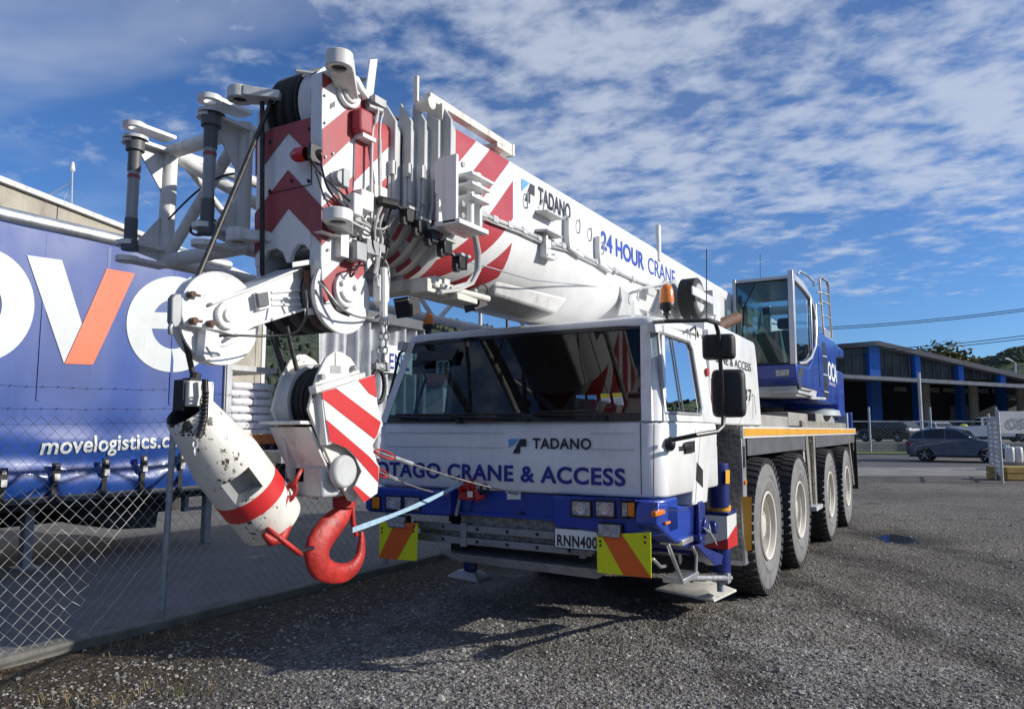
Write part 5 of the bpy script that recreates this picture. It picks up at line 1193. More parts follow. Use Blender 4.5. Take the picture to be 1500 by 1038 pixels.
# blue lower body
ob_.prism([(oxr, oy, zG), (oxr, oy+.02, zB+.08), (oxr, oy+.14, zB), (oxr, yE+.4, zB), (oxr, yE+.4, 2.95), (oxr, 11.75, 2.95), (oxr, 11.45, 2.66), (oxr, 11.1, 2.53), (oxr, 10.2, zG)], (oxl-oxr, 0, 0))
opc = part('operator_cab', ob_, BLUE, .02, seg=3)
m = MB(); m.prism(polyX(oxr+.002, [(1169, 545), (1173, 540), (1174, 570), (1189, 572), (1189, 574), (1171, 571)]), (-.008, 0, 0)); m.prism(polyX(oxr+.004, [(1171, 538), (1176, 539), (1176, 550), (1172, 550)]), (-.01, 0, 0)); part('door_seam', m, DARK, parent=opc)
m = MB(); m.hexa([(oxl, oy+.15, zB-.14), (oxr-.04, oy+.15, zB-.14), (oxr-.04, yE, zB-.10), (oxl, yE, zB-.10)], [(oxl, oy+.14, zB-.002), (oxr-.02, oy+.14, zB-.002), (oxr-.02, yE+.2, zB-.002), (oxl, yE+.2, zB-.002)]); m.box((-2.1, oy+.1, zB-.10), (oxr+.0, 11.6, zB-.06)); m.cyl((oxr-.02, 11.2, zB-.13), (oxr-.02, yE+.5, zB-.09), .025, 8); part('cab_plinth', m, LGREY, .008, parent=opc)
# silver frame: pillars, roof
m = MB()
m.prism([(oxr, oy-.02, zG-.01), (oxr, oy+.09, zG), (oxr, oy+.14, zT-.02), (oxr, oy+.03, zT+.06)], (-.07, 0, 0))
m.prism([(oxl, oy-.0, zG-.01), (oxl, oy+.07, zG), (oxl, oy+.10, zT-.0), (oxl, oy+.02, zT)], (.05, 0, 0))
m.prism([(oxr, oy+.03, zT+.03), (oxr, 10.9, zT+.03), (oxr, 11.6, zT-.07), (oxr, 12.0, zT-.28), (oxr, 12.0, zT-.46), (oxr, 11.75, zT-.22), (oxr, 11.45, zT-.12), (oxr, 10.9, zT-.07), (oxr, oy+.1, zT-.06)], (-.06, 0, 0))
m.prism([(oxr, 12.0, zT-.3), (oxr, 12.02, 2.95), (oxr, 11.84, 2.95), (oxr, 11.86, zT-.4)], (-.06, 0, 0))
m.hexa([(oxl, oy+.02, zT-.05), (oxr, oy+.02, zT-.05), (oxr, 11.6, zT-.10), (oxl, 11.6, zT-.10)], [(oxl+.03, oy+.06, zT+.0), (oxr-.03, oy+.06, zT+.0), (oxr-.03, 11.6, zT-.07), (oxl+.03, 11.6, zT-.07)])
m.hexa([(oxl, 11.95, 2.3), (oxr, 11.95, 2.3), (oxr, 12.02, 2.3), (oxl, 12.02, 2.3)], [(oxl, 11.95, 2.9), (oxr, 11.95, 2.9), (oxr, 12.02, 2.9), (oxl, 12.02, 2.9)])
m.box((oxl, 11.94, 2.9), (oxl+.12, 12.02, 3.6)); m.box((oxr-.12, 11.94, 2.9), (oxr, 12.02, 3.4)); m.box((oxl, 11.94, 3.45), (oxr, 12.02, 3.58))
# curved frame of the side window
wp = [PX(oxr-.01, *p) for p in ((1171, 532), (1180, 531), (1188, 524), (1194, 508), (1195.5, 480), (1194, 445))]
m.tube(wp, .022, 8); m.tube([PX(oxr-.01, 1187, 436), PX(oxr-.01, 1190, 522)], .014, 6)
part('cab_frame', m, mat('silver_paint', (.55, .56, .57), .35, metal=.5, var=.06, grime=.2), .012, parent=opc, seg=3)
m = MB(); m.poly([(oxl+.04, oy+.012, zG), (oxr-.06, oy+.012, zG), (oxr-.06, oy+.085, zT-.05), (oxl+.04, oy+.06, zT-.05)]); part('front_glass', m, GLASSC, parent=opc, smooth=0)
m = MB(); m.poly([(oxr-.03, oy+.1, zG), (oxr-.03, 11.2, zG+.02), (oxr-.03, 11.85, 2.95), (oxr-.03, 11.9, zT-.3), (oxr-.03, 11.4, zT-.1), (oxr-.03, oy+.1, zT-.05)]); part('side_glass', m, GLASSC, parent=opc, smooth=0)
m = MB(); m.poly([(oxl+.02, oy+.1, zG), (oxl+.02, 11.9, zG), (oxl+.02, 11.9, zT-.1), (oxl+.02, oy+.1, zT-.05)]); part('side_glass', m, GLASSC, parent=opc, smooth=0)
m = MB(); m.tube([(oxl+.04, oy, zG+.01), (oxr-.07, oy, zG+.01), (oxr-.07, oy+.075, zT-.06), (oxl+.04, oy+.05, zT-.05), (oxl+.04, oy, zG+.01)], .018, 6); m.tube([(oxl+.1, oy-.02, zG+.05), (oxl+.14, oy+.03, 3.3), (oxl+.3, oy+.06, 3.62)], .008, 5); part('glass_seal', m, BLACKP, parent=opc)
m = MB(); m.box((-2.42, 10.9, 2.35), (-1.95, 11.5, 2.62)); m.hexa([(-2.38, 11.4, 2.6), (-1.98, 11.4, 2.6), (-1.98, 11.55, 2.6), (-2.38, 11.55, 2.6)], [(-2.34, 11.55, 3.15), (-2.02, 11.55, 3.15), (-2.02, 11.68, 3.15), (-2.34, 11.68, 3.15)]); m.box((-2.28, 11.58, 3.17), (-2.08, 11.66, 3.34)); part('operator_seat', m, BLACK, .04, parent=opc)
m = MB(); m.hexa([(-2.3, 10.35, 2.5), (-1.95, 10.35, 2.5), (-1.95, 10.6, 2.5), (-2.3, 10.6, 2.5)], [(-2.45, 10.35, 2.95), (-2.0, 10.38, 3.0), (-2.0, 10.45, 3.0), (-2.45, 10.42, 2.95)]); m.box((-2.5, 10.3, 2.5), (-2.44, 11.5, 2.75)); m.tube([(-2.5, 10.2, 2.6), (-2.5, 10.3, 3.5)], .03, 8); m.box((-2.5, 10.3, 3.1), (-2.4, 10.6, 3.35)); part('console', m, mat('grey_green_console', (.13, .17, .17), .6, var=.2), .02, parent=opc)
m = MB(); m.box(PY(oy-.012, 1136, 551), PY(oy+.03, 1157, 541)); o = part('front_lamp', m, LENS, .006, parent=opc)
m = MB(); m.tube([PX(oxr-.08, 1168, 402), PX(oxr-.08, 1171, 397), PX(oxr-.08, 1182, 403), PX(oxr-.08, 1191, 412), PX(oxr-.08, 1192, 420)], .016, 6); part('roof_rail', m, ALU, parent=opc)
m = MB(); lx = oxr-.06
ladd = [((1200, 409), (1206, 490)), ((1213, 414), (1218, 492))]
m.tube([PX(lx, 1206, 490), PX(lx, 1200, 409), PX(lx, 1202, 406), PX(lx, 1211, 412), PX(lx, 1213, 420), PX(lx, 1218, 495)], .022, 8)
for a, b in (((1201, 428), (1214, 432)), ((1203, 441), (1215, 446)), ((1205, 462), (1217, 466)), ((1196, 428), (1202, 428)), ((1197, 445), (1203, 445))): m.tube([PX(lx, *a), PX(lx, *b)], .016, 6)
boxX(m, lx, (1209, 500), lx-.03, (1219, 488)); part('access_ladder', m, ALU, .002)
m = MB(); bxr = -1.775
m.prism(polyX(bxr, [(1197, 480), (1206, 490), (1223, 501), (1226.5, 592), (1212, 590), (1198, 588)]), (-.6, 0, 0)); boxX(m, bxr, (1222, 502), -2.2, (1229, 524)); boxX(m, bxr+.001, (1229, 508), -2.0, (1236, 524))
rb_ = part('engine_cowl', m, BLUE, .012)
m = MB(); 
for a, b, c, d in ((500, 519, 1204, 1209), (523, 546, 1205, 1211), (550, 572, 1206, 1212), (574, 584, 1207, 1213)): m.prism(polyX(bxr+.002, [(c, a), (d, a+2), (d+.5, b+1), (c+.5, b)]), (-.006, 0, 0))
part('step_recess', m, BLACKP, parent=rb_)
m = MB()
for y_, a, b in ((521, 1204.5, 1210.5), (548, 1205.5, 1211.5), (573, 1207, 1213)): m.tube(polyX(bxr+.012, [(a, y_), (b, y_+1.5)]), .012, 6)
part('step_rung', m, WHITE, parent=rb_)
a = PX(bxr+.004, 1213.5, 556); b = PX(bxr+.004, 1226, 556); lettering('OCA', 'lettering', WLET, rb_, a, (0, 1, 0), (0, 0, 1), (b-a).y, PX(bxr, 1213.5, 529).z-a.z, .03)
a = PX(bxr+.004, 1214.5, 563); lettering('CRANE ACCESS', 'lettering', WLET, rb_, a, (0, 1, 0), (0, 0, 1), .75, .05, .0)
m = MB(); m.box((-1.95, 16.0, 1.69), (-1.8, 16.2, 2.0)); part('rear_post', m, BLUE, .01)
# slabs and fittings lying on the deck
for (a, b, c, d, x) in ((1112, 1155, 610, 628, -1.95), (1156, 1183, 606, 627, -1.98), (1196, 1222, 608, 626, -1.95)):
    p0 = PX(x, a, d); p1 = PX(x, b, c); m = MB(); m.box((x, p0.y, 1.668), (x-.5, p1.y, p1.z)); part('deck_weight', m, mat('weathered_grey_steel', (.29, .28, .26), .7, var=.2, grime=.5), .015)
m = MB(); p0 = PX(-1.83, 1172, 624); p1 = PX(-1.83, 1236, 612); m.box((-1.84, p0.y, 1.668), (-1.80, p1.y, 1.78)); part('deck_rail', m, CHECK, .004)
m = MB(); c = V((-2.35, 13.9, 1.9)); m.lathe(c, (0, 0, 1), [(0, .62), (.09, .60), (.12, .5), (.13, 0)], 30); m.box((-2.0, 15.6, 1.67), (-1.83, 15.75, 1.98)); part('outrigger_plate', m, mat('pale_blue_grey_steel', (.30, .37, .41), .5, var=.12, grime=.3), .006)
# cable reel on its bracket beside the boom
m = MB(); c = PX(-2.27, 1016, 437); m.lathe(c, (1, 0, 0), [(-.10, .08), (-.10, .2), (.06, .2), (.06, .12)], 32); 
for k in range(8): m.ring(c+V((-.095+.02*k, 0, 0)), (1, 0, 0), .2, .011, 32, 6)
reel = part('cable_reel', m, BLACK, smooth=60)
m = MB(); m.lathe(c, (1, 0, 0), [(.062, .15), (.075, .14), (.075, .05), (.10, .045), (.10, 0)], 26); m.lathe(c, (1, 0, 0), [(-.20, 0), (-.20, .21), (-.19, .21), (-.19, 0)], 32); part('hub', m, LGREY, parent=reel, smooth=40)
m = MB(); m.box(c+V((.11, -.42, -.035)), c+V((.125, .30, .05))); m.box(c+V((-.3, .26, -.14)), c+V((.13, .40, .12))); m.box(c+V((-.3, .4, -.12)), c+V((.0, 1.0, .12))); part('reel_bracket', m, WHITE, .006, parent=reel)
m = MB(); m.tube([c+V((.0, -.1, -.19)), c+V((.06, -.05, -.5)), c+V((.05, -.1, -.8))], .004, 4); m.tube([c+V((.1, .42, -.1)), c+V((.1, .40, -.4)), c+V((0, .8, -.5))], .010, 5); part('cable', m, LGREY, parent=reel)
m = MB(); q = PX(-2.56, 967, 350); m.box((-2.60, q.y-.03, 3.40), (-2.56, q.y+.03, 3.78)); part('marker_blade', m, WHITE, .003)

# ================================================================== HOOK BLOCK, WEIGHT, SLINGS
hb = thing('hook_block', (-2.95, 2.9, 1.0), 'white sheave block with red diagonal stripes and a big red hook under the boom head', 'hook block')
hxr = -2.74
m = MB()
ch = [(452, 600), (458, 575), (466, 548), (478, 524), (490, 515), (500, 515), (514, 524), (528, 545), (533, 553), (545, 590), (546, 640), (540, 690), (520, 735), (512, 733), (490, 690), (468, 640)]
for x in (hxr, -3.00): m.prism(polyX(hxr, ch) if x == hxr else [p+V((x-hxr, 0, 0)) for p in polyX(hxr, ch)], (-.018, 0, 0))
cheek = part('cheek_plate', m, WORN, .004, parent=hb)
# striped outer plate, folded forward at its rim
sp = [(472, 574), (549, 548), (553, 590), (561, 622), (546, 652), (552, 676), (556, 683), (553, 722), (533, 736), (520, 712), (530, 690), (520, 668), (503, 652), (482, 648)]
m = MB(); pl = polyX(hxr+.045, sp); m.prism(pl, (-.008, 0, 0))
m.prism(polyX(hxr+.04, [(470, 574), (476, 572), (486, 650), (478, 652)]), (-.045, 0, 0))
plate = part('stripe_plate', m, WHITE, .002, parent=hb)
m = MB(); xx = hxr+.0475
for q in ([(472, 574), (492, 568), (558, 618), (553, 636), (549, 643), (472.5, 583)], [(525, 556.5), (549, 548.4), (552, 582), (541, 576)],
          [(478, 614), (541, 668), (555, 684), (554, 706), (524, 672), (510, 657), (483, 646)], [(517, 714), (522, 711), (543, 729), (533, 735.5)]):
    m.poly(polyX(xx, q))
part('red_stripe', m, REDB, parent=plate, smooth=0)
m = MB(); m.box((hxr-.02, *(PX(hxr, 468, 575).yz)), (hxr+.04, *(PX(hxr, 548, 549).yz))) if False else m.prism(polyX(hxr+.05, [(464, 576), (462, 566), (535, 545), (536, 552)]), (-.05, 0, 0)); part('top_flange', m, WHITE2, .003, parent=hb)
m = MB()
for p in ((468, 552), (516, 539)): c = PX(hxr, *p); m.cyl(c, c+V((.03, 0, 0)), .016, 8)
boxX(m, hxr+.002, (484, 546), hxr-.01, (500, 536)); m.cyl(PX(hxr, 491, 516), PX(hxr, 491, 536), .005, 4); part('bolt', m, GREY, .002, parent=hb)
# spreader web at the front and lower guard
m = MB(); fr = [PX(hxr-.02, 453, 625), PX(hxr-.02, 470, 668), PX(hxr-.02, 495, 720)]
for a, b in zip(fr, fr[1:]): m.hexa([a, a+V((-.29, 0, 0)), a+V((-.29, .02, 0)), a+V((0, .02, 0))], [b, b+V((-.29, 0, 0)), b+V((-.29, .02, 0)), b+V((0, .02, 0))])
m.hexa([fr[0]+V((0, -.06, .012)), fr[0]+V((-.30, -.06, .012)), fr[0]+V((-.30, .10, .012)), fr[0]+V((0, .10, .012))], [fr[0]+V((0, -.06, .03)), fr[0]+V((-.30, -.06, .03)), fr[0]+V((-.30, .10, .03)), fr[0]+V((0, .10, .03))])
bc = PX(hxr, 500, 560); m.box((hxr-.02, bc.y-.02, bc.z+.05), (-3.04, bc.y+.04, bc.z+.10))
part('spreader', m, WHITE2, .004, parent=hb)
m = MB(); m.prism(polyX(-2.985, [(412, 640), (462, 650), (500, 720), (450, 728), (420, 700)]), (.02, 0, 0)); part('far_cheek', m, LGREY, .004, parent=hb)  # white plate in light grey: shade of the far side put into the colour
hy_, hz_ = PX(hxr, 500, 588).y, PX(hxr, 500, 588).z
m = MB(); g_ = [(a, V((-3.0, hy_-.205*math.cos(a), hz_+.205*math.sin(a)))) for a in [R(-40+14*k) for k in range(11)]]
for (a0, p0), (a1, p1) in zip(g_, g_[1:]):
    i0 = V((0, .02*math.cos(a0), -.02*math.sin(a0))); i1 = V((0, .02*math.cos(a1), -.02*math.sin(a1))); m.hexa([p0, p0+V((.085, 0, 0)), p0+V((.085, 0, 0))+i0, p0+i0], [p1, p1+V((.085, 0, 0)), p1+V((.085, 0, 0))+i1, p1+i1])
part('sheave_guard', m, LGREY, 0, parent=hb, smooth=60)  # white guard coloured light grey to paint in its shadowed side
for x in (-2.80, -2.87, -2.94):
    m = MB(); m.lathe((x-.03, hy_, hz_), (1, 0, 0), [(0, .02), (0, .175), (.01, .185), (.03, .155), (.05, .185), (.06, .175), (.06, .02)], 40); part('sheave', m, BLACK, parent=hb, smooth=40)
m = MB(); lc = PX(hxr, 500, 690); m.cyl((-3.08, lc.y, lc.z), (hxr+.03, lc.y, lc.z), .045, 18); m.cyl((hxr-.01, lc.y, lc.z), (hxr+.035, lc.y, lc.z), .085, 24)
m.box((-3.05, lc.y-.10, lc.z-.13), (hxr-.03, lc.y+.1, lc.z+.03)); part('crosshead', m, LGREY, .015, parent=hb)
m = MB(); m.box((-3.045, PX(-2.9, 463, 700).y-.02, lc.z-.06), (-2.90, lc.y-.1, lc.z+.04)); part('counterweight_block', m, WHITE2, .006, parent=hb)
# the hook: shank, bowl and tip swept along one curve
hpx = [(505, 728), (503, 745), (496, 757), (484, 770), (470, 788), (463, 808), (468, 828), (485, 838), (505, 838), (520, 828), (528, 812), (530, 792), (530, 778)]
hr = [17, 18, 21, 25, 26, 25, 23, 19, 17, 14, 11, 8, 4]
XH = -2.89; P3 = [PX(XH, *p) for p in hpx]; kpx = (P3[0]-C0).dot(FW)/1083
sm_, sr = [], []
for i in range(len(P3)-1):
    a, b, c, d = P3[max(i-1, 0)], P3[i], P3[i+1], P3[min(i+2, len(P3)-1)]
    for k in range(5):
        t_ = k/5; sm_.append(.5*((2*b)+(c-a)*t_+(2*a-5*b+4*c-d)*t_*t_+(3*b-a-3*c+d)*t_**3)); sr.append((hr[i]*(1-t_)+hr[i+1]*t_)*kpx*.80)
sm_.append(P3[-1]); sr.append(hr[-1]*kpx*.80)
m = MB(); rings = []; cen = PX(XH, 502, 795)
for i, p in enumerate(sm_):
    tg = (sm_[min(i+1, len(sm_)-1)]-sm_[max(i-1, 0)]).normalized(); sx = V((1, 0, 0)); nn = tg.cross(sx).normalized()
    if nn.dot(cen-p) < 0: nn = -nn
    r_ = sr[i]; rg = []
    for k in range(20):
        a = 2*math.pi*k/20; ca, sa = math.cos(a), math.sin(a)
        wd = r_*(.62+.14*ca)          # thicker towards the inside of the bowl, thinner at its back
        rg.append(p+nn*(r_*1.02*ca)+sx*(wd*sa))
    rings.append(rg)
loft(m, rings, capb=True, capt=True)
hk = part('hook', m, REDS, smooth=60, parent=hb)
m = MB(); m.tube([PX(XH, 516, 738), PX(XH, 517, 765), PX(XH, 522, 785)], [.012, .016, .012], 8); boxX(m, XH+.02, (509, 742), XH-.03, (519, 735)); part('safety_latch', m, REDS, .003, parent=hk)
m = MB(); m.lathe(PX(XH, 504, 742), (0, 0, 1), [(0, .05), (0, .062), (.05, .062), (.07, .045)], 20); part('hook_nut', m, REDS, parent=hk, smooth=40)
# fall ropes belong to the crane's hoist
for (a, b, x) in (((397, 486), (432, 600), -3.02), ((420, 478), (446, 590), -2.95), ((402, 487), (437, 600), -3.06)):
    rope('hoist_rope', [PX(x, *a), PX(x, *b)], .012)

# overhaul weight on the nose rope
W0 = PX(-3.0, 283, 612); W1 = PX(-3.0, 400, 765)
ow = thing('overhaul_weight', tuple(W1), 'chipped white bullet shaped weight with a red band hanging tilted beside the hook block', 'crane weight')
ax = W1-W0; Ln = ax.length; axn = ax.normalized(); kk = ((W0-C0).dot(FW))/1083
m = MB(); Rm = 52*kk
prof = [(.10, .0), (.02, Rm*.50), (-.04, Rm*.56), (-.05, Rm*.62), (-.03, Rm*.68), (Ln*.22, Rm*.86), (Ln*.36, Rm*.985), (Ln*.40, Rm), (Ln*.965, Rm), (Ln*.985, Rm*.97), (Ln, Rm*.90), (Ln*1.005, 0)]
vd = (C0-W0).normalized(); vd = (vd-axn*vd.dot(axn)).normalized(); sd = axn.cross(vd)
t0, t1 = Ln*.41, Ln*.59
prof = prof[:8]+[(t0, Rm), (t1, Rm)]+prof[8:]; mis_ = [1, 1, 1]+[0]*9+[2]
def onw(t, a, r_): return W0+axn*t+(vd*math.cos(a)+sd*math.sin(a))*r_
NW = 48; KA, KB = -3, 4
for i in range(len(prof)-1):
    for k in range(NW):
        kk_ = k if k < NW/2 else k-NW
        if prof[i][0] == t0 and KA <= kk_ < KB: continue
        a0, a1 = 2*math.pi*k/NW, 2*math.pi*(k+1)/NW
        m.poly([onw(prof[i][0], a0, max(prof[i][1], 1e-4)), onw(prof[i][0], a1, max(prof[i][1], 1e-4)), onw(prof[i+1][0], a1, max(prof[i+1][1], 1e-4)), onw(prof[i+1][0], a0, max(prof[i+1][1], 1e-4))], mis_[i])
body = part('weight_body', m, [WORN, DARK, RUSTY], parent=ow, smooth=30)
aA, aB = 2*math.pi*KA/NW, 2*math.pi*KB/NW
m = MB(); o4 = [onw(t0, aA, Rm), onw(t1, aA, Rm), onw(t1, aB, Rm), onw(t0, aB, Rm)]; i4 = [onw(t0+.01, aA*.9, Rm*.62), onw(t1-.01, aA*.9, Rm*.62), onw(t1-.01, aB*.9, Rm*.62), onw(t0+.01, aB*.9, Rm*.62)]
m.poly(i4)
m.poly([o4[0], o4[1], i4[1], i4[0]]); m.poly([o4[2], o4[3], i4[3], i4[2]])
for t_, it in ((t0, t0+.01), (t1, t1-.01)):
    m.poly([onw(t_, 2*math.pi*k/NW, Rm) for k in range(KA, KB+1)]+[onw(it, aB*.9, Rm*.62), onw(it, aA*.9, Rm*.62)])
part('slot', m, [GREY], parent=ow, smooth=0)
m = MB(); m.lathe(W0, axn, [(Ln*.62, Rm*.99), (Ln*.62, Rm+.0025), (Ln*.75, Rm+.0025), (Ln*.75, Rm*.99)], 44); part('red_band', m, REDB, parent=ow, smooth=30)
# rope socket block, chain and hose
m = MB(); sc_ = PX(-3.0, 286, 578); u = V((0, .90, .35)).normalized()
m.box(sc_+V((-.06, -.075, -.055)), sc_+V((.06, .055, .06))); o = part('rope_clamp', m, WORN, .006, parent=ow)
m = MB(); m.box(sc_+V((-.035, -.088, -.075)), sc_+V((.035, -.076, .065))); m.box(sc_+V((-.03, -.05, .06)), sc_+V((.03, .0, .075))); m.cyl(sc_+V((0, -.01, .05)), sc_+V((0, .0, .10)), .025, 10); part('clamp_jaw', m, DARK, .003, parent=ow)
m = MB(); m.tube([sc_+V((.05, .03, -.05)), sc_+V((.06, .05, -.11)), W0+V((.08, .05, -.02)), W0+axn*.06+V((.1, .06, -.04))], [.02, .022, .024, .018], 10); part('swivel', m, DARK, parent=ow)
def chain(name, pts, parent, r_=.004, ln=.034, mm=GALV):
    pts = [V(p) for p in pts]; seg = []; 
    tot = sum((b-a).length for a, b in zip(pts, pts[1:])); n = max(2, int(tot/ln)); mb = MB()
    def at(d):
        for a, b in zip(pts, pts[1:]):
            L_ = (b-a).length
            if d <= L_: return a.lerp(b, d/L_)
            d -= L_
        return pts[-1]
    for i in range(n):
        a = at(i*ln); b = at((i+1)*ln+ln*.25); d = (b-a); 
        if d.length < 1e-4: continue
        d.normalize(); s = d.orthogonal().normalized(); s = s if i % 2 else d.cross(s); c = (a+b)/2; hl = ln*.62; w = ln*.30; P_ = []
        for k in range(13):
            t_ = 2*math.pi*k/12; P_.append(c+d*hl*math.cos(t_)+s*w*math.sin(t_))
        mb.tube(P_, r_, 5, caps=False)
    return part(name, mb, mm, parent=parent, smooth=60)
chain('chain', [sc_+V((.065, .0, .06)), sc_+V((.07, -.0, -.03)), PX(-2.93, 291, 610), PX(-2.88, 286, 650), PX(-2.86, 284, 675)], ow, .0038, .032)
m = MB(); m.tube([PX(-2.9, 300, 555), PX(-2.9, 301, 575), PX(-2.88, 300, 610), PX(-2.88, 294, 632), PX(-2.88, 291, 640)], .014, 8)
for k in range(10): c = PX(-2.88, 301-.6*k, 575+6*k); m.ring(c, (0, 0.1, 1), .014, .004, 10, 4)
part('coil_hose', m, BLACKP, parent=ow, smooth=60)
# heavy red chain and shackle from the weight back to the block
chain('red_chain', [PX(-2.84, 441, 688), PX(-2.85, 432, 706), PX(-2.86, 421, 728), PX(-2.87, 413, 752)], ow, .011, .075, REDS)
m = MB(); hp = [PX(-2.87, 411, 750), PX(-2.87, 419, 770), PX(-2.87, 411, 788), PX(-2.87, 397, 792), PX(-2.87, 386, 782)]; m.tube(hp, [.028, .03, .03, .026, .012], 10); part('small_hook', m, REDS, parent=ow, smooth=60)
m = MB(); a = PX(-2.83, 394, 776); b = PX(-2.83, 438, 810); d = (b-a).normalized(); s = d.cross(V((1, 0, 0))).normalized(); P_ = []
for k in range(25):
    t_ = 2*math.pi*k/24; P_.append((a+b)/2+d*((b-a).length/2)*math.cos(t_)+V((.06, 0, 0))*math.sin(t_)+s*.02*math.sin(t_))
m.tube(P_, .0125, 8, caps=False); part('oval_link', m, REDS, parent=ow, smooth=60)
m = MB(); m.tube([PX(-2.82, 436, 808), PX(-2.83, 447, 805), PX(-2.85, 458, 802)], .012, 6); part('black_tie', m, BLACKP, parent=ow)

# hoist limit switch weight hanging from the head (chain and loop)
lw = thing('limit_weight', tuple(PX(-2.73, 556, 610)), 'black coil loop on a thin chain hanging in front of the windscreen edge', 'hanging chain')
m = MB(); x = -2.73; m.prism(polyX(x, [(556, 402), (570, 402), (571, 440), (563, 452), (556, 440)]), (-.05, 0, 0)); m.cyl(PX(x, 562, 392), PX(x, 562, 470), .022, 10); part('switch_housing', m, WHITE2, .006, parent=lw)
chain('chain', [PX(x, 560, 455), PX(x, 558, 500), PX(x, 552, 545)], lw, .005, .04, ROPEL); chain('chain', [PX(x, 565, 455), PX(x, 566, 500), PX(x, 560, 545)], lw, .005, .04, GREY)
m = MB(); P_ = [PX(x, 551+9*math.cos(t_)+3, 565+24*math.sin(t_)) for t_ in [2*math.pi*k/24 for k in range(25)]]; m.tube(P_, .012, 8, caps=False)
for p in P_[::1]: m.ball(p, .015, 6)
part('coil_loop', m, BLACK, parent=lw, smooth=60)
m = MB(); c = PX(x, 556, 538); m.ball(c, .03, 8); m.box(c+V((-.02, -.05, -.015)), c+V((.02, .05, .02))); m.box(c+V((0, .03, -.02)), c+V((.03, .06, .03))); part('shackle', m, GREY, .004, parent=lw)

# webbing strap and wire slings that steady the block
ts = MB(); a = PX(-2.87, 516, 776); b = PY(4.74, 678, 706); d = (b-a).normalized(); sgv = d.cross(V((1, 0, 0))).normalized()*.014
nn = 14
for i in range(nn):
    p = a.lerp(b, i/nn); q = a.lerp(b, (i+1)/nn); s0 = sgv*(1+.1*math.sin(i)); s1 = sgv*(1+.1*math.sin(i+1)); o_ = V((.0035, 0, 0))
    sag0 = V((0, 0, -.02*math.sin(math.pi*i/nn))); sag1 = V((0, 0, -.02*math.sin(math.pi*(i+1)/nn)))
    ts.hexa([p-s0+sag0, q-s1+sag1, q-s1+o_+sag1, p-s0+o_+sag0], [p+s0+sag0, q+s1+sag1, q+s1+o_+sag1, p+s0+o_+sag0])
P_ = [PX(-2.87, 516+12*math.cos(t_), 782+7*math.sin(t_)) for t_ in [2*math.pi*k/12 for k in range(13)]]
o = ts.build('tie_down_strap', STRAP, None, loc=tuple(b), smooth=30); tag(o, 'pale blue webbing strap pulling the big hook back to the red ratchet on the bumper', 'strap')
for (a, b, lab, sag) in ((PX(hxr+.05, 549, 660), PY(4.90, 757, 722), 'upper wire rope sling with a red eye crossing the painted company name', .02), (PX(hxr+.03, 553, 690), PY(4.80, 655, 724), 'lower wire rope sling from the block to the blue bumper end', .02)):
    m = MB(); pts = [a.lerp(b, k/10)+V((0, 0, -sag*math.sin(math.pi*k/10))) for k in range(11)]
    t_ = thing('wire_sling', tuple(b), lab, 'wire sling', 'wire slings steadying the hook block')
    mm = MB(); mm.tube(pts, .006, 6); part('wire', mm, ROPEL, parent=t_, smooth=60)
    mm = MB(); mm.tube(pts[1:3], .014, 8); mm.cyl(pts[9], pts[10], .014, 8); part('ferrule', mm, GALV, parent=t_)
    mm = MB(); d = (pts[1]-pts[0]); s = d.cross(V((1, 0, 0))).normalized()*.018; mm.tube([pts[0]+d*(.5+.5*math.cos(w))+s*math.sin(w) for w in [2*math.pi*k/14 for k in range(15)]], .006, 6, caps=False); part('eye', mm, REDS, parent=t_, smooth=60)

# ================================================================== FENCE BESIDE THE YARD
FX = -5.86
fence = thing('chain_link_fence', (FX, 4.02, 0), 'chain link fence with barbed wire on top running between the gravel and the blue trailer', 'fence')
zf0, zf1 = 0.06, PX(FX, 150, 612).z
YF0, YF1 = 0.6, 14.0
p_ = .0505; nw = int((YF1-YF0)/p_); nz = int((zf1-zf0)/.052)
mb = MB()
def fdis(y, z):
    s = .030*math.exp(-((y-3.35)**2/.10+(z-.42)**2/.05))
    return V((.022*mnoise(V((y*1.3, z*1.5, 2)))*math.sin(math.pi*min(1, max(0, (z-zf0)/(zf1-zf0)))), .012*mnoise(V((y*2.2, z*2.2, 5)))+s*1.5*mnoise(V((y*9, z*9, 1))), .010*mnoise(V((y*1.7, z*2, 9)))-s*.8))
for k in range(nw):
    pts = []
    for j in range(nz+1):
        y = YF0+(k+((j+k) % 2))*p_; z = zf0+j*(zf1-zf0)/nz; pts.append(V((FX+.02+(.003 if (j+k) % 2 else -.003), y, z))+fdis(y, z))
    mb.tube(pts, .0022, 3, caps=False)
part_ = lambda name, m, mt, par, bevel=0, smooth=35: m.build(name, mt, par, bevel=bevel, smooth=smooth)
GW = mat('galvanised_wire', (0.40, 0.41, 0.42), 0.4, metal=0.55, var=0.15, vs=20)
part_('wire_mesh', mb, GW, fence, smooth=0)
for y, lean in ((1.15, 0), (4.02, .03), (6.9, 0), (9.8, 0), (12.7, 0)):
    m = MB(); m.tube([(FX-.03, y, 0), (FX-.03, y+lean, zf1+.02)], .027, 12); m.tube([(FX-.03, y+lean, zf1+.02), (FX-.03, y+lean+.0, zf1+.32)], .018, 8)
    for z in (.35, 1.05): m.ring((FX-.03, y+lean*z/1.6, z), (0, 0, 1), .029, .003, 12, 4)
    part_('post', m, GALV, fence)
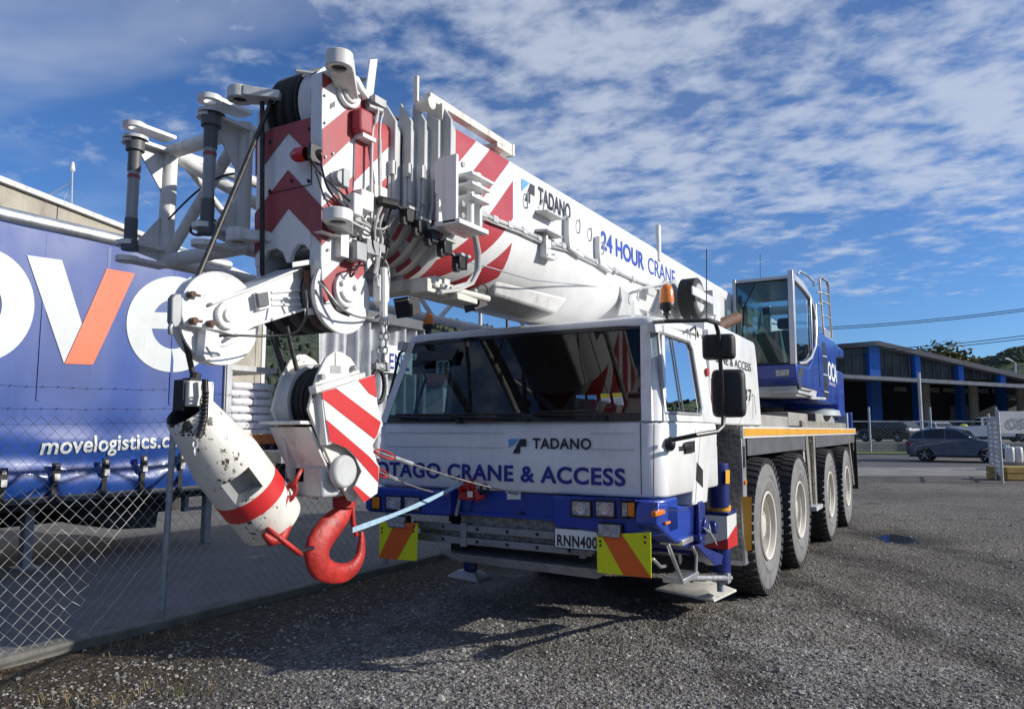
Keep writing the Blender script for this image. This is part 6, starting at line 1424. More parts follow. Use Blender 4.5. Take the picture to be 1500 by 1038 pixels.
for i, (pa, pb) in enumerate((((0, 558), (250, 570)), ((0, 597), (260, 594)), ((0, 617), (255, 616)))):
    a = PX(FX, *pa); b = PX(FX, *pb); z = (a.z+b.z)/2
    m = MB(); n = 60; pts = []
    for k in range(n+1):
        y = YF0+(YF1-YF0)*k/n; s = ((y-1.15) % 2.88)/2.88
        pts.append(V((FX-.03, y, z-.03*4*s*(1-s)+.006*math.sin(k*3.1))))
    m.tube(pts, .0018, 4)
    if i < 2:
        for k in range(n*2):
            q = pts[k//2].lerp(pts[min(n, k//2+1)], .5*(k % 2)); 
            for t_ in (.5, 2.2): m.tube([q-V((.012*math.cos(t_), .008, .014*math.sin(t_))), q+V((.012*math.cos(t_), .006, .014*math.sin(t_)))], .0016, 3)
    part_('barbed_wire' if i < 2 else 'top_wire', m, DGREY, fence, smooth=0)

# ================================================================== BLUE CURTAIN TRAILER
TX = -9.3
tr = thing('curtain_trailer', (TX-1.25, 2.0, 0), 'long blue curtain side trailer with giant white and orange letters behind the fence', 'trailer')
ty1 = 7.17; ty0 = -7.0; tz0 = .86; tz1 = 4.03
m = MB(); nx, nz2 = 150, 36
ph = [rnd.random()*6 for _ in range(6)]
def cur(y, z):
    low = sstep(1.9, .95, z)
    d = .014*math.sin(y*5.2+.6*math.sin(z*2)+.5*math.sin(y*1.9))+.012*low*math.sin((y*.7+z)*16)*(.4+low)+.05*low*math.sin(z*13+1.2*math.sin(y*1.4))+.03*low*mnoise(V((y*1.5, z*2, 3)))+.006*mnoise(V((y*3, z*.8, 8)))
    return TX+.02+d
for j in range(nz2+1):
    z = tz0+(tz1-tz0)*(j/nz2); 
    for i in range(nx+1):
        y = ty0+(ty1-ty0)*i/nx; m.v.append(V((cur(y, z), y, z+.025*(y-4)*.2*(1-j/nz2))))
for j in range(nz2):
    for i in range(nx): m.f.append([j*(nx+1)+i, j*(nx+1)+i+1, (j+1)*(nx+1)+i+1, (j+1)*(nx+1)+i]); m.mi.append(0)
VINYL = mat('blue_vinyl_curtain', (0.010, 0.050, 0.24), 0.42, var=0.12, vs=1.2, grime=0.22, gs=2.5, gcol=(0.10, 0.13, 0.33), coat=0.2)
m.build('curtain', VINYL, tr, smooth=180, recalc=False)
m = MB(); m.box((TX-2.5, ty0, tz0+.1), (TX-.03, ty1-.02, tz1)); part_('load_body', m, BLUE, tr)
m = MB(); zr0, zr1 = 4.02, 4.215; m.tube([(TX-.02, ty0, 4.12), (TX-.02, ty1+.02, 4.12)], .095, 20); m.box((TX-2.55, ty0, 4.10), (TX-.05, ty1+.02, 4.21)); part_('roof_rail', m, ALU, tr, smooth=50)
m = MB(); m.box((TX-2.52, ty1-.01, .95), (TX+.05, ty1+.05, 4.05)); m.box((TX+.0, ty1+.01, .95), (TX+.07, ty1+.09, 4.02)); part_('corner_post', m, LGREY, tr, .006)
for y in (-4, -2, 0, 2.4, 4.6, 5.35, 6.3):
    m = MB(); m.box((cur(y, 3.5)-.004, y-.02, 2.0), (cur(y, 3.5)+.003, y+.02, 4.0))
    part_('curtain_seam', m, VINYL, tr)
# buckles with their straps
for (px, py0, py1) in ((4, 690, 712), (82, 680, 705), (155, 674, 697), (211, 670, 690), (266, 668, 685)):
    b_ = MB(); c = PX(TX+.10, px, (py0+py1)/2); s_ = .042; b_.box((c.x-.02, c.y-s_, c.z-.10), (c.x+.015, c.y+s_, c.z+.12)); b_.box((c.x-.03, c.y-.03, c.z-.38), (c.x-.012, c.y+.03, c.z-.1)); o = b_.build('buckle', BLACKP, tr)
    b_ = MB(); b_.box((c.x+.015, c.y-s_*.7, c.z-.09), (c.x+.035, c.y+s_*.8, c.z-.01)); b_.build('clasp', ALU, o); b_ = MB(); b_.box((c.x+.015, c.y-s_*.5, c.z+.05), (c.x+.03, c.y+s_*.5, c.z+.10)); b_.build('clasp', ALU, o)
m = MB(); m.box((TX-2.4, ty0, .72), (TX-.02, ty1+.03, .86)); m.box((TX-1.7, ty0, .45), (TX-.9, ty1, .72)); part_('chassis', m, DARK, tr)
m = MB(); m.box((TX-.02, ty0, .80), (TX+.05, ty1+.04, .875)); part_('side_rail', m, DGREY, tr, .006)
m = MB()
q0 = PX(TX-.3, 95, 730); q1 = PX(TX-.3, 232, 770); 
m.prism(polyX(TX-.25, [(85, 728), (95, 752), (110, 758), (150, 763), (158, 770), (172, 775), (228, 772), (232, 748), (240, 722)]), (-1.2, 0, 0)); part_('pallet_box', m, DARK, tr)
m = MB(); q = PX(TX-.2, 306, 740); m.box((q.x-.1, q.y-.05, .02), (q.x, q.y+.05, .80)); q2 = PX(TX-.2, 274, 730); m.box((q.x-.1, q2.y-.03, .5), (q.x, q2.y+.03, .8)); m.box((q.x-.1, q2.y, .5), (q.x-.05, q.y, .55)); part_('landing_leg', m, GALV, tr); m = MB(); q3 = PX(TX-.25, 43, 780); m.box((q3.x-.12, q3.y-.05, 0.02), (q3.x, q3.y+.05, .8)); m.box((q3.x-.2, q3.y-.12, 0.012), (q3.x+.08, q3.y+.12, .04)); part_('landing_leg', m, GALV, tr)
tw = MB(); 
def simple_wheel(mb, c, R0, w, n=28):   # axis along X
    mb.lathe(c-V((w/2, 0, 0)), (1, 0, 0), [(0, R0*.5), (0, R0*.92), (.03, R0), (w-.03, R0), (w, R0*.92), (w, R0*.58)], n, 0); mb.lathe(c-V((w/2, 0, 0)), (1, 0, 0), [(w, R0*.58), (w-.02, R0*.54), (w-.10, R0*.45), (w-.10, R0*.25), (w-.03, R0*.2), (w-.03, 0)], n, 1)
for yy in (3.75, 2.6, 1.4):
    tw = MB(); simple_wheel(tw, V((TX-.35, yy, .50)), .50, .32); tw.build('wheel', [TREAD, GREY], tr, smooth=40)
# giant letters, cut sheets on the curtain
LX = TX+.02
def drape_faces(nm, polys, m_):
    b2 = bmesh.new()
    for P_ in polys: b2.faces.new([b2.verts.new(p) for p in P_])
    bmesh.ops.remove_doubles(b2, verts=b2.verts, dist=.0005); bmesh.ops.triangulate(b2, faces=b2.faces[:])
    for _ in range(6):
        e_ = [e for e in b2.edges if e.calc_length() > .07]
        if e_: bmesh.ops.subdivide_edges(b2, edges=e_, cuts=1); bmesh.ops.triangulate(b2, faces=b2.faces[:])
    b2.verts.index_update(); mb_ = MB(); mb_.add([V((cur(v.co.y, v.co.z)+.009, v.co.y, v.co.z)) for v in b2.verts], [[v.index for v in f.verts] for f in b2.faces]); b2.free()
    return mb_.build(nm, m_, tr, smooth=180)
def glyph(pts, m_, nm='letter'):
    return drape_faces(nm, [polyX(LX, pts)], m_)
def ell(cx_, cy_, rx_, ry_, a0, a1, n=40): return [(cx_+rx_*math.cos(a0+(a1-a0)*k/n), cy_-ry_*math.sin(a0+(a1-a0)*k/n)) for k in range(n+1)]
def ringpoly(b_, cx_, cy_, rx_, ry_, rxi, ryi, a0, a1, n=48, cxi=None):
    o_ = ell(cx_, cy_, rx_, ry_, a0, a1, n); i_ = ell(cx_ if cxi is None else cxi, cy_, rxi, ryi, a0, a1, n)
    for k in range(n): b_.append(polyX(LX, [o_[k], o_[k+1], i_[k+1], i_[k]]))
b_ = []; ringpoly(b_, -32, 446, 83, 84, 34, 38, 0, 2*math.pi); drape_faces('letter', b_, TLET)
glyph([(40, 373.5), (90, 381), (119, 474), (93.5, 532)], TLET); glyph([(155.5, 393.5), (198, 400.5), (134.5, 534), (94.5, 532.5)], OLET)
b_ = []; ringpoly(b_, 252, 475, 67, 70, 30, 36, 0.0, 2*math.pi-.55); drape_faces('letter', b_, TLET); drape_faces('letter_bar', [polyX(LX, [(221.5, 457), (300, 460), (300, 484), (221.5, 481)])], TLET)
a = PX(LX+.045, 62, 672); b = PX(LX+.045, 262, 659); u = (b-a); lettering('movelogistics.co', 'lettering', TLET, tr, a+V((0, 0, -.02)), u.normalized(), (0, 0, 1), u.length, .27, .02, space=1.03, drape=lambda y, z: cur(y, z)+.012)

# ================================================================== OLD CONCRETE WAREHOUSE BEHIND THE TRAILER
def U(u, d, z): q = RT*u+FWH*d; return V((q.x, q.y, z))
wA = U(-11.9, 17.2, 0); wB = U(-9.77, 29.0, 0); wd = (wB-wA).normalized(); wn = V((wd.y, -wd.x, 0))
wS = wA-wd*19
wh_ = thing('warehouse', tuple(wA), 'tan concrete panel warehouse with a pale roof edge above the blue trailer', 'warehouse')
m = MB(); m.hexa([wS, wB, wB-wn*14, wS-wn*14], [p+V((0, 0, 7.42)) for p in (wS, wB, wB-wn*14, wS-wn*14)]); part_('wall', m, CONC, wh_)
m = MB(); up = V((0, 0, 1)); m.hexa([wS+wn*.12+up*7.40, wB+wn*.12+wd*.15+up*7.40, wB-wn*14+wd*.15+up*7.40, wS-wn*14+up*7.40], [wS+wn*.12+up*7.53, wB+wn*.12+wd*.15+up*7.53, wB-wn*14+wd*.15+up*7.53, wS-wn*14+up*7.53]); part_('roof_edge', m, WHITE2, wh_)
for k in range(1, 13):
    c = wS+wd*(2.5*k+.3); m = MB(); m.hexa([c+wn*.004, c+wd*.03+wn*.004, c+wd*.03, c], [q+up*7.39 for q in (c+wn*.004, c+wd*.03+wn*.004, c+wd*.03, c)]); part_('panel_joint', m, DARK, wh_)
m = MB(); m.hexa([wB+wn*.05-wd*.25, wB+wn*.05, wB, wB-wd*.25], [q+up*7.39 for q in (wB+wn*.05-wd*.25, wB+wn*.05, wB, wB-wd*.25)]); part_('corner_trim', m, WHITE2, wh_)
an = thing('roof_aerial', tuple(PD(19.8, 105, 292)), 'thin aerial mast with a white tip standing on the warehouse roof', 'aerial')
m = MB(); q = PD(19.8, 105, 300); q1 = PD(19.8, 106, 252); m.tube([q, q1], .018, 6); m.tube([PD(19.8, 72, 285), PD(19.8, 104, 267)], .014, 5); m.tube([PD(19.8, 94, 292), PD(19.8, 103, 271)], .008, 4); part_('mast', m, LGREY, an)
m = MB(); m.lathe(q1, (0, 0, 1), [(0, .025), (.05, .07), (.10, .065), (.28, .03), (.30, 0)], 12); part_('tip', m, WHITE, an)

# ================================================================== TRUCKS BEYOND THE YARD
FX2 = -17.0
fl_ = thing('flatbed_truck', tuple(PX(FX2, 420, 706)*1), 'flatbed truck with an orange side rail standing behind the striped weight', 'truck')
m = MB(); pa = PX(FX2, 322, 640); pb = PX(FX2, 470, 640); zt_ = PX(FX2, 380, 629).z; m.box((FX2-2.3, pa.y, zt_-.12), (FX2, pb.y, zt_)); part_('deck', m, WHITE2, fl_)
m = MB(); m.box((FX2, pa.y, zt_-.40), (FX2+.04, pb.y, zt_-.13)); part_('side_rail', m, mat('orange_rail', (.55, .16, .03), .5, var=.1, grime=.2), fl_)
m = MB(); m.box((FX2-2.2, pa.y, zt_-.75), (FX2-.1, pb.y, zt_-.14)); m.box((FX2-.5, PX(FX2, 405, 664).y-1.2, .75), (FX2-.1, PX(FX2, 400, 664).y, .95)); part_('chassis', m, DARK, fl_)
for px in (352, 428):
    b_ = MB(); c = PX(FX2-.2, px, 680); simple_wheel(b_, V((FX2-.25, c.y, gz(c.x, c.y)+.5)), .5, .3); b_.build('wheel', [TREAD, ALU], fl_, smooth=40)
m = MB(); pp = PX(FX2-.1, 375, 545); m.box((FX2-2.3, pa.y+.1, pp.z), (FX2+.05, PX(FX2, 404, 545).y, pp.z+.14)); m.box((FX2-.08, PX(FX2, 337, 560).y, zt_), (FX2, PX(FX2, 340, 560).y, pp.z)); part_('canopy_roof', m, LGREY, fl_)
bagm = mat('white_poly_bag', (.66, .66, .70), .45, var=.12, vs=8, grime=.35, gs=6, gcol=(.35, .22, .30), bump=.6, bs=10)
x0b, x1b = PX(FX2, 336, 600).y, PX(FX2, 401, 600).y; zz0 = zt_; zz1 = PX(FX2, 370, 560).z
cell = 0
for r_ in range(6):
    for c_ in range(2):
        w_ = (x1b-x0b)/2; h_ = (zz1-zz0)/6; b_ = MB(); cx_ = x0b+w_*(c_+.5)+(.05 if r_ % 2 else -.03); b_.ball((0, 0, 0), 1, 24); sq = lambda q, e: math.copysign(abs(q)**e, q); b_.v = [V((FX2-.30+.34*sq(p.x, .5), cx_+w_*.52*sq(p.y, .35)*(1-.06*abs(p.z)), zz0+h_*(r_+.5)+h_*.53*sq(p.z, .55)*(1-.22*abs(p.y)**4)+.02*mnoise(V((p.x*3+r_, p.y*4+c_*3, p.z*2))))) for p in b_.v]
        o = b_.build('bag', bagm, None, smooth=180, loc=(FX2-.30, cx_, zz0+h_*(r_+.5))); tag(o, 'plump white plastic bag in the pallet stack on the flatbed truck', 'bag', 'white bags stacked on the flatbed')
GX = -15.2
gt = thing('curtain_truck', tuple(PX(GX, 520, 690)), 'truck with bunched grey curtains behind the hook block and the cab edge', 'truck')
m = MB(); ya, yb_ = PX(GX, 470, 520).y, PX(GX, 612, 500).y; zt_ = PX(GX, 560, 476).z; zb_ = 1.1; n = 120
for j in range(5):
    z = zb_+(zt_-zb_)*j/4
    for i in range(n+1):
        y = ya+(yb_-ya)*i/n; m.v.append(V((GX+.16*math.sin(y*9+1.5*math.sin(y*2.3)+.3*j)+.05*math.sin(y*23), y, z)))
for j in range(4):
    for i in range(n): m.f.append([j*(n+1)+i, j*(n+1)+i+1, (j+1)*(n+1)+i+1, (j+1)*(n+1)+i]); m.mi.append(0)
m.build('curtain', mat('grey_vinyl_curtain', (.46, .47, .49), .5, var=.15, grime=.3), gt, smooth=180, recalc=False)
m = MB(); m.box((GX-2.4, ya-1.5, zt_), (GX+.28, yb_+.2, zt_+.32)); part_('roof_rail', m, DGREY, gt, .02)
m = MB(); m.box((GX-2.4, yb_, .9), (GX+.25, yb_+.15, zt_)); m.box((GX-2.4, ya-1.4, .8), (GX+.1, yb_, 1.1)); part_('body', m, GREY, gt)
m = MB(); a = PX(GX+.3, 566, 541); m.box((GX+.27, PX(GX+.27, 562, 530).y, PX(GX+.27, 575, 546).z), (GX+.28, PX(GX+.27, 604, 530).y, PX(GX+.27, 575, 506).z)); sg = part_('name_panel', m, WLET, gt)
a = PX(GX+.284, 570, 540); lettering('ENZ', 'lettering', NAVY, sg, a, (0, 1, 0), (0, 0, 1), (PX(GX+.284, 600, 530)-a).y, PX(GX+.284, 572, 517).z-a.z, .02)
for k in range(2):
    b_ = MB(); simple_wheel(b_, V((GX-.2, ya+1+k*2.6, gz(GX, ya)+.5)), .5, .3); b_.build('wheel', [TREAD, GREY], gt, smooth=40)

# ================================================================== THE DEPOT ACROSS THE ROAD
D0 = 74.0
def Q(px, py, d=D0): return PD(d, px, py)
dep = thing('depot_building', tuple(Q(1360, 640)*1), 'long dark depot with bright blue columns and a low gable roof across the road', 'depot')
gzd = .83
DW = mat('dark_metal_cladding', (0.035, 0.037, 0.042), .6, var=.2, vs=.4)
ROOF = mat('grey_iron_roof', (0.15, 0.15, 0.155), .55, var=.15, vs=.5, grime=.3, gs=.5)
def px3(px, z, d): # place at depth d, image column px, height z
    u = (px-750)/1083*(d*math.cos(PIT)+(z-H)*math.sin(PIT))  ; return U(u, d, z)
zc = 1.65+ (630-551)/1083*69
roofpts = [(1120, 520), (1222, 505.5), (1278, 501), (1500, 552.5), (1560, 567)]
back = 40
m = MB(); P_ = [Q(*p) for p in roofpts]
for a, b in zip(P_, P_[1:]):
    ex_ = FWH*back; th = V((0, 0, -.45)); fr_ = FWH*-1.2
    m.hexa([a+fr_+th, b+fr_+th, b+ex_+th, a+ex_+th], [a+fr_, b+fr_, b+ex_, a+ex_])
part_('roof', m, ROOF, dep)
m = MB()      # clerestory glazing with mullions
for a, b in zip(roofpts, roofpts[1:]):
    p0, p1 = Q(a[0], a[1]+5), Q(b[0], b[1]+5); q0, q1 = V((p0.x, p0.y, zc)), V((p1.x, p1.y, zc)); m.poly([q0, q1, p1, p0])
part_('clerestory_glass', m, mat('clerestory_glass', (0.045, 0.052, 0.058), .18, var=.5, vs=.35), dep, smooth=0)
m = MB(); px = 1225
while px < 1500:
    p = Q(px, 540); t_ = None
    for a, b in zip(roofpts, roofpts[1:]):
        if a[0] <= px <= b[0]: t_ = a[1]+(b[1]-a[1])*(px-a[0])/(b[0]-a[0])
    pt = Q(px, t_+6); c = V((pt.x, pt.y, 0))-FWH*.05; m.box(c+V((-.06, -.06, zc)), c+V((.06, .06, pt.z))); px += 11.8
part_('mullion', m, DGREY, dep)
for k, px in enumerate((1212, 1275, 1338, 1401, 1462)):
    t_ = 501+abs(px-1278)*(.232 if px > 1278 else .09)
    top = Q(px, t_+6); w_ = .52 if px < 1300 else .26
    c = V((top.x, top.y, 0)); m = MB(); f = lambda a, b, z: c+RT*a+FWH*b+up*z
    m.hexa([f(-w_, -.75, gzd), f(w_, -.75, gzd), f(w_, .2, gzd), f(-w_, .2, gzd)], [f(-w_, -.75, top.z), f(w_, -.75, top.z), f(w_, .2, top.z), f(-w_, .2, top.z)]); part_('column', m, mat('bright_blue_steel', (.018, .13, .50), .45, var=.08) if k == 0 else bpy.data.materials['bright_blue_steel'], dep)
m = MB()      # canopy
a, b = Q(1110, 541, 65), Q(1560, 566, 65); a2, b2 = Q(1110, 541), Q(1560, 566); a2.z = a.z+.35; b2.z = b.z+.35
m.hexa([a+V((0, 0, -.32)), b+V((0, 0, -.32)), b2+V((0, 0, -.2)), a2+V((0, 0, -.2))], [a, b, b2, a2]); part_('canopy', m, mat('pale_iron_canopy', (.30, .31, .33), .5, var=.15, grime=.3), dep)
m = MB(); a, b = Q(1110, 0, 106), Q(1560, 0, 106); m.box((0, 0, 0), (.01, .01, .01)) if False else m.hexa([V((a.x, a.y, gzd)), V((b.x, b.y, gzd)), V((b.x, b.y, gzd))+FWH*.2, V((a.x, a.y, gzd))+FWH*.2], [V((a.x, a.y, 9)), V((b.x, b.y, 9)), V((b.x, b.y, 9))+FWH*.2, V((a.x, a.y, 9))+FWH*.2])
a, b = Q(1110, 0, 81), Q(1450, 0, 81); m.hexa([V((a.x, a.y, gzd)), V((b.x, b.y, gzd)), V((b.x, b.y, gzd))+FWH*.2, V((a.x, a.y, gzd))+FWH*.2], [V((a.x, a.y, zc+.3)), V((b.x, b.y, zc+.3)), V((b.x, b.y, zc+.3))+FWH*.2, V((a.x, a.y, zc+.3))+FWH*.2]); part_('back_wall', m, DW, dep)
m = MB(); a, b = Q(1585, 0, 64), Q(1585, 0, 106); m.hexa([V((a.x, a.y, gzd)), V((b.x, b.y, gzd)), V((b.x, b.y, gzd))+RT*.3, V((a.x, a.y, gzd))+RT*.3], [V((a.x, a.y, zc+.4)), V((b.x, b.y, zc+.4)), V((b.x, b.y, zc+.4))+RT*.3, V((a.x, a.y, zc+.4))+RT*.3]); part_('shade_wall', m, DW, dep)  # unseen wall added out of view to keep low sun off the columns
for px, r_ in ((1357, .40), (1427, .42), (1497, .42)):
    m = MB(); c = Q(px, 600, 71.5); c.z = gzd; m.cyl(c, V((c.x, c.y, zc-.6)), r_, 14); part_('concrete_post', m, mat('pale_concrete_post', (.36, .33, .27), .85, var=.1, vs=1) if px == 1357 else bpy.data.materials['pale_concrete_post'], dep)
WL = mat('skylight_pane', (.42, .44, .40), .4, var=.2)
for k in range(8):
    px = 1310+24*k; 
    if px in (1334,): continue
    m = MB(); m.prism([Q(px, 566.5+.02*(px-1310), 80.8), Q(px+18, 566.8+.02*(px-1310), 80.8), Q(px+18, 574+.02*(px-1310), 80.8), Q(px, 572+.02*(px-1310), 80.8)], FWH*.08); part_('window', m, WL, dep)
m = MB(); m.prism([Q(1409, 594, 77), Q(1434, 592, 77), Q(1434, 625, 77), Q(1407, 625, 77)], FWH*2); part_('store_room', m, mat('pale_panel', (.30, .30, .29), .7, var=.1), dep)
m = MB(); m.prism([Q(1466, 585, 77), Q(1496, 586, 77), Q(1496, 622, 77), Q(1466, 622, 77)], FWH*.5); part_('roller_door', m, mat('dull_green_door', (.23, .24, .22), .7, var=.1), dep)
m = MB(); m.prism([Q(1464, 577, 76.5), Q(1496, 578, 76.5), Q(1496, 583, 76.5), Q(1464, 582, 76.5)], FWH*.2); part_('lintel', m, WL, dep)

# ---- cars
def carbody(kind):
    L_, Wd, Ht = dict(suv=(4.55, 1.84, 1.67), wagon=(4.6, 1.78, 1.50), hatch=(4.2, 1.74, 1.48), ute=(5.2, 1.85, 1.78))[kind]
    h = L_/2
    if kind == 'suv': prof = [(-h, .45), (-h, .78), (-h+.05, 1.02), (-h+.12, 1.10), (1.0, 1.08), (h-.5, .97), (h-.12, .86), (h, .68), (h, .40), (h-.1, .28), (-h+.1, .30)]; cab_ = [(-h+.08, 1.09), (-h+.52, 1.51), (-h+1.15, 1.63), (-.35, 1.66), (.12, 1.59), (1.02, 1.08)]
    elif kind == 'ute': prof = [(-h, .5), (-h, 1.05), (-h+.1, 1.12), (-.55, 1.12), (h-1.35, 1.14), (h-.3, 1.02), (h, .85), (h, .45), (h-.1, .35), (-h+.1, .38)]; cab_ = [(-.75, 1.12), (-.68, 1.70), (-.2, 1.78), (.5, 1.74), (h-1.25, 1.13)]
    else: prof = [(-h, .42), (-h, .75), (-h+.06, .95), (-h+.1, 1.0), (h-1.3, .98), (h-.5, .88), (h-.08, .72), (h, .6), (h, .35), (h-.1, .22), (-h+.1, .25)]; cab_ = [(-h+.12, .99), (-h+(.35 if kind == 'wagon' else .5), 1.38), (-h+1.0, Ht), (.1, Ht), (.5, Ht-.07), (h-1.15, .97)]
    if kind == 'suv': prof = [(x, z*1.07) for x, z in prof]; cab_ = [(x, z*1.07) for x, z in cab_]
    return L_, Wd, Ht, prof, cab_
RIM = mat('alloy_rim', (.35, .36, .37), .35, metal=.8, var=.15)
CARG = mat('car_glass', (0.012, 0.014, 0.017), .06, var=.2, coat=.4)
HLAMP = mat('car_headlamp', (.6, .62, .64), .12, var=.2, coat=.6); TLAMP = mat('car_tail_lamp', (.30, .01, .012), .2, var=.2, coat=.5)
def car(name, kind, m_, loc, rz, label, group=None, cat='car'):
    L_, Wd, Ht, prof, cab_ = carbody(kind); hw = Wd/2; t = thing(name, loc, label, cat, group, rz)
    wr = .34 if kind != 'ute' else .38; wx = (L_/2-.88, -L_/2+.86)
    low = [(x, z) for x, z in prof if z < .47 and -L_/2+.05 < x < L_/2-.05]
    # sill outline with wheel arches
    top_ = [p for p in prof if p not in low]; out_ = list(top_)
    arch = []
    for cxw in wx:
        arch += [(cxw+(wr+.06)*math.cos(a), max(.26, wr+(wr+.06)*math.sin(a))) for a in [math.pi*k/12 for k in range(13)]]
    outl = out_+[low[0]]+arch+[low[1]]
    b_ = MB(); n = len(outl)
    rings = []
    for (y, sx, dz) in ((-hw, .985, 0), (-hw+.05, 1, .0), (hw-.05, 1, .0), (hw, .985, 0)):
        rings.append([V((x*sx, y*(1 if abs(y) < hw else .97), z)) for x, z in outl])
    loft(b_, rings, capb=True, capt=True)
    # greenhouse, narrowing upward
    zb_ = cab_[0][1]; 
    def gy(z): return hw-.06-(z-zb_)*.34
    cp = [(x, z) for x, z in cab_]
    gl = [[V((x, s*gy(z), z)) for x, z in cp] for s in (-1, 1)]
    loft(b_, gl, capb=True, capt=True)
    body = b_.build('body', m_, t, local=True, bevel=.03, seg=3, smooth=40)
    # side glazing, one pane per door, plus screens
    xs2 = sorted(set([cp[0][0], cp[-1][0]]))
    def topz(x):
        for a, b in zip(cp, cp[1:]):
            if a[0] <= x <= b[0]: return a[1]+(b[1]-a[1])*(x-a[0])/(b[0]-a[0])
        return zb_
    x0, x1 = cp[0][0]+.16, cp[-1][0]-.22; nd = 2 if kind == 'ute' else 3; cuts = [x0, x0+(x1-x0)*.20, x0+(x1-x0)*.56, x1] if nd == 3 else [x0, x0+(x1-x0)*.42, x1]
    for s in (-1, 1):
        for a, b in zip(cuts, cuts[1:]):
            P2 = []
            for k in range(9): x = a+.03+(b-a-.06)*k/8; P2.append((x, max(zb_+.06, topz(x)-.09)))
            P2 = [(b-.03, zb_+.05), (a+.03, zb_+.05)]+P2
            g_ = MB(); g_.poly([V((x, s*(gy(z)+.008), z)) for x, z in P2]); g_.build('side_window', CARG, t, local=True, smooth=0)
    for nm, (a, b) in (('rear_window', (cp[0], cp[1])), ('windscreen', (cp[-1], cp[-2]))):
        g_ = MB(); s_ = 1 if nm == 'windscreen' else -1; P2 = []
        for t_, y_ in ((.1, -1), (.1, 1), (.9, 1), (.9, -1)):
            x = a[0]+(b[0]-a[0])*t_; z = a[1]+(b[1]-a[1])*t_; P2.append(V((x+s_*.02, y_*(gy(z)-.07), z+.015)))
        g_.poly(P2); g_.build(nm, CARG, t, local=True, smooth=0)
    for s in (-1, 1):
        for cxw in wx:
            w_ = MB(); w_.lathe((cxw, s*(hw-.20), wr), (0, s, 0), [(0, .1), (0, wr-.03), (.02, wr), (.17, wr), (.19, wr-.03), (.19, wr*.72)], 28, 0); w_.lathe((cxw, s*(hw-.20), wr), (0, s, 0), [(.19, wr*.72), (.17, wr*.68), (.12, wr*.6), (.12, 0)], 28, 2)
            for k in range(5):
                a = 2*math.pi*k/5+.3; w_.tube([(cxw, s*(hw-.02), wr), (cxw+wr*.66*math.cos(a), s*(hw-.02), wr+wr*.66*math.sin(a))], .035, 6, 1)
            w_.build('wheel', [TREAD, RIM, DARK], t, local=True, smooth=40)
        zh = max(z for x, z in prof if x > L_/2-.3)-.10
        b_ = MB(); b_.box((L_/2-.38, s*(hw-.42), zh-.10), (L_/2-.035, s*(hw-.012), zh+.06)); b_.build('headlight', HLAMP, t, local=True, bevel=.03)
        b_ = MB(); b_.box((-L_/2-.006, s*(hw-.36), .80 if kind != 'suv' else .90), (-L_/2+.22, s*(hw+.004), .98 if kind != 'suv' else 1.06)); b_.build('tail_light', TLAMP if kind != 'hatch' else HLAMP, t, local=True, bevel=.02)
        b_ = MB(); b_.ball((cp[-1][0]-.35, s*(hw+.09), zb_+.10), .1, 10, sc=(.7, 1, .75)); b_.build('wing_mirror', m_, t, local=True)
        b_ = MB()
        for a in cuts[1:-1]: b_.box((a-.004, s*(hw+.001), .38), (a+.004, s*(hw+.004), zb_-.02))
        for a in cuts[1:]: b_.box((a-.42, s*(hw+.002), zb_-.16), (a-.24, s*(hw+.02), zb_-.13))
        b_.build('door_trim', BLACKP, t, local=True)
    b_ = MB(); b_.box((-L_/2+.15, -hw+.03, .24), (L_/2-.15, hw-.03, .42)); b_.box((L_/2-.06, -.5, .42), (L_/2+.006, .5, .62)); b_.build('underbody', BLACK, t, local=True)
    b_ = MB(); b_.box((-L_/2-.012, -.26, .60), (-L_/2-.002, .26, .71)); b_.build('number_plate', WLET, t, local=True)
    if kind == 'ute':
        b_ = MB(); b_.box((-L_/2+.12, -hw+.1, 1.05), (-.85, hw-.1, 1.13)); b_.build('tray_cover', BLACK, t, local=True)
    return t
def ground_at(px, d): u = (px-750)/1083*d*math.cos(PIT); q = U(u, d, 0); q.z = gz(q.x, q.y); return q
SUVM = mat('slate_blue_car_paint', (.065, .10, .16), .22, metal=.35, var=.08, coat=.8)
q = ground_at(1401, 39.3); car('parked_car', 'suv', SUVM, (q.x, q.y, q.z+.01), R(-7), 'slate blue five door SUV stopped on the road in front of the depot')
q = ground_at(1348, 56); car('parked_car', 'wagon', mat('silver_car_paint', (.55, .57, .60), .25, metal=.4, var=.06, coat=.7), (q.x, q.y, .83), R(140), 'silver hatchback parked behind the slate blue car and the wire fence')
q = ground_at(1300, 53.0); car('parked_car', 'hatch', mat('charcoal_car_paint', (.022, .023, .026), .25, metal=.2, var=.1, coat=.8), (q.x, q.y, .83), R(152), 'black hatchback with pale tail lights parked behind the wire fence')
q = ground_at(1450, 53); car('pickup_truck', 'ute', mat('white_car_paint', (.70, .71, .72), .25, var=.04, coat=.7), (q.x, q.y, .83), R(14), 'white pickup parked behind the fence beside the open gate', cat='pickup')
q = ground_at(1387, 68); car('parked_car', 'wagon', mat('black_car_paint', (.018, .018, .02), .22, var=.1, coat=.8), (q.x, q.y, .83), R(5), 'black car parked in the shade under the depot canopy')
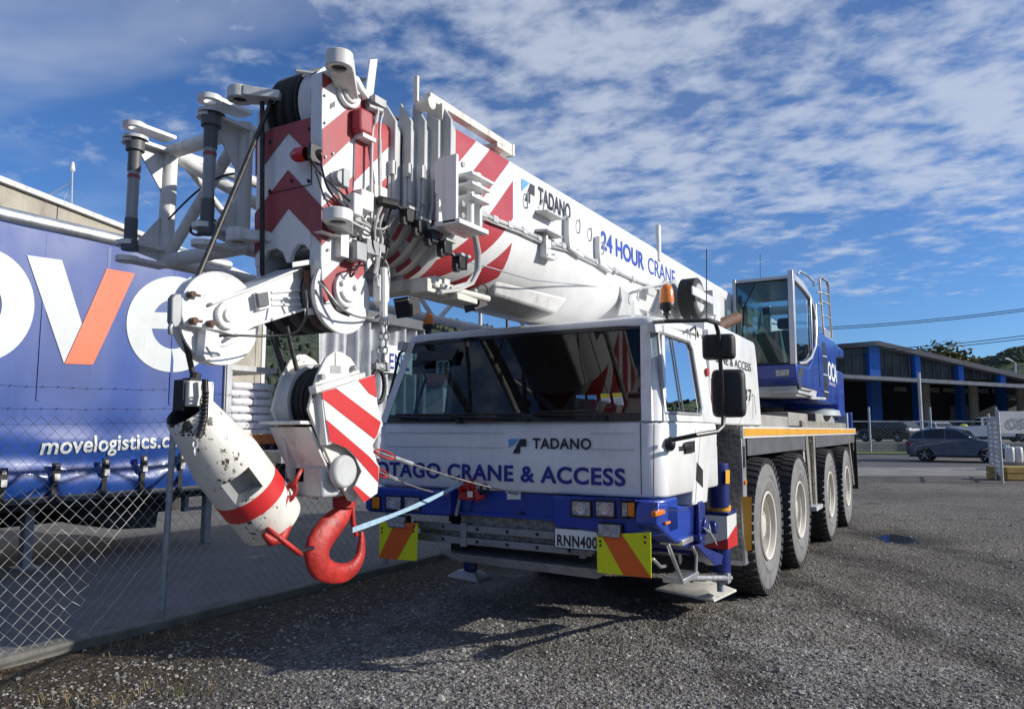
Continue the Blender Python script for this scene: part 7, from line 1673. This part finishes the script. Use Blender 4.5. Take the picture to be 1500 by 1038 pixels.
# motorcycle beside the pickup
q = ground_at(1414, 56); mc = thing('motorcycle', (q.x, q.y, .83), 'small motorcycle with a yellow top parked between the silver hatchback and the pickup', 'motorcycle', rz=YAW+R(70))
for x in (-.65, .65):
    b_ = MB(); b_.ring((x, 0, .33), (0, 1, 0), .26, .07, 24, 8); b_.cyl((x, -.04, .33), (x, .04, .33), .08); b_.build('wheel', BLACK, mc, local=True)
b_ = MB(); b_.tube([(-.65, 0, .33), (-.2, 0, .45), (.2, 0, .5), (.5, 0, .85), (.65, 0, .33)], .05, 8); b_.ball((0, 0, .5), .22, 12, sc=(1.2, .7, 1)); b_.box((-.7, -.12, .78), (.05, .12, .86)); b_.build('frame', DGREY, mc, local=True)
b_ = MB(); b_.ball((.2, 0, .9), .2, 12, sc=(1.3, .7, .8)); b_.build('tank', WHITE2, mc, local=True)
b_ = MB(); b_.ball((.45, 0, 1.15), .17, 12, sc=(1, 1.6, .9)); b_.tube([(.45, -.38, 1.12), (.5, 0, 1.05), (.45, .38, 1.12)], .02, 6); b_.build('fairing', mat('yellow_plastic', (.62, .58, .03), .5), mc, local=True)

# ---- fence, poles, gate on the right
rf = thing('roadside_fence', tuple(U(20, 46.4, .3)), 'low wire fence with galvanised posts on a concrete strip across the road', 'fence')
a, b = U(11, 46.4, 0), U(54, 46.4, 0); f = lambda p, z, o=0: V((p.x, p.y, z))+FWH*o
m = MB(); m.hexa([f(a, .3), f(b, .3), f(b, .3, .3), f(a, .3, .3)], [f(a, .87), f(b, .87), f(b, .87, .3), f(a, .87, .3)]); part_('base_wall', m, mat('fence_base_concrete', (.22, .215, .20), .85, var=.15, vs=.8, grime=.4), rf)
for px in (1186, 1275, 1365, 1462, 1560):
    p = PD(46.2, px, 650); top = PD(46.2, px, 596).z; m = MB(); m.cyl((p.x, p.y, .3), (p.x, p.y, top), .06, 8); part_('post', m, GALV, rf)
m = MB(); za = PD(46.2, 1300, 617).z; m.cyl(f(a, za), f(b, za), .035, 6); part_('rail', m, GALV, rf)
m = MB(); a2, b2 = U(11, 46.3, 0), U(54, 46.3, 0)
for k in range(160):
    c = a2.lerp(b2, k/160); e_ = a2.lerp(b2, min(1, (k+6)/160)); m.tube([f(c, .87), f(e_, za)], .0022, 3, caps=False); m.tube([f(e_, .87), f(c, za)], .0022, 3, caps=False)
part_('wire_mesh', m, GALV, rf, smooth=0)
lp = thing('light_pole', tuple(PD(50, 1351, 640)), 'plain pale grey pole standing between the parked cars and the canopy', 'pole')
m = MB(); p = PD(50, 1351, 640); m.cyl((p.x, p.y, .8), (p.x, p.y, PD(50, 1351, 545).z), .10, 10); part_('shaft', m, LGREY, lp); m = MB(); m.cyl((p.x, p.y, .8), (p.x, p.y, 1.0), .17, 10); part_('base', m, GREY, lp)
slp = thing('street_lamp', tuple(PD(90, 1487, 560)), 'distant street lamp with a short curved arm above the depot roof', 'street lamp')
m = MB(); m.tube([PD(90, 1487.5, 600), PD(90, 1487, 532), PD(90, 1484, 529.5), PD(90, 1477, 526.5)], .10, 8); part_('pole', m, LGREY, slp); m = MB(); m.tube([PD(90, 1478, 527), PD(90, 1472, 525)], .16, 8); part_('lamp_head', m, GREY, slp)
gt_ = thing('mesh_gate', tuple(ground_at(1458, 23.8)), 'galvanised mesh gate swung open beside the white banner', 'gate')
g0 = ground_at(1463, 23.6); g1 = ground_at(1447.5, 26.6); zt_ = PD(23.8, 1458, 611).z
m = MB()
for p in (g0, g1, g0.lerp(g1, .5)): m.cyl((p.x, p.y, p.z-.05), (p.x, p.y, zt_), .035, 10)
for z in (.3, 1.0, zt_): m.cyl((g0.x, g0.y, z), (g1.x, g1.y, z), .028, 8)
part_('gate_frame', m, GALV, gt_)
m = MB()
for k in range(34):
    c = g0.lerp(g1, k/34); e_ = g0.lerp(g1, min(1, (k+6)/34)); m.tube([(c.x, c.y, .2), (e_.x, e_.y, zt_)], .004, 3, caps=False); m.tube([(e_.x, e_.y, .2), (c.x, c.y, zt_)], .004, 3, caps=False)
part_('wire_mesh', m, GALV, gt_, smooth=0)
for px, d in ((1449, 26.7), (1463.5, 23.5)):
    p = ground_at(px, d); m = MB(); m.cyl((p.x, p.y, p.z), (p.x, p.y, zt_+.18), .045, 10); part_('gate_post', m, GALV, gt_)
sgn_ = thing('banner', tuple(ground_at(1485, 25.5)), 'white banner with big grey letters tied along the wire fence right of the gate', 'banner')
m = MB(); p0, p1, p2, p3 = PD(25.5, 1465, 602), PD(25.5, 1540, 602), PD(25.5, 1540, 636), PD(25.5, 1465, 634); m.prism([p0, p1, p2, p3], FWH*.015); part_('sheet', m, mat('banner_white', (.62, .62, .60), .6, var=.06, grime=.2), sgn_)
a = PD(25.49, 1476, 628); lettering('OSO', 'lettering', mat('banner_grey', (.30, .31, .35), .6), sgn_, a-FWH*.003, tuple(RT), (0, 0, 1), 1.05, .36, .02)
m = MB()
for px in (1463.5, 1502, 1540): p = ground_at(px, 25.6); m.cyl((p.x, p.y, p.z), (p.x, p.y, 2.35), .03, 8)
part_('post', m, GALV, sgn_)
m = MB(); a, b = PD(25.55, 1464, 621), PD(25.55, 1545, 622); m.cyl(a, b, .025, 6); part_('rail', m, GALV, sgn_)
TIM = mat('yellow_painted_timber', (.36, .24, .06), .7, var=.2, vs=3, grime=.4)
for k, (z0_, z1_) in enumerate(((0, .20), (.215, .42))):
    b_ = MB(); c = ground_at(1471, 24.6); q0 = c+RT*0; f2 = lambda a, bb, z: q0+RT*a+FWH*bb+up*z
    b_.hexa([f2(0, 0, z0_+.02), f2(2.6, 0, z0_+.02), f2(2.6, 1.1, z0_+.02), f2(0, 1.1, z0_+.02)], [f2(0, 0, z1_+.02), f2(2.6, 0, z1_+.02), f2(2.6, 1.1, z1_+.02), f2(0, 1.1, z1_+.02)])
    o = b_.build('timber_crate', TIM, None, bevel=.02, loc=tuple(q0)); tag(o, ('lower', 'upper')[k]+' flat yellow timber crate of the pair beside the open gate', 'crate', 'flat timber crates by the gate')
for k, px in enumerate((1477, 1489)):
    q = ground_at(px, 31); b_ = MB(); b_.lathe((q.x, q.y, q.z+.35), (0, 0, 1), [(0, 0), (0, .15), (.05, .17), (.3, .18), (.55, .17), (.6, .15), (.62, 0)], 18); o = b_.build('white_drum', WHITE2, None, loc=(q.x, q.y, q.z+.35)); tag(o, ('left', 'right')[k]+' one of two white drums under the banner', 'drum', 'white drums under the banner')
q = ground_at(1500, 31.5); b_ = MB(); b_.box((q.x-1.1, q.y-.5, q.z+.0), (q.x+1.1, q.y+.5, q.z+.36)); o = b_.build('low_plinth', CONC, None, bevel=.02, loc=tuple(q)); tag(o, 'low concrete plinth under the white drums beside the gate', 'plinth')

# ---- overhead wires and poles
for k, (p0, p1) in enumerate((((1090, 483), (1640, 431.5)), ((1090, 486), (1640, 434.5)), ((1180, 514), (1640, 469)), ((1180, 517), (1640, 474)))):
    a, b = PD(55, *p0), PD(46, *p1); pts = [a.lerp(b, t/16)+V((0, 0, -.5*4*(t/16)*(1-t/16))) for t in range(17)]; m = MB(); m.tube(pts, .028, 5)
    o = m.build('power_line', mat('cable_sheath', (.06, .12, .12), .5) if k == 0 else bpy.data.materials['cable_sheath'], None, loc=tuple(a)); tag(o, ('topmost', 'second from top', 'third from top', 'lowest')[k]+' of the four dark overhead wires right of the crane', 'power line', 'overhead wires')
up1 = thing('utility_pole', tuple(PD(60, 703, 600)), 'pale thin pole seen under the boom above the cab roof', 'pole')
m = MB(); p = PD(60, 703, 600); m.cyl((p.x, p.y, .3), (p.x, p.y, PD(60, 703, 455).z), .16, 8); part_('shaft', m, LGREY, up1); m = MB(); q = PD(60, 703, 456); m.box(q+V((-.5, -.5, 0)), q+V((.5, .5, .12))); part_('cap', m, GREY, up1)
up2 = thing('utility_pole', tuple(PD(60, 743, 600)), 'dark thin pole beside bare twigs above the cab roof', 'pole')
m = MB(); p = PD(60, 743, 600); m.cyl((p.x, p.y, .3), (p.x, p.y, PD(60, 743, 455).z), .14, 8); part_('shaft', m, DGREY, up2)
# ---- trees
def tree(name, base_, h_, rad, label, leafc, nl, seed, bare=False, cy=1.0, ls=.35):
    rg = random.Random(seed); t = thing(name, tuple(base_), label, 'tree'); tm = MB(); tips = []
    base_ = V(base_)
    def limb(p, d, l, r_, lev):
        pts = [p]; rr_ = [r_]; n = 4
        for k in range(n):
            d = (d+V((rg.uniform(-.22, .22), rg.uniform(-.22, .22), rg.uniform(-.05, .16)))).normalized(); p = p+d*(l/n); pts.append(p); rr_.append(r_*(1-.6*(k+1)/n))
        tm.tube(pts, rr_, 7 if lev < 2 else 4)
        if lev >= 3: tips.append(p); tips.append(pts[2]); return
        for k in range(4 if lev else 6):
            s_ = pts[1+rg.randrange(n)] if lev else pts[2+rg.randrange(n-1)]; a = rg.random()*6.28; e_ = rg.uniform(.2, .9)
            limb(s_, V((math.cos(a)*e_*cy, math.sin(a)*e_*cy, rg.uniform(.15, .8))).normalized(), l*rg.uniform(.45, .72), rr_[2]*.6, lev+1)
    limb(base_, V((0, 0, 1)), h_*.55, rad*.07, 0)
    part_('trunk', tm, mat('bark', (.10, .08, .06), .9, var=.3, vs=2) if 'bark' not in bpy.data.materials else bpy.data.materials['bark'], t)
    if not bare:
        lm = MB()
        for i in range(nl):
            c = rg.choice(tips); p = c+V((rg.gauss(0, rad*.13), rg.gauss(0, rad*.13), rg.gauss(0, rad*.11))); s_ = ls*(.6+.8*rg.random()); u = V((rg.gauss(0, 1), rg.gauss(0, 1), rg.gauss(0, .6))).normalized(); w = u.orthogonal().normalized(); w = (w*math.cos(i)+u.cross(w)*math.sin(i))
            lm.add([p-u*s_*.5, p+w*s_*.3, p+u*s_*.5, p-w*s_*.3], [(0, 1, 2, 3)], rg.choice((0, 0, 1, 2)))
        lm.build('crown', [mat(name+'_leaf_%d' % k, c, .7, var=.25, vs=1) for k, c in enumerate(leafc)], t, smooth=0, recalc=False)
    return t
q = ground_at(1386, 102); tree('broadleaf_tree', q, 14.5, 7, 'yellowing broadleaf tree rising behind the depot roof', [(.10, .10, .025), (.16, .13, .03), (.07, .08, .02)], 5200, 5, ls=.75)
q = ground_at(1455, 118); tree('broadleaf_tree', q, 8, 5, 'small russet tree behind the right end of the depot roof', [(.15, .06, .02), (.10, .07, .02), (.07, .05, .02)], 1800, 8, ls=.6)
q = ground_at(735, 58); tree('bare_tree', q, 9.6, 2.2, 'bare twiggy tree top showing above the cab roof under the boom', [], 0, 12, bare=True, cy=.7)

# ================================================================== HILLS
ctrl = [(-1.7, .13), (-.60, .15), (-.30, .150), (-.155, .139), (-.105, .147), (-.045, .137), (0, .13), (.10, .10), (.28, .055), (.50, .048), (.54, .062), (.575, .077), (.60, .086), (.64, .092), (.67, .095), (.72, .10), (.95, .13), (1.3, .14), (1.8, .15), (2.4, .12), (3.14, .11)]
def hill_el(az):                  # az: angle to the right of the camera heading
    if az < -1.7: return .12
    for (a, e0), (b, e1) in zip(ctrl, ctrl[1:]):
        if a <= az <= b: t_ = (az-a)/(b-a); return e0+(e1-e0)*t_*t_*(3-2*t_)
    return .12
HR0, HR1 = 260.0, 900.0
def hill_z(az, r):
    t_ = (r-HR0)/(HR1-HR0); top = hill_el(az)*HR1
    n = mnoise(V((math.cos(az)*r*.006, math.sin(az)*r*.006, 0)))*.10+mnoise(V((math.cos(az)*r*.018, math.sin(az)*r*.018, 3)))*.045
    return max(-1, top*(sstep(0, 1, t_)**.9)*(1+n*(1-t_)*1.6+n*.25)-1)
m = MB(); NA, NR = 420, 26
for j in range(NR+1):
    r = HR0+(HR1-HR0)*j/NR
    for i in range(NA):
        az = -math.pi+2*math.pi*i/NA; d = FWH*math.cos(az)+RT*math.sin(az); m.v.append(V((d.x*r, d.y*r, hill_z(az, r))))
r = HR1+250
for i in range(NA):
    az = -math.pi+2*math.pi*i/NA; d = FWH*math.cos(az)+RT*math.sin(az); m.v.append(V((d.x*r, d.y*r, hill_z(az, HR1)*.7)))
for j in range(NR+1):
    for i in range(NA): m.f.append([j*NA+i, j*NA+(i+1) % NA, (j+1)*NA+(i+1) % NA, (j+1)*NA+i]); m.mi.append(0)
HM = mat('hill_bush', (.035, .050, .028), .95, var=.45, vs=.02)
t = HM.node_tree; b = t.nodes['Principled BSDF']; lk = b.inputs['Base Color'].links[0].from_socket; co = t.nodes.new('ShaderNodeTexCoord').outputs['Object']
n1 = t.nodes.new('ShaderNodeTexNoise'); n1.inputs['Scale'].default_value = .0095; n1.inputs['Detail'].default_value = 5; t.links.new(co, n1.inputs[0])
mx = t.nodes.new('ShaderNodeMix'); mx.data_type = 'RGBA'; mx.inputs[7].default_value = (.15, .19, .045, 1); vd_ = t.nodes.new('ShaderNodeVectorMath'); vd_.operation = 'DOT_PRODUCT'; t.links.new(co, vd_.inputs[0]); vd_.inputs[1].default_value = tuple(RT); t.links.new(M('MULTIPLY', MR(n1.outputs[0], .47, .52, tree=t), MR(vd_.outputs['Value'], 100, 200, tree=t), tree=t), mx.inputs[0]); t.links.new(lk, mx.inputs[6]); t.links.new(mx.outputs[2], b.inputs['Base Color'])
n2 = t.nodes.new('ShaderNodeTexNoise'); n2.inputs['Scale'].default_value = .12; n2.inputs['Detail'].default_value = 5; t.links.new(co, n2.inputs[0]); bp = t.nodes.new('ShaderNodeBump'); bp.inputs['Distance'].default_value = 6; bp.inputs['Strength'].default_value = .8; t.links.new(n2.outputs[0], bp.inputs['Height']); t.links.new(bp.outputs[0], b.inputs['Normal'])
tag(m.build('hills', HM, smooth=180, recalc=False), kind='structure')
wm_ = MB(); rg = random.Random(21)
def clump(p, s_):
    n = 7; vs = []
    for i in range(4):
        a = math.pi*(i+.5)/4.6
        for k in range(n):
            b_ = 2*math.pi*(k+.5*(i % 2))/n; r_ = s_*(.7+.5*rg.random()); vs.append(p+V((math.sin(a)*math.cos(b_)*r_, math.sin(a)*math.sin(b_)*r_, math.cos(a)*r_*1.15+s_*.6)))
    fs = [(i*n+k, i*n+(k+1) % n, (i+1)*n+(k+1) % n, (i+1)*n+k) for i in range(3) for k in range(n)]+[list(range(n))[::-1]]
    wm_.add(vs, fs, rg.choice((0, 0, 1, 2)))
cnt = 0
while cnt < 5200:
    az = rg.choice((rg.uniform(-.62, .05), rg.uniform(.5, .75), rg.uniform(.5, .75), rg.uniform(.8, 1.9))); r = HR0+(HR1-HR0)*(rg.random()**.8)
    if .45 < az < .78: r = 620+(HR1-620)*rg.random()
    if mnoise(V((math.cos(az)*r*.013, math.sin(az)*r*.013, 5))) < -.05 and rg.random() < .8: continue
    d = FWH*math.cos(az)+RT*math.sin(az); clump(V((d.x*r, d.y*r, hill_z(az, r)-1)), rg.uniform(1.6, 3.4)); cnt += 1
tag(wm_.build('hillside_woods', [mat('far_foliage_%d' % k, c, .95, var=.3, vs=.3) for k, c in enumerate(((.035, .050, .026), (.050, .060, .028), (.028, .038, .024)))], smooth=180, recalc=False), 'dark bush and trees covering the far hillsides', 'woods', kind='stuff')
# the tall white block on the slope, seen through the cab, and a pale shed below it
hb_ = thing('apartment_block', tuple(PD(420, 655, 590)), 'white tower block with rows of dark windows on the hillside seen through the cab', 'building')
c = PD(420, 657, 560); c.z = 0; f = lambda a, bb, z: c+RT*a+FWH*bb+up*z
zb_, zt_ = PD(420, 657, 556).z, PD(420, 657, 527).z
m = MB(); m.hexa([f(-7, 0, zb_-14), f(11, 0, zb_-14), f(11, 12, zb_-14), f(-7, 12, zb_-14)], [f(-7, 0, zt_), f(11, 0, zt_), f(11, 12, zt_), f(-7, 12, zt_)]); part_('wall', m, WHITE2, hb_)
for r_ in range(5):
    for k in range(5):
        x = -5.5+k*3.3; z = zb_+(zt_-zb_)*(.08+.17*r_); m = MB(); m.prism([f(x, -.05, z), f(x+1.8, -.05, z), f(x+1.8, -.05, z+1.3), f(x, -.05, z+1.3)], FWH*.1); part_('window', m, DARK, hb_)
sh = thing('white_shed', tuple(PD(60, 620, 630)), 'long white shed with a low roof seen through the left cab window', 'shed')
p0, p1 = PD(60, 594, 600), PD(60, 648, 600); zt_ = PD(60, 620, 566).z
m = MB(); m.hexa([V((p0.x, p0.y, .3)), V((p1.x, p1.y, .3)), V((p1.x, p1.y, .3))+FWH*9, V((p0.x, p0.y, .3))+FWH*9], [V((p0.x, p0.y, zt_)), V((p1.x, p1.y, zt_)), V((p1.x, p1.y, zt_))+FWH*9, V((p0.x, p0.y, zt_))+FWH*9]); part_('wall', m, mat('shed_white', (.6, .61, .63), .6, var=.08), sh)
m = MB(); o_ = FWH*-.3; m.hexa([V((p0.x, p0.y, zt_))+o_, V((p1.x, p1.y, zt_))+o_, V((p1.x, p1.y, zt_+1.3))+FWH*5, V((p0.x, p0.y, zt_+1.3))+FWH*5], [V((p0.x, p0.y, zt_+.12))+o_, V((p1.x, p1.y, zt_+.12))+o_, V((p1.x, p1.y, zt_+1.42))+FWH*5, V((p0.x, p0.y, zt_+1.42))+FWH*5]); part_('roof', m, mat('rust_red_roof', (.28, .08, .05), .7, var=.2), sh)
for k in range(6):
    q0 = p0.lerp(p1, (k+.25)/6); q1 = p0.lerp(p1, (k+.7)/6); m = MB(); m.prism([V((q0.x, q0.y, .6))-FWH*.02, V((q1.x, q1.y, .6))-FWH*.02, V((q1.x, q1.y, 2.9))-FWH*.02, V((q0.x, q0.y, 2.9))-FWH*.02], FWH*-.05); part_('door', m, LGREY, sh)
